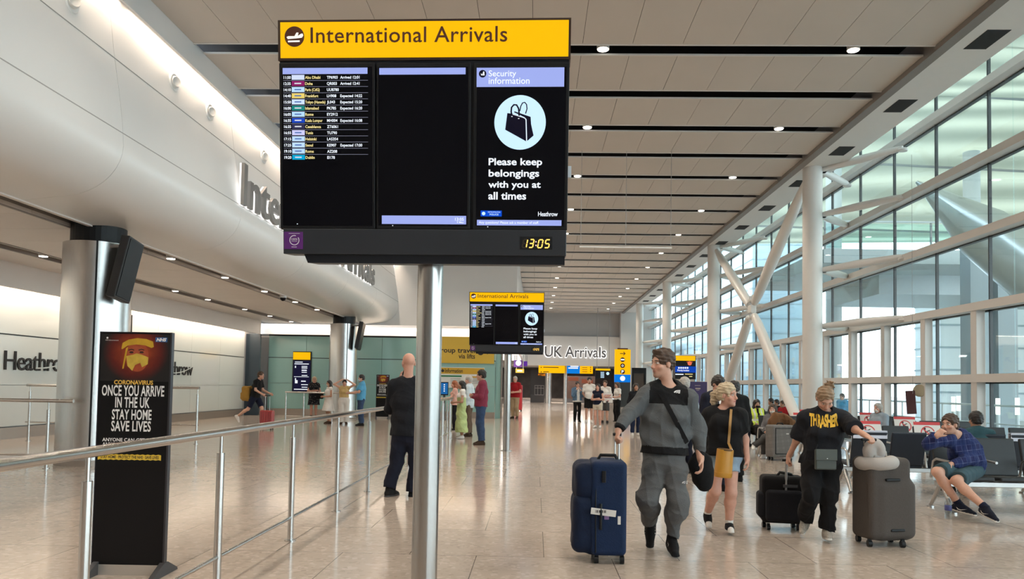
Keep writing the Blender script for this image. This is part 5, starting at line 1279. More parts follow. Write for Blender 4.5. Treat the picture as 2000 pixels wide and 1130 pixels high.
    # ---------------- hair
    if hair and hair.get('style') != 'bald':
        st_, hm = hair['style'], hair['m']; t_ = hair.get('t', .014); Hh = Blob()
        Hh.ell(hp(0, -.016, .046), np.array((.077 + t_, .095 + t_, .084 + t_ * 1.2)) * q, HR, .01)
        if st_ in ('long', 'bob', 'pony', 'bun', 'short'): Hh.ell(hp(0, -.05, -.01), np.array((.070 + t_ * .6, .055 + t_, .075)) * q, HR, .03)
        if st_ == 'long':
            L_ = hair.get('len', .30)
            for e in (-1, 1): Hh.chain([hp(.060 * e, -.035, .03), hp(.078 * e, -.035, -.08), hp(.072 * e, -.025, -.08 - L_ * .5), hp(.06 * e, -.03, -.08 - L_)], [.035 * q, .036 * q, .038 * q, .02 * q], .03)
            Hh.chain([hp(0, -.085, .02), hp(0, -.085, -.10), hp(0, -.075, -.08 - L_)], [.055 * q, .062 * q, .035 * q], .03)
        if st_ == 'bob':
            for e in (-1, 1): Hh.chain([hp(.066 * e, -.03, .04), hp(.080 * e, -.02, -.07)], [.036 * q, .03 * q], .03)
            Hh.chain([hp(0, -.085, .02), hp(0, -.08, -.09)], [.055 * q, .05 * q], .03)
        if st_ == 'pony':
            Hh.ell(hp(0, -.115, .035), np.array((.028, .025, .028)) * q, HR, .015); Hh.chain([hp(0, -.12, .035), hp(.0, -.165, .01), hp(.01, -.175, -.07), hp(.0, -.15, -.16)], [.024 * q, .036 * q, .036 * q, .012 * q], .02)
        # the hairline: face side and nape cleared
        fwd_line = hair.get('front', .078)
        Hh.ell(hp(0, .125, -.02), np.array((.088, .085, .100)) * q, HR, .012, 'd'); Hh.ell(hp(0, .10, -.12), np.array((.12, .11, .09)) * q, HR, .012, 'd')
        if st_ not in ('long', 'bob'):
            Hh.ell(hp(0, .0, -.125), np.array((.12, .16, .085)) * q, HR, .01, 'd')
            for e in (-1, 1): Hh.ell(hp(.09 * e, .020, -.03), np.array((.035, .045, .055)) * q, HR, .008, 'd')
        if st_ == 'bun':
            bp_ = hair.get('bun', (0, -.03, .165)); Hh.ell(hp(*bp_), np.array((.042, .036, .034)) * q, HR, .02)
            rg = np.random.RandomState(3)
            for _ in range(9): v = nz(rg.normal(size=3) + np.array((0.2, 0, .3))); c_ = hp(*bp_); Hh.cone(c_, c_ + v * .062 * q, .012 * q, .004 * q, .008)
        if st_ == 'quiff': Hh.ell(hp(.0, .062, .112), np.array((.052, .032, .024)) * q, HR, .02); Hh.ell(hp(.0, -.06, .0), np.array((.072, .045, .06)) * q, HR, .02)
        V, F = Hh.mesh(min(res, .013), fold=.005, ffreq=130, seed=5)
        put_mesh('hair', V, F, hm, root, G)
    # ---------------- clothes
    fsz = .0075 if res < .0075 else res
    if top:
        T = Blob(); g = top.get('g', .016); torso(T, g); sl = top.get('sleeve', .55)
        if sl > 0:
            for sd in 'ab': arm(T, sd, 0, g=top.get('gs', g * .9), upto=sl if np.isscalar(sl) else sl[sd == 'b'], flat=True, cuff=top.get('cuff'))
        hem = J['pel'] + up * top.get('hem', -.04) * s
        if top.get('skirt'):                                   # a dress: skirt grows out of the waist
            kl = top['skirt']; e = (J['ka'] + J['kb']) / 2 * kl + J['pel'] * (1 - kl); T.slab(J['pel'], e, (pw + .03, pd + .03), (pw + top.get('flare', .09), pd + top.get('flare', .09)), hl, .05, flat=2); 
        else:
            T.slab(hem - up * .05 * s, waist, (pw + g * 1.2, pd + g * 1.2), (ww + g * 1.7, wd_ + g * 1.7), hl, .05); T.cut(hem, -up, box=.33 * s)
        nk = top.get('neck', .0); fdir = nz(np.cross(lat, up)); fdir = fdir if fdir @ fw_ > 0 else -fdir
        T.ell(nb + up * (.045 - nk) * s + fdir * .03 * s, np.array((.075, .075, .055)) * s * (1 + nk * 4), np.stack([lat, np.cross(up, lat), up], 1), .01, 'd')
        if top.get('sleeve', .55) == 0:
            pass
        V, F = T.mesh(fsz, fold=top.get('fold', .006), seed=top.get('seed', 1), ffreq=top.get('ff', 20))
        ctx = dict(J=J, up=up, lat=lat, s=s, f=fdir, G=G)
        mm = top['m']; o_top = put_mesh(top.get('name', 'shirt'), V, F, mm, root, G, mi=(lambda c: top['mi'](c, ctx)) if 'mi' in top else None)
        root['_t'] = 0; del root['_t']; person.last_top = (o_top, V, F, ctx)
        if top.get('collar'):
            C_ = Blob(); C_.cone(nb - up * .012 * s, nb + up * .035 * s, .072 * s, .062 * s, .01, flat=3); C_.cone(nb - up * .02 * s, nb + up * .05 * s, .060 * s, .054 * s, .005, op='d'); V, F = C_.mesh(min(res, .01)); put_mesh('collar', V, F, mm if not isinstance(mm, (list, tuple)) else mm[0], root, G)
    if bot:
        T = Blob(); g = bot.get('g', .014); kd = bot['kind']
        T.slab(J['pel'] - up * .05 * s, J['pel'] + up * bot.get('rise', .07) * s, (pw + g * .8, pd + g * .8), (pw * .94 + g * .6, pd * .95 + g * .6), hl, .05)
        if kd == 'skirt':
            kl = bot.get('len', 1.0); mid = (J['ka'] + J['kb']) / 2; an_ = (J['aa'] + J['ab']) / 2; e = J['pel'] + (mid - J['pel']) * min(kl, 1) + (an_ - mid) * max(kl - 1, 0); T.slab(J['pel'], e, (pw + g, pd + g), (pw + bot.get('flare', .05), pd + bot.get('flare', .05) * .8), hl, .05, flat=2)
        else:
            ln = {'trousers': 1.96, 'shorts': bot.get('len', .6)}[kd]
            for sd in 'ab': leg(T, sd, g, bot.get('g2', g), upto=bot.get('len', ln), flat=True, cloth_=kd == 'trousers')
        V, F = T.mesh(fsz, fold=bot.get('fold', .007), seed=bot.get('seed', 2), ffreq=bot.get('ff', 18))
        put_mesh(bot.get('name', {'trousers': 'trousers', 'shorts': 'shorts', 'skirt': 'skirt'}[kd]), V, F, bot['m'], root, G, mi=(lambda c: bot['mi'](c, dict(J=J, up=up, lat=lat, s=s, f=fw_, G=G))) if 'mi' in bot else None)
    # ---------------- shoes
    sh_ = shoes or dict(m=cloth('shoe_dark', (.02, .02, .022)), sole=None)
    for sd in 'ab':
        A, K_ = J['a' + sd], J['k' + sd]; fd = None
        if feet and sd in feet:
            v = feet[sd]
            if 'toe' in v: tp = at_Y(v['toe'][0], v['toe'][1], G[1] + v['toe'][2]); fd = nz(tp - (A - np.array((0, 0, .05)) * s))
            else: fd = nz(rz_(yaw + v.get('yaw', 0)) @ np.array([0, -math.cos(math.radians(v.get('dip', 0))), -math.sin(math.radians(v.get('dip', 0)))]))
        if fd is None: fd = rz_(yaw + (-12 if sd == 'a' else 12)) @ np.array([0, -1.0, 0])
        sup = nz(np.array((0, 0, 1.0)) - fd * fd[2]); sup = sup if sup @ nz(K_ - A) > -.3 else -sup; side = np.cross(fd, sup); z = s * (0.93 if fem else 1.03) * sh_.get('z', 1.0)
        S_ = Blob(); pt = lambda f_, u_: A + (fd * f_ + sup * u_) * z
        S_.cone(pt(-.040, -.045), pt(.06, -.050), .036 * z, .043 * z, .03); S_.cone(pt(.06, -.052), pt(.165, -.060), .044 * z, .031 * z, .03, lat=sup, sq=.75); S_.cone(pt(-.01, sh_.get('high', .03)), pt(.0, -.04), .040 * z, .046 * z, .03, flat=1); S_.cone(pt(.02, -.01), pt(.11, -.045), .034 * z, .03 * z, .03)
        S_.slab(pt(-.055, -.078), pt(.18, -.078), (.036 * z, .012 * z), (.036 * z, .012 * z), side, .012); S_.cut(pt(0, -.088), -sup)
        V, F = S_.mesh(min(res, .010) if res < .014 else .012)
        sole = sh_.get('sole'); mm = [sh_['m']] + ([sole] if sole else []) + ([sh_['toe']] if sh_.get('toe') else [])
        def smi(c, A=A, sup=sup, fd=fd, z=z):
            h = (c - A) @ sup / z; r = np.zeros(len(c)); 
            if sole: r[h < -.066] = 1
            if sh_.get('toe'): r[((c - A) @ fd / z > .135) & (h >= -.066)] = 2
            return r
        so = put_mesh('shoe', V, F, mm, root, G, mi=smi)
        if sh_.get('sock'):
            K2 = Blob(); a1 = A + nz(K_ - A) * sh_.get('sockh', .10) * s; K2.cone(A, a1, .044 * s, .044 * s, flat=2); V, F = K2.mesh(.010); put_mesh('sock', V, F, sh_['sock'], root, G)
        if sh_.get('deco'): sh_['deco'](so, A, fd, sup, side, z, G)
    person.J = J; person.fr = dict(up=up, lat=lat, s=s, G=G, hp=hp, HR=HR, q=q, root=root, fw=fw_)
    return root

def ribbon(name, pts, w, t, m, parent, origin, nrm):
    """a strap: pts in world space, nrm(point) = outward direction"""
    vs = []; fs = []; P = [np.asarray(p, float) for p in pts]
    for i, p in enumerate(P):
        tg = nz(P[min(i + 1, len(P) - 1)] - P[max(i - 1, 0)]); n_ = np.asarray(nrm(p), float); n_ = nz(n_ - tg * (n_ @ tg)); b_ = np.cross(tg, n_)
        for a, c in ((-1, 0), (1, 0), (1, 1), (-1, 1)): vs.append(p + b_ * a * w / 2 + n_ * c * t - np.asarray(origin))
    for i in range(len(P) - 1):
        for k in range(4): fs.append((4 * i + k, 4 * i + (k + 1) % 4, 4 * i + 4 + (k + 1) % 4, 4 * i + 4 + k))
    fs += [(0, 1, 2, 3), tuple(4 * (len(P) - 1) + k for k in (3, 2, 1, 0))]
    return MB().add(vs, fs).build(name, m, parent, smooth=40)
def drape(ob_vf, pts_fn, n, off=.006, origin=(0, 0, 0)):
    """points along a path laid onto a garment surface: pts_fn(t) -> (start, direction)"""
    V, F = ob_vf; bv = BVHTree.FromPolygons([tuple(v) for v in V], [tuple(f) for f in F]); out = []
    for i in range(n):
        o, d = pts_fn(i / (n - 1)); h = bv.ray_cast(Vector(o), Vector(d))
        if h[0] is not None: out.append((np.array(h[0]) - np.asarray(d) * off, -np.asarray(d)))
    return out
def view_dir(px, py): return nz(ray(px, py))
def lay_print(name, mb_co, mb_fs, ob_vf, frame, m, parent, origin, off=.004):
    """flat lettering (x, z in metres about a frame) pressed onto a garment"""
    V, F = ob_vf; bv = BVHTree.FromPolygons([tuple(v) for v in V], [tuple(f) for f in F]); c, X_, Z_, d = frame
    bm = bmesh.new(); vs = [bm.verts.new((x, 0, z)) for x, z in mb_co]; bm.verts.index_update()
    for f_ in mb_fs:
        try: bm.faces.new([vs[i] for i in f_])
        except ValueError: pass
    for _ in range(2):
        ed = [e for e in bm.edges if e.calc_length() > .02]
        if ed: bmesh.ops.subdivide_edges(bm, edges=ed, cuts=1, use_grid_fill=True)
    bmesh.ops.triangulate(bm, faces=bm.faces)
    for v in bm.verts:
        o = c + X_ * v.co.x + Z_ * v.co.z; h = bv.ray_cast(Vector(o - d * .5), Vector(d)); p = np.array(h[0]) if h[0] is not None else o
        v.co = Vector(p - d * off - np.asarray(origin))
    me = bpy.data.meshes.new(name); bm.to_mesh(me); bm.free(); me.materials.append(m); return link_mesh(name, me, parent)

# ================================================================== PEOPLE OF THE PHOTOGRAPH
HB = mat('hair_brown', (0.055, 0.030, 0.018), 0.5, var=0.4, scale=40, bump=0.4, bscale=120)
HD = mat('hair_dark', (0.014, 0.010, 0.009), 0.45, var=0.4, scale=40, bump=0.4, bscale=120)
HBL = mat('hair_blonde', (0.50, 0.40, 0.27), 0.5, var=0.25, scale=40, bump=0.4, bscale=120)
HG = mat('hair_grey', (0.42, 0.40, 0.37), 0.5, var=0.25, scale=40, bump=0.4, bscale=120)
HR_ = mat('hair_red', (0.30, 0.09, 0.035), 0.5, var=0.3, scale=40, bump=0.4, bscale=120)
BLK = cloth('cloth_black', (0.009, 0.009, 0.010)); BLK2 = cloth('knit_black', (0.013, 0.014, 0.018))
FLEECE = cloth('fleece_grey', (0.095, 0.102, 0.108), bump=0.5, bscale=160, var=0.18); FLEECE2 = cloth('fleece_mid_grey', (0.105, 0.108, 0.112), bump=0.5, bscale=160, var=0.18)
NAVY = cloth('cloth_navy', (0.010, 0.013, 0.030)); NAVYT = cloth('trousers_navy', (0.012, 0.014, 0.026)); DENIM = cloth('denim', (0.035, 0.065, 0.135), var=0.3); DENIML = cloth('denim_light', (0.30, 0.42, 0.55), var=0.2)
WHT = cloth('cloth_white', (0.72, 0.70, 0.67), var=0.04); CREAM = cloth('cloth_cream', (0.58, 0.52, 0.43), var=0.06); KHAKI = cloth('khaki', (0.36, 0.27, 0.17)); BROWNT = cloth('brown_trousers', (0.12, 0.085, 0.06))
MAROON = cloth('maroon', (0.21, 0.035, 0.065)); REDC = cloth('red_cloth', (0.28, 0.012, 0.018)); LIME = cloth('pale_green', (0.42, 0.52, 0.24), var=0.08); PINKC = cloth('pink_cloth', (0.60, 0.34, 0.28)); BLUEP = cloth('polo_blue', (0.10, 0.36, 0.60)); YELC = cloth('soft_yellow', (0.52, 0.38, 0.17))
TEALC = cloth('teal_shirt', (0.03, 0.075, 0.09)); JEANSH = cloth('shorts_teal', (0.045, 0.085, 0.105), var=0.25); GREYSH = cloth('shorts_grey', (0.06, 0.06, 0.06)); PALEBL = cloth('pale_jacket', (0.30, 0.36, 0.42)); BROWNC = cloth('brown_coat', (0.15, 0.075, 0.035))
def pattern(name, kind):
    m = cloth(name, (0.02, 0.028, 0.10)); nt = m.node_tree; p = nt.nodes['Principled BSDF']; N = nt.nodes.new; L = nt.links.new; tc = N('ShaderNodeTexCoord')
    if kind in ('plaid', 'check'):
        base, l1, l2 = (((0.018, 0.022, 0.085), (0.13, 0.16, 0.30), (0.02, 0.035, 0.12)) if kind == 'plaid' else ((0.60, 0.66, 0.70), (0.30, 0.42, 0.52), (0.5, 0.6, 0.66)))
        x = N('ShaderNodeMapping'); x.inputs['Rotation'].default_value = (0.1, 0.12, 0.2); L(tc.outputs['Object'], x.inputs[0]); sp = N('ShaderNodeSeparateXYZ'); L(x.outputs[0], sp.inputs[0]); prev = None
        for ch, fq, w, colr in ((0, 16, .10, l1), (2, 14, .10, l1), (0, 8, .45, l2), (2, 7, .45, l2)):
            a = N('ShaderNodeMath'); a.operation = 'MULTIPLY'; a.inputs[1].default_value = fq; L(sp.outputs[ch], a.inputs[0]); b = N('ShaderNodeMath'); b.operation = 'FRACT'; L(a.outputs[0], b.inputs[0]); c = N('ShaderNodeMath'); c.operation = 'LESS_THAN'; c.inputs[1].default_value = w; L(b.outputs[0], c.inputs[0])
            d = N('ShaderNodeMath'); d.operation = 'MULTIPLY'; d.inputs[1].default_value = .6; L(c.outputs[0], d.inputs[0]); mx = N('ShaderNodeMix'); mx.data_type = 'RGBA'; L(d.outputs[0], mx.inputs[0]); mx.inputs[7].default_value = colr + (1,)
            if prev is None: mx.inputs[6].default_value = base + (1,)
            else: L(prev, mx.inputs[6])
            prev = mx.outputs[2]
    else:
        v = N('ShaderNodeTexVoronoi'); v.inputs['Scale'].default_value = 22; L(tc.outputs['Object'], v.inputs[0]); cr = N('ShaderNodeValToRGB'); cr.color_ramp.interpolation = 'CONSTANT'; cr.color_ramp.elements[0].color = (0.35, 0.33, 0.30, 1); cr.color_ramp.elements[1].position = 0.22; cr.color_ramp.elements[1].color = (0.012, 0.012, 0.016, 1); L(v.outputs['Distance'], cr.inputs[0]); prev = cr.outputs[0]
    L(prev, p.inputs['Base Color']); return m
PLAID = pattern('plaid_shirt', 'plaid'); CHECK = pattern('check_shirt', 'check'); FLORAL = pattern('floral_dress', 'floral')
RUB_W = mat('rubber_white', (0.62, 0.60, 0.57), 0.6); SH_W = cloth('shoe_white', (0.62, 0.60, 0.58)); SH_B = cloth('shoe_black', (0.012, 0.012, 0.013)); SH_BR = cloth('shoe_brown', (0.05, 0.032, 0.022)); SH_N = cloth('shoe_navy', (0.010, 0.012, 0.022)); SH_C = cloth('shoe_stone', (0.34, 0.31, 0.27), var=0.5, scale=60)
MASKM = mat('face_mask_cloth', (0.55, 0.66, 0.74), 0.8, var=0.05)
SK = dict(fair=skin_mat(FAIR), pink=skin_mat(PINK), fairb=skin_mat(FAIR, beard=0.4), pinkw=skin_mat(PINK, brow=(0.22, 0.15, 0.10), lip=(0.45, 0.13, 0.13)), tan=skin_mat(TAN))

def stripes_deco(so, A, fd, sup, side, z, G):
    for e in (-1, 1):
        b = MB()
        for k in range(3):
            f0 = .02 + .026 * k; p = [A + (fd * (f0 + .018 * t) + sup * (-.055 + .045 * t)) * z + side * e * (.0475 - .006 * t) * z - G for t in (0, .5, 1)]
            for i in range(2): b.add([p[i] - fd * .006, p[i] + fd * .006, p[i + 1] + fd * .006, p[i + 1] - fd * .006], [(0, 1, 2, 3)])
        b.build('shoe_stripes', RUB_W, so)
def swoosh_deco(so, A, fd, sup, side, z, G):
    for e in (-1, 1):
        pr = [(-.02, -.028), (.0, -.052), (.03, -.056), (.10, -.022), (.035, -.046), (.01, -.045), (-.005, -.035)]
        q = [A + (fd * (x + .01) + sup * u) * z + side * e * .053 * z - G for x, u in pr]
        MB().add(q, [tuple(range(7))]).build('shoe_mark', RUB_W, so)
def lace_deco(so, A, fd, sup, side, z, G):
    b = MB()
    for k in range(5):
        c = A + (fd * (.035 + .018 * k) + sup * (.012 - .012 * k)) * z - G; b.tube([c - side * .024 * z, c + sup * .004, c + side * .024 * z], .0035, 6)
    b.build('laces', RUB_W, so)

# ---- 1 man in the grey fleece pulling the navy case
G1 = floor_at(1296, 1080)
def fleece_mi(c, x):
    J, s = x['J'], x['s']; u = (c - J['nek']) @ x['lat']; v = (c - J['nek']) @ x['up']; r = np.zeros(len(c), int)
    r[(v > -.145 * s) & (np.abs(u) < .165 * s)] = 1
    r[(c - J['pel']) @ x['up'] < .055 * s] = np.where(np.abs(((c - J['pel']) @ x['lat'])[(c - J['pel']) @ x['up'] < .055 * s]) < .24, 1, 0)
    for k in 'ab': r[np.linalg.norm(c - J['w' + k], axis=1) < .062] = 1
    return r
person('man in grey fleece with black yoke walking with the navy suitcase, looking aside', G1, H=1.88, yaw=-4, look=-60, res=.0065, bulk=1.06, skin=SK['fairb'], hs=.98,
       px=dict(nek=(1303, 757, .03), hd=(1294, 711, -.02), sa=(1260, 771, 0), sb=(1342, 777, 0), ea=(1226, 808, -.12), wa=(1209, 837, -.27), eb=(1361, 838, .05), wb=(1368, 893, -.06), che=(1300, 815, 0), pel=(1297, 884, 0), ha=(1279, 892, 0), hb=(1316, 892, 0),
               ka=(1267, 974, -.08), aa=(1270, 1020, .24), kb=(1323, 974, -.12), ab=(1312, 1052, 0)),
       feet=dict(a=dict(toe=(1269, 1064, .16)), b=dict(toe=(1321, 1080, -.22))),
       top=dict(name='fleece_jumper', m=[FLEECE, BLK], mi=fleece_mi, sleeve=2.0, g=.030, gs=.024, hem=-.01, fold=.013, cuff=.040), bot=dict(kind='trousers', m=FLEECE2, g=.024, g2=.022, len=1.93, fold=.014),
       shoes=dict(m=SH_B, sole=SH_B, deco=stripes_deco, sock=BLK, sockh=.11), hair=dict(style='quiff', m=HB, t=.013), hands=dict(a=dict(curl=1.25, dirv=(-.25, -.35, -.8), normal=(.9, .2, -.1)), b=dict(curl=.55)))
man, (o1, V1, F1, c1) = person.fr['root'], person.last_top
pts = drape((V1, F1), lambda t: (EYEV, view_dir(1290 + 57 * t, 766 + 108 * t)), 22, .004)
if len(pts) > 2:
    nmap = {tuple(np.round(p, 5)): n for p, n in pts}
    vs = [p for p, n in pts]; ribbon('bag_strap', vs, .042, .004, BLK, man, G1, lambda p: np.array((0, -1, 0)))
LOGO = mat('logo_white', (0.75, 0.75, 0.75), 0.5)
def dome_logo(px_, py_, w, vf, parent, Gx, nm='chest_logo'):
    co, fs = [], []
    for r0, r1 in ((0.0, .35), (.45, .65), (.75, 1.0)):
        n0 = len(co)
        for k in range(9):
            a = math.pi / 2 * k / 8; co += [(w * (.5 - r0 * math.cos(a)), w * .55 * r0 * math.sin(a)), (w * (.5 - r1 * math.cos(a)), w * .55 * r1 * math.sin(a))]
        fs += [(n0 + 2 * k, n0 + 2 * k + 1, n0 + 2 * k + 3, n0 + 2 * k + 2) for k in range(8)]
    d = view_dir(px_, py_); c = EYEV + d * 7.0
    lay_print(nm, co, fs, vf, (c, np.array((1.0, 0, -.15)), np.array((0.15, 0, 1.0)), d), LOGO, parent, Gx)
dome_logo(1322, 767, .055, (V1, F1), man, G1)
tz = [o for o in man.children if o.name.startswith('trousers')][0]
def vf_of(o, G):
    me = o.data; V = np.empty(len(me.vertices) * 3); me.vertices.foreach_get('co', V); return V.reshape(-1, 3) + G, [tuple(p.vertices) for p in me.polygons]
dome_logo(1337, 944, .05, vf_of(tz, G1), man, G1, 'trouser_logo')
# his black bag
p = at_Y(1369, 916, G1[1] + .16)
t = thing('shoulder_bag', 'black soft bag hanging at the hip of the man in grey fleece', 'bag', p)
B = Blob(); B.ell((0, 0, .02), (.115, .07, .16), k=.05); B.ell((.03, 0, -.09), (.085, .065, .12), k=.06); V, F = B.mesh(.010, fold=.008, seed=4); put_mesh('bag_body', V, F, BLK, t, (0, 0, 0))
MB().tube([(-.08, 0, .12), (-.03, -.02, .19), (.03, -.01, .18)], .012, 8).build('bag_handle', BLK2, t, smooth=40)

# ---- 2 blonde woman with the yellow bag
G2 = floor_at(1404, 1041)
person('blonde woman in black tee and denim shorts carrying a mustard bag', G2, H=1.64, yaw=16, look=32, res=.0065, fem=True, bulk=1.22, skin=SK['pinkw'], hs=1.02,
       px=dict(nek=(1415, 800, .03), hd=(1421, 772, -.02), sa=(1385, 811, .05), sb=(1443, 813, -.04), ea=(1377, 850, .08), wa=(1372, 888, .0), eb=(1455, 858, 0), wb=(1459, 896, -.06), che=(1414, 834, 0), pel=(1413, 880, 0), ha=(1400, 888, 0), hb=(1428, 888, 0),
               ka=(1397, 958, -.07), aa=(1382, 1001, .25), kb=(1428, 962, -.08), ab=(1424, 1022, 0)), feet=dict(a=dict(toe=(1385, 1024, .14)), b=dict(toe=(1430, 1036, -.2))),
       top=dict(name='t_shirt', m=BLK, sleeve=.72, g=.026, gs=.030, hem=-.06, fold=.010, neck=.01), bot=dict(kind='shorts', m=DENIML, len=.46, g=.016, g2=.024), shoes=dict(m=SH_B, sole=RUB_W, toe=RUB_W, high=.03, deco=lace_deco, sock=WHT, sockh=.06),
       hair=dict(style='pony', m=HBL, t=.017), hands=dict(a=dict(curl=.5), b=dict(curl=.6)))
o2, V2, F2, c2 = person.last_top; wom = person.fr['root']
YB_ = mat('mustard_leather', (0.50, 0.24, 0.03), 0.35, var=0.1, scale=10, bump=0.05)
p = at_Y(1411.5, 931, G2[1] - .26)
t = thing('handbag', 'mustard yellow bucket bag on the blonde woman', 'bag', p)
b = MB(); n = 6; rr = [(0.098, 0.0), (.101, .02), (.092, .27), (.090, .285)]; vs = []; 
b.lathe((0, 0, 0), [(0.088, 0.0), (.095, .01), (.097, .05), (.094, .052), (.088, .27), (.086, .285)], 26); bb = b.build('bag_body', YB_, t, smooth=35); bb.scale = (1, .8, 1); bb.rotation_euler = (math.radians(3), math.radians(4), .25)
MB().lathe((0, 0, .275), [(.075, 0), (.075, .014)], 26).build('bag_lining', mat('bag_inside', (0.10, 0.05, 0.01), 0.7), t).rotation_euler = (math.radians(3), math.radians(4), .25)
pts = drape((V2, F2), lambda t_: (EYEV, view_dir(1428 - 5 * t_, 799 + 66 * t_)), 12, .004)
G2b = np.array(p)
vs = [q for q, n_ in pts] + [p + np.array((.085, -.02, .275))]
ribbon('bag_strap', vs, .026, .004, mat('strap_tan', (0.36, 0.19, 0.05), 0.5), t, G2b, lambda q: np.array((0, -1, 0)))
MB().tube([(.085, -.02, .29), (.09, -.02, .25)], .008, 8).build('strap_buckle', RAILS, t)

# ---- 3 woman in the black printed tee, looking down
G3 = floor_at(1602, 1055)
person('woman with a hair bun in black printed tee, looking down between two suitcases', G3, H=1.70, yaw=3, look=-6, nod=42, res=.0065, fem=True, bulk=1.0, skin=skin_mat(FAIR, brow=(0.15, 0.09, 0.05)), hs=1.0,
       px=dict(nek=(1610, 806, .0), hd=(1611, 779, -.075), sa=(1578, 815, .02), sb=(1645, 818, 0), ea=(1556, 859, .12), wa=(1541, 890, .24), eb=(1670, 838, -.20), wb=(1689, 849, -.40), che=(1608, 848, 0), pel=(1603, 889, .02), ha=(1588, 897, .02), hb=(1620, 897, .02),
               ka=(1584, 970, -.10), aa=(1572, 1014, .18), kb=(1618, 973, -.08), ab=(1614, 1036, 0)), feet=dict(a=dict(toe=(1563, 1042, .04)), b=dict(toe=(1621, 1050, -.22))),
       top=dict(name='t_shirt', m=NAVY if False else BLK2, sleeve=.92, g=.034, gs=.038, hem=-.10, fold=.010, neck=.0), bot=dict(kind='trousers', m=BLK, g=.026, g2=.022, len=1.92, fold=.016), shoes=dict(m=SH_C, sole=RUB_W, deco=lace_deco),
       hair=dict(style='bun', m=mat('hair_honey', (0.26, 0.17, 0.10), 0.5, var=0.4, scale=40, bump=0.4, bscale=120), t=.008, bun=(0.04, -.085, .135)), hands=dict(a=dict(curl=1.2, dirv=(-.2, .1, -.9)), b=dict(curl=1.1, dirv=(.35, -.6, -.3), normal=(0, .2, -1))))
o3, V3, F3, c3 = person.last_top; girl = person.fr['root']
d = view_dir(1609, 822); c = at_Y(1609, 822, G3[1] - .15)
mb = MB(); text_in(mb, 'THRASHER', -.145, .145, -.055, .055, w=0, bold=.05, spacing=.92)
co = []; k_ = 1500 / G3[1]
for x, y, z in mb.v:
    f_ = math.sin(x * 60) * .006 + (.02 * abs(x / .145) ** 2) ; co.append((x, z * (1 + .25 * abs(math.sin(x * 38))) - .0 + f_))
FLAME = mat('print_flame', (0.85, 0.45, 0.03), 0.6, var=0.35, scale=14)
lay_print('shirt_print', co, mb.f, (V3, F3), (c, np.array((1, 0, -.02)), np.array((0, 0, 1.0)), d), FLAME, girl, G3)
p = at_Y(1612, 897, G3[1] - .20)
t = thing('crossbody_bag', 'small dark green crossbody bag on the woman in the printed tee', 'bag', p)
MB().box((0, 0, 0), (.205, .05, .20)).build('bag_body', mat('bag_green', (0.045, 0.055, 0.048), 0.4, var=.1), t, bevel=.012); MB().span(-.105, .105, -.036, -.024, -.005, .105).build('bag_flap', mat('bag_green_flap', (0.055, 0.066, 0.058), 0.4), t, bevel=.004); MB().lathe((0, -.04, .012), [(.012, 0), (.012, .006)], 12).build('clasp', RAILS, t)
pts = drape((V3, F3), lambda t_: (EYEV, view_dir(1596 + 1 * t_, 797 + 70 * t_)), 10, .003)
ribbon('bag_strap', [q for q, n_ in pts] + [p + np.array((-.095, 0, .1))], .010, .003, BLK, t, np.array(p), lambda q: np.array((0, -1, 0)))

# ---- 4 seated man in plaid
G4 = at_Y(1890, 900, 9.95); G4 = np.array((G4[0], 9.95, 0))
person('seated man in blue plaid shirt and shorts, hand to his mouth', G4, H=1.78, yaw=-22, look=-38, res=.0065, pose=SIT, bulk=1.06, skin=SK['fairb'], hs=.98,
       px=dict(pel=(1893, 912, .12), che=(1881, 876, .05), nek=(1868, 850, -.02), hd=(1855, 829, -.10), sa=(1850, 861, -.10), sb=(1888, 860, .10), ea=(1812, 867, -.22), wa=(1829, 851, -.34), eb=(1897, 896, -.08), wb=(1856, 907, -.26), ha=(1878, 917, .06), hb=(1900, 919, .06),
               ka=(1830, 921, -.38), kb=(1868, 938, -.46), aa=(1873, 984, -.42), ab=(1925, 991, -.72)), feet=dict(a=dict(toe=(1898, 999, -.52)), b=dict(toe=(1945, 1011, -.86))),
       top=dict(m=PLAID, sleeve=1.95, g=.022, gs=.022, hem=-.04, fold=.014, collar=True), bot=dict(kind='shorts', m=JEANSH, len=.88, g=.026, g2=.036), shoes=dict(m=SH_N, sole=RUB_W, deco=swoosh_deco, sock=NAVY, sockh=.06), hair=dict(style='short', m=HB, t=.014),
       hands=dict(a=dict(curl=1.2, dirv=(.45, -.1, .5), normal=(.5, .6, -.4)), b=dict(curl=.5, dirv=(-.8, -.3, -.2), normal=(0, 0, -1))))
p = floor_at(1852, 1013)
t = thing('water_bottle', 'clear plastic water bottle with blue label on the floor by the seated man', 'bottle', (p[0], p[1], 0))
PETM = glass_mat('clear_plastic', (0.86, 0.90, 0.92))
MB().lathe((0, 0, 0), [(.034, 0), (.038, .01), (.036, .06), (.039, .07), (.038, .19), (.03, .215), (.014, .235), (.014, .25)], 24).build('bottle_body', PETM, t, smooth=50); MB().lathe((0, 0, .105), [(.0385, 0), (.0400, .005), (.0400, .055), (.0385, .06)], 24).build('bottle_label', mat('label_blue', (0.06, 0.07, 0.22), 0.4), t, smooth=40); MB().lathe((0, 0, .25), [(.0155, 0), (.0155, .018)], 16).build('bottle_cap', RUB_W, t)

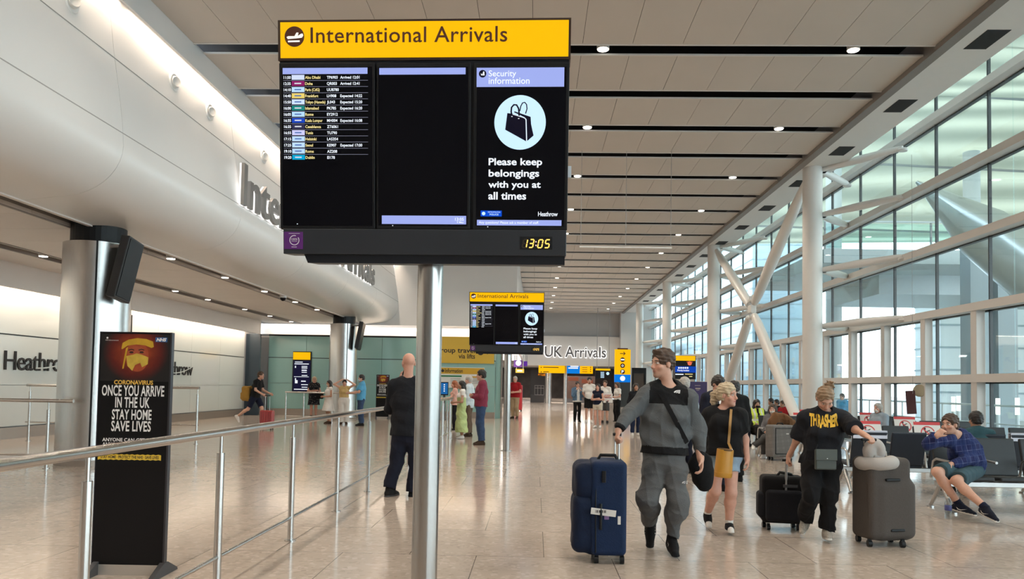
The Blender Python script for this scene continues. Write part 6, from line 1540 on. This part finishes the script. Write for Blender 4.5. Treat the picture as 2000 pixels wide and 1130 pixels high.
# ---- 5 man in black seen from behind, phone at his ear
G5 = np.array((-1.78, 10.4, 0))
person('tall man in black jumper seen from behind, phone at his ear, by the railing', G5, H=1.90, yaw=172, look=28, res=.008, bulk=1.14, skin=SK['pink'],
       px=dict(hd=(798, 709, -.02), nek=(797, 742, 0), sb=(770, 752, 0), sa=(830, 753, 0), eb=(763, 797, .10), wb=(782, 742, .28), ea=(838, 800, .1), wa=(812, 795, .30), che=(797, 785, 0), pel=(796, 842, 0), hb=(782, 850, 0), ha=(810, 850, 0), kb=(775, 898, .02), ab=(760, 955, -.05), ka=(812, 905, .05), aa=(805, 962, .02)),
       feet=dict(a=dict(yaw=10), b=dict(yaw=-15)), top=dict(name='jumper', m=BLK2, sleeve=2.0, g=.024, gs=.022, hem=-.05, fold=.008), bot=dict(kind='trousers', m=NAVYT, g=.018, g2=.022, len=1.95, fold=.010), shoes=dict(m=SH_B, sole=DARKG), hair=dict(style='bald'), hands=dict(b=dict(curl=1.0, dirv=(.1, .2, .9))))
p = at_Y(790, 722, G5[1] + .16)
tag(MB().box((0, 0, 0), (.012, .075, .15), Matrix.Rotation(.3, 3, 'Y')).build('mobile_phone', SCREEN, loc=p, bevel=.004), 'black mobile phone held at the ear of the man in the black jumper', 'phone')

# ---- everyone farther off: feet pixel, head-top pixel, pose
def far(label, fx, fy, top_y, hx=None, res=.013, **k):
    G = floor_at(fx, fy); H = at_Y(hx or fx, top_y, G[1])[2] / 1.012
    person(label, G, H=H, res=res, **k); return G
def mask(c=MASKM):
    fr = person.fr; B = Blob(); q = fr['q']; B.ell(fr['hp'](0, .058, -.058), np.array((.058, .052, .050)) * q, fr['HR'], .01); B.ell(fr['hp'](0, .0, -.05), np.array((.09, .05, .08)) * q, fr['HR'], .01, 'd')
    V, F = B.mesh(.010); put_mesh('face_mask', V, F, c, fr['root'], fr['G'])
Gb = far('man in black tee with a mustard backpack striding with a red case', 497, 828, 724, hx=508, yaw=82, look=0, skin=SK['fair'], over=dict(che=(0, -.06, 1.27), nek=(0, -.11, 1.47), hd=(0, -.18, 1.62), sa=(-.18, -.09, 1.41), sb=(.18, -.09, 1.41), ea=(-.22, -.12, 1.14), wa=(-.20, -.36, 1.00), eb=(.22, -.14, 1.14), wb=(.2, -.42, 1.02), kb=(.09, -.20, .52), ab=(.09, -.20, .09), ka=(-.09, .20, .50), aa=(-.09, .56, .26)),
     feet=dict(a=dict(dip=55)), top=dict(m=BLK, sleeve=.7, g=.022, hem=-.06), bot=dict(kind='shorts', m=NAVY, len=.82, g=.02, g2=.04), shoes=dict(m=SH_W, sole=RUB_W), hair=dict(style='short', m=HB))
p = at_Y(481.5, 768, Gb[1]); t = thing('backpack', 'mustard brown backpack on the striding man', 'backpack', p); MU = cloth('mustard_canvas', (0.30, 0.17, 0.035))
B = Blob(); B.rbox((0, 0, 0), (.15, .16, .26), None, .1); B.rbox((-.10, 0, -.08), (.09, .13, .13), None, .06); V, F = B.mesh(.014, fold=.008); put_mesh('pack', V, F, MU, t, (0, 0, 0)); [MB().tube([(.06, s_, .22), (.2, s_, .26), (.32, s_, .10), (.20, s_, -.15)], .02, 8).build('shoulder_strap', MU, t, smooth=40) for s_ in (-.13, .13)]

def wheels(t, xs, ys, r=.028):
    for x in xs:
        for y in ys:
            b = MB(); b.tube([(x - .018, y, r), (x + .018, y, r)], r, 14); b.box((x, y, r + .025), (.03, .03, .04)); b.build('wheel', BLACK, t, smooth=40)
def trolley(t, x, y, z0, z1, w=.10, lean=0.0, m=RAILS):
    for s_ in (-w / 2, w / 2): MB().tube([(x + s_, y, z0), (x + s_ + lean, y, z1)], .008, 8).build('telescopic_tube', m, t)
    MB().tube([(x - w / 2 - .02 + lean, y, z1), (x + w / 2 + .02 + lean, y, z1)], .014, 10).build('grip', BLACK, t, smooth=40)
p = floor_at(521, 838); t = thing('suitcase', 'small shiny red cabin case beside the backpack man', 'suitcase', (p[0], p[1], 0)); q = mat('case_red', (0.34, 0.045, 0.05), 0.25, coat=.5); k_ = p[1] / 1500
MB().box((0, 0, .06 + 17.0 * k_), (26 * k_, .24, 34 * k_)).build('shell', q, t, bevel=.04); b = MB(); [b.span(x - .006, x + .006, -.125, -.118, .1, 34 * k_) for x in (-.14, -.07, 0, .07, .14)]; b.build('shell_ribs', mat('case_red_dark', (0.2, 0.02, 0.025), .3), t); wheels(t, (-.16, .16), (-.09, .09)); trolley(t, 0, 0, .55, 66 * k_, w=.14)
far('blonde older woman in a dark floral dress with folded arms, by the railing', 612, 815, 735, yaw=14, fem=True, bulk=1.2, arms='crossed', skin=SK['pink'], top=dict(name='floral_dress', m=FLORAL, sleeve=.45, g=.022, skirt=.88, flare=.06), hair=dict(style='bob', m=HBL), shoes=dict(m=SH_BR))
p = at_Y(625, 773, person.fr['G'][1] - .1); tag(MB().box((0, 0, 0), (.30, .12, .24)).build('handbag', BLK, loc=p, bevel=.04), 'black handbag on the arm of the woman in the floral dress', 'bag')
far('young woman in a white dress and face mask, facing the floral dress woman', 641, 827, 742, hx=637, yaw=-55, fem=True, arms='front', skin=SK['tan'], top=dict(name='white_dress', m=WHT, sleeve=.12, g=.016, skirt=.95, flare=.13), hair=dict(style='long', m=HD, len=.24), shoes=dict(m=SH_BR)); mask(RUB_W)
far('person in yellow cropped top and white trousers with both hands on the head', 671, 828, 741, yaw=12, arms='headtop', fem=True, bulk=1.15, skin=SK['fair'], top=dict(m=YELC, sleeve=.05, g=.018, hem=.10), bot=dict(kind='trousers', m=WHT, g=.03, g2=.06), hair=dict(style='short', m=HD), shoes=dict(m=SH_BR))
far('man in light blue polo shirt and face mask leaning on the railing', 704, 831, 731, yaw=-68, arms='rail', skin=SK['fair'], top=dict(m=BLUEP, sleeve=.8, g=.026, hem=-.08, collar=True), bot=dict(kind='trousers', m=DENIM, g=.02), hair=dict(style='short', m=HD), shoes=dict(m=SH_B)); mask()
far('red haired woman in pink top and black trousers at the short railing', 886, 841, 743, yaw=-86, fem=True, arms='rail', skin=SK['pink'], top=dict(m=PINKC, sleeve=.5, g=.018, hem=-.05), bot=dict(kind='trousers', m=BLK, g=.016), hair=dict(style='long', m=HR_, len=.10), shoes=dict(m=SH_B, sole=RUB_W))
far('woman in white top and long pale green skirt with long dark hair', 900, 856, 743, yaw=-80, fem=True, arms='front', skin=SK['tan'], top=dict(m=WHT, sleeve=.4, g=.014, hem=.02), bot=dict(kind='skirt', m=LIME, len=1.72, flare=.10, g=.02, fold=.012), hair=dict(style='long', m=HD, len=.46), shoes=dict(m=SH_W, sole=RUB_W))
far('grey haired man in pale checked shirt and brown trousers, waiting', 914, 852, 733, hx=911, yaw=-100, arms='down', skin=SK['pink'], top=dict(m=CHECK, sleeve=1.9, g=.03, hem=-.12), bot=dict(kind='trousers', m=BROWNT, g=.022), hair=dict(style='short', m=HG), shoes=dict(m=SH_BR))
far('man in maroon jumper and blue jeans with folded arms, waiting', 938, 868, 722, hx=942, yaw=-82, arms='crossed', bulk=1.06, res=.010, skin=SK['fair'], top=dict(m=MAROON, sleeve=1.9, g=.026, hem=-.06, name='jumper'), bot=dict(kind='trousers', m=DENIM, g=.024, g2=.03), hair=dict(style='short', m=HD, t=.018), shoes=dict(m=SH_BR))
far('older man in red shirt and khaki trousers beyond the second sign pole', 1005, 817, 734, yaw=-25, arms='front', bulk=1.15, skin=SK['pink'], top=dict(m=REDC, sleeve=.7, g=.026, hem=-.08), bot=dict(kind='trousers', m=KHAKI, g=.022), hair=dict(style='short', m=HG, t=.008), shoes=dict(m=SH_BR))
def jacket_mi(c, x):
    u = np.abs((c - x['J']['nek']) @ x['lat']); fr_ = (c - x['J']['che']) @ x['f'] > .05; return np.where((u < .06) & fr_ | ((c - x['J']['pel']) @ x['up'] < -.02), 1, 0)
far('person in blue denim jacket and black trousers photographing, in the far waiting group', 1127, 824, 745, hx=1131, yaw=12, arms='phone', skin=SK['fair'], top=dict(name='denim_jacket', m=[cloth('denim_jacket_blue', (0.10, 0.17, 0.26)), WHT], mi=jacket_mi, sleeve=1.95, g=.03, hem=-.08), bot=dict(kind='trousers', m=BLK, g=.008), hair=dict(style='short', m=HD, t=.02), shoes=dict(m=SH_B, sole=RUB_W))
far('tall dark haired man in white tee and black shorts, in the far waiting group', 1150, 825, 736, yaw=0, bulk=.92, over=dict(wa=(-.12, .14, .95), wb=(.12, .14, .95)), skin=skin_mat(FAIR, beard=.8), top=dict(m=WHT, sleeve=.8, g=.018, hem=-.04), bot=dict(kind='shorts', m=BLK, len=.85, g=.024, g2=.05), hair=dict(style='quiff', m=HD, t=.02), shoes=dict(m=SH_W, sole=RUB_W))
far('dark haired woman in navy vest and cream shorts with folded arms, in the far group', 1167, 835, 749, hx=1170, yaw=-24, fem=True, bulk=1.02, arms='crossed', skin=SK['pink'], top=dict(m=NAVY, sleeve=0, g=.018, hem=-.04), bot=dict(kind='shorts', m=CREAM, len=.5, g=.02, g2=.03), hair=dict(style='long', m=HD, len=.12), shoes=dict(m=SH_W, sole=RUB_W))
far('man in white polo shirt and grey shorts behind the navy vest woman', 1181, 826, 742, yaw=-18, arms='front', bulk=.92, skin=SK['fair'], top=dict(m=WHT, sleeve=.8, g=.016, hem=-.06), bot=dict(kind='shorts', m=GREYSH, len=.95, g=.024, g2=.045), hair=dict(style='short', m=HB), shoes=dict(m=SH_B))
far('woman in white tee and black trousers holding a paper welcome placard', 1205, 824, 746, yaw=-66, fem=True, arms='front', skin=SK['fair'], top=dict(m=WHT, sleeve=.6, g=.02, hem=.02), bot=dict(kind='trousers', m=BLK, g=.03, g2=.05), hair=dict(style='long', m=HB, len=.12), shoes=dict(m=SH_B, sole=RUB_W))
p = at_Y(1187.5, 777, person.fr['G'][1] - 1.3); t = thing('welcome_placard', 'white paper placard held by the woman in white tee', 'placard', p); k_ = p[1] / 1500
MB().span(-9 * k_, 9 * k_, -.004, .004, -9 * k_, 9 * k_).build('sheet', PAPER, t); b = MB(); [rect(b, x0 * k_, x1 * k_, z * k_, (z + 1.6) * k_, w=.005) for x0, x1, z in ((-7, 6, 5), (-6, 7, 0), (-2, 2, -6))]; b.build('handwriting', mat('ink_pink', (0.45, 0.16, 0.17), .6), t)
far('person in dark jeans and white shoes half hidden behind the man in grey', 1241, 850, 748, hx=1246, yaw=8, fem=True, arms='down', skin=SK['tan'], top=dict(m=BLK2, sleeve=1.9, g=.02, hem=-.05), bot=dict(kind='trousers', m=cloth('dark_denim', (0.012, 0.02, 0.05)), g=.012), hair=dict(style='long', m=HD, len=.1), shoes=dict(m=SH_W, sole=RUB_W, z=1.1))
def standing(label, hx, ty, Y, **k):
    p_ = at_Y(hx, ty, Y); person(label, (p_[0], Y, 0), H=p_[2] / 1.012, **k)
standing('white haired man in pale shirt behind the shoulder of the man in grey', 1337, 736, 14.0, yaw=205, res=.010, skin=SK['pink'], top=dict(m=PALEBL, sleeve=1.9, g=.026, hem=-.08, collar=True), bot=dict(kind='trousers', m=NAVYT, g=.02), hair=dict(style='short', m=HG), shoes=dict(m=SH_B))
def suit_mi(c, x): return np.where((np.abs((c - x['J']['nek']) @ x['lat']) < .045) & ((c - x['J']['che']) @ x['f'] > .04) & ((c - x['J']['che']) @ x['up'] > -.02), 1, 0)
standing('man in dark suit and white shirt looking down, behind the blonde woman', 1402, 733, 11.6, yaw=18, nod=22, look=10, res=.009, skin=SK['pink'], top=dict(name='suit_jacket', m=[NAVYT, WHT], mi=suit_mi, sleeve=1.95, g=.03, hem=-.15, collar=True), bot=dict(kind='trousers', m=NAVYT, g=.022), hair=dict(style='short', m=HD), shoes=dict(m=SH_B))
standing('dark haired person in black just behind the blonde woman', 1434, 743, 12.9, yaw=190, res=.010, skin=SK['fair'], top=dict(m=BLK, sleeve=1.9, g=.026), bot=dict(kind='trousers', m=BLK, g=.02), hair=dict(style='short', m=HD), shoes=dict(m=SH_B))
# ---- the seated people
def sit(label, x, y, H, yaw=0, **k): person(label, (x, y, 0), H=H, yaw=yaw, pose=SIT, **k)
VEST = cloth('vest_yellow', (0.60, 0.72, 0.10), var=.1)
def vest_mi(c, x):
    r = np.zeros(len(c), int); v = (c - x['J']['che']) @ x['up']; u = (c - x['J']['nek']) @ x['lat']; r[np.abs(u) > .185] = 2; r[(np.abs(v + .10) < .025) & (r == 0)] = 1; r[(np.abs(np.abs(u) - .10) < .022) & (r == 0)] = 1; r[(np.abs(u) < .03) & (v > -.03)] = 2; return r
sit('seated person in yellow safety vest and black headscarf', 6.05, 21.15, 1.66, yaw=5, fem=True, bulk=1.25, res=.012, skin=SK['tan'], top=dict(name='safety_vest', m=[VEST, mat('vest_band', (.62, .63, .6), .4), BLK], mi=vest_mi, sleeve=1.95, g=.035), bot=dict(kind='trousers', m=BLK, g=.03), hair=dict(style='long', m=HD, t=.02, len=.1), shoes=dict(m=SH_B)); mask(BLK)
sit('seated person in pale pink top reading a newspaper', 5.45, 21.2, 1.70, yaw=25, res=.013, skin=SK['fair'], top=dict(m=PINKC, sleeve=1.9, g=.024), bot=dict(kind='trousers', m=NAVYT, g=.02), hair=dict(style='short', m=HB), shoes=dict(m=SH_B))
p = at_Y(1444, 789, 20.75); tag(MB().box((0, 0, 0), (.36, .012, .34), Matrix.Rotation(-.35, 3, 'X')).build('newspaper', mat('newsprint', (.55, .55, .53), .7, var=.2, scale=60), loc=p), 'open newspaper held by the seated person in pink', 'newspaper')
p = at_Y(1510, 802, 17.55)
sit('seated woman in face mask under a brown coat, behind the checked suitcase', p[0], 17.6, 1.60, yaw=-28, fem=True, res=.011, skin=SK['fair'], over=dict(ka=(-.10, -.42, .50), kb=(.02, -.40, .56), ab=(-.32, -.62, .30), aa=(-.11, -.45, .085)), top=dict(m=cloth('grey_top', (.16, .16, .17)), sleeve=1.9, g=.022), bot=dict(kind='trousers', m=GREYSH, g=.016), hair=dict(style='bob', m=HB), shoes=dict(m=SH_W, sole=RUB_W)); mask(RUB_W)
p = at_Y(1523, 824, 17.25); t = thing('coat', 'brown coat spread over the masked woman, above the checked suitcase', 'coat', p)
B = Blob(); B.ell((.02, 0, .06), (.24, .14, .16), k=.08); B.ell((-.16, -.05, -.16), (.12, .10, .26), k=.1); B.ell((.22, 0, -.02), (.12, .12, .14), k=.1); V, F = B.mesh(.016, fold=.03, ffreq=16); put_mesh('coat_cloth', V, F, BROWNC, t, (0, 0, 0))
for i, (px_, lab, hm, tm) in enumerate(((1495, 'far seated dark haired person by the glass, first of three', HD, NAVY), (1507, 'far seated person by the glass, middle of three', HD, BLK), (1517, 'far seated brown haired person by the glass, last of three', HB, REDC))):
    sit(lab, 8.45, 27.96 - .66 * i, 1.62 - .04 * i, yaw=-90 + 12 * i, res=.016, skin=SK['tan'], top=dict(m=tm, sleeve=1.9, g=.026), bot=dict(kind='trousers', m=BLK, g=.02), hair=dict(style='short', m=hm))
sit('old woman in pale blue jacket and face mask seated by the glass', 8.2, 18.72, 1.66, yaw=-62, fem=True, bulk=1.2, res=.012, skin=SK['pink'], top=dict(m=PALEBL, sleeve=1.9, g=.035), bot=dict(kind='trousers', m=GREYSH, g=.02), hair=dict(style='bob', m=HG)); mask(RUB_W)
p = at_Y(1903, 828, 11.75); sit('black haired man in teal shirt seen from behind, on the dark seats', p[0], 11.75, 1.66, yaw=185, res=.010, skin=SK['tan'], top=dict(m=TEALC, sleeve=.9, g=.026, collar=True), bot=dict(kind='trousers', m=NAVYT, g=.02), hair=dict(style='short', m=HD, t=.018), shoes=dict(m=SH_B))
person('person in pale blue standing outside on the walkway', (11.9, 30.2, -.25), H=1.66, yaw=-60, res=.018, skin=SK['fair'], top=dict(m=BLUEP, sleeve=1.9, g=.03), bot=dict(kind='trousers', m=DENIM, g=.02), hair=dict(style='short', m=HD)).location.z = -0.25

# ================================================================== LUGGAGE
CN = cloth('case_navy', (0.008, 0.020, 0.058), var=.15, scale=30, rough=.6); CN2 = cloth('case_navy_dark', (0.006, 0.013, 0.036), rough=.6)
def soft(name, m, t, fn, res=.009, fold=.0, seed=1):
    B = Blob(); fn(B); V, F = B.mesh(res, fold=fold, seed=seed); return put_mesh(name, V, F, m, t, (0, 0, 0))
p = floor_at(1184, 1092); t = thing('suitcase', 'large navy blue soft suitcase with a white luggage tag, pulled by the man in grey', 'suitcase', (p[0], p[1] + .02, 0)); k_ = (p[1]) / 1500
soft('case_body', CN, t, lambda B: B.rbox((0, .0, .475), (.155, .225, .405), None, .045))
soft('front_pocket', CN2, t, lambda B: (B.rbox((-.20, 0, .70), (.10, .20, .165), None, .075)), fold=.006); soft('front_pocket', CN2, t, lambda B: (B.rbox((-.205, 0, .335), (.105, .20, .26), None, .08), B.rbox((-.14, 0, .25), (.06, .2, .18), None, .05)), fold=.006, seed=2)
b = MB(); b.tube([(-.11, -.205, .86), (-.115, -.228, .5), (-.11, -.225, .10)], .006, 8); b.build('zip', BLACK, t)
MB().tube([(-.08, 0, .875), (-.06, 0, .915), (.07, 0, .915), (.09, 0, .875)], .016, 10).build('carry_handle', BLACK, t, smooth=40); MB().span(-.065, -.03, -.245, -.222, .70, .80).build('side_handle', BLACK, t, bevel=.006)
MB().tube([(-.07, -.235, .30), (-.07, -.25, .42), (-.07, -.235, .52)], .012, 8).build('side_handle', BLACK, t, smooth=40)
tg = MB().box((-.05, -.25, .45), (.215, .004, .055), Matrix.Rotation(math.radians(6), 3, 'Y')).build('luggage_tag', RUB_W, t); b = MB(); [b.span(-.12 + .011 * k, -.116 + .011 * k + .004 * (k % 2), -.2535, -.2525, .445, .468) for k in range(9)]; b.build('barcode', BTXT, tg)
MB().span(.075, .1, -.229, -.224, .345, .415).build('label_patch', RUB_W, t); MB().span(-.04, 0, -.229, -.224, .385, .42).build('bag_ribbon', mat('ribbon_purple', (.2, .12, .28), .5), t)
wheels(t, (-.10, .12), (-.17, .17), r=.035); trolley(t, .085, .0, .88, at_Y(1205, 848, p[1])[2], w=.035)
p = floor_at(1523, 1032); t = thing('suitcase', 'small black cabin case pulled by the woman in the printed tee', 'suitcase', (p[0] + .02, p[1], 0))
R20 = np.array(Matrix.Rotation(-.15, 3, 'Z'))
soft('case_body', BLK, t, lambda B: B.rbox((0, 0, .33), (.225, .14, .255), R20, .05)); soft('front_pocket', BLK2, t, lambda B: B.rbox((-.02, -.14, .27), (.19, .05, .17), R20, .04)); soft('side_pocket', BLK2, t, lambda B: B.rbox((-.225, 0, .27), (.045, .10, .14), R20, .04))
MB().tube([(-.06, -.02, .575), (-.03, -.03, .62), (.09, -.03, .60), (.13, -.02, .555)], .017, 10).build('carry_handle', BLACK, t, smooth=40); MB().span(-.03, .12, -.16, -.135, .47, .50).build('badge_strip', DARKG, t)
wheels(t, (-.17, .15), (-.08, .08)); g = at_Y(1536, 899, p[1] - .12) - np.array((p[0] + .02, p[1], 0)); MB().tube([(.0, -.14, .42), tuple(g)], .013, 10).build('telescopic_tube', GREY, t, smooth=40); MB().tube([tuple(g - np.array((.05, 0, -.005))), tuple(g + np.array((.05, 0, .005)))], .015, 10).build('grip', BLACK, t, smooth=40)
p = floor_at(1728, 1066); CG = cloth('case_taupe', (0.072, 0.062, 0.056), var=.12, scale=60, rough=.7); t = thing('suitcase', 'big taupe grey suitcase with neck pillow on top, at the hand of the woman', 'suitcase', (p[0], p[1] + .08, 0))
R3 = np.array(Matrix.Rotation(math.radians(14), 3, 'Z')); R3 = R3 @ np.array(Matrix.Rotation(math.radians(4), 3, 'Y')) if False else R3
def greycase(B):
    B.rbox((0, 0, .47), (.235, .16, .40), R3, .06); B.rbox((.07, .02, .36), (.215, .17, .28), R3, .06, k=.06)
soft('case_body', CG, t, greycase)
Rm = Matrix(R3.tolist())
def onface(x, y, z): v = Rm @ Vector((x, y, 0)); return (v.x, v.y, z)
for x, z in ((.0, .66), (.05, .17)): MB().box(onface(x, -.172, z), (.16, .03, .026), Rm).build('slot_handle', BLACK, t, bevel=.008)
wheels(t, (-.17, .15), (-.13, .13), r=.034); g = at_Y(1697, 858, p[1] - .05) - np.array((p[0], p[1] + .08, 0)); [MB().tube([(-.10 + s_, .02, .84), (g[0] + s_, g[1], g[2])], .007, 8).build('telescopic_tube', RAILS, t) for s_ in (-.05, .05)]; MB().tube([(g[0] - .07, g[1], g[2]), (g[0] + .07, g[1], g[2])], .014, 10).build('grip', BLACK, t, smooth=40)
PIL = cloth('pillow_grey', (0.40, 0.375, 0.355), var=.05, scale=80, bump=.15, bscale=200)
q = at_Y(1712, 903, p[1] + .02); t = thing('neck_pillow', 'light grey neck pillow lying on top of the taupe suitcase', 'pillow', q)
B = Blob(); arc = [(.145 * math.cos(math.radians(a)), .12 * math.sin(math.radians(a)), .01 * math.cos(math.radians(a))) for a in range(-215, 36, 14)]; B.chain(arc, [.050] + [.058] * (len(arc) - 2) + [.050], .02); V, F = B.mesh(.009); put_mesh('pillow_ring', V, F, PIL, t, (0, 0, 0))
B = Blob(); arc = [(-.03 + .055 * math.cos(math.radians(a)), -.02, .115 + .075 * math.sin(math.radians(a))) for a in range(-40, 230, 18)]; B.chain(arc, [.042] * len(arc), .03); B.cone((-.08, -.02, .03), (-.08, -.02, .12), .045, .045, .04); V, F = B.mesh(.009); put_mesh('pillow_bolster', V, F, PIL, t, (0, 0, 0)); MB().box((.0, -.07, .055), (.12, .03, .035), Matrix.Rotation(.2, 3, 'Y')).build('pillow_clip', mat('clip_grey', (.3, .29, .28), .5), t, bevel=.012)
p = floor_at(1526, 899); t = thing('suitcase', 'grey checked suitcase standing by the seated masked woman', 'suitcase', (p[0], p[1] + .1, 0)); CP = pattern('case_check', 'check'); 
for n_ in CP.node_tree.nodes:
    if n_.type == 'MIX' and n_.data_type == 'RGBA':
        for i_ in (6, 7):
            c_ = n_.inputs[i_].default_value; n_.inputs[i_].default_value = (c_[0] * .30, c_[0] * .29, c_[0] * .28, 1)
soft('case_body', CP, t, lambda B: B.rbox((0, 0, .42), (.27, .16, .345), np.array(Matrix.Rotation(.25, 3, 'Z')), .05), res=.012)
b = MB(); R_ = Matrix.Rotation(.25, 3, 'Z'); pts_ = [R_ @ Vector(v) for v in ((-.2, -.165, .15), (-.2, -.165, .70), (.21, -.165, .70), (.21, -.165, .15), (-.2, -.165, .15))]; b.tube(pts_, .01, 8); b.build('piping', BLACK, t); MB().box(R_ @ Vector((.08, -.165, .58)), (.06, .012, .02), R_).build('name_plate', RUB_W, t); MB().tube([R_ @ Vector(v) for v in ((-.08, 0, .75), (-.06, 0, .80), (.06, 0, .80), (.08, 0, .75))], .014, 8).build('carry_handle', BLACK, t); wheels(t, (-.2, .2), (-.1, .1), r=.035)
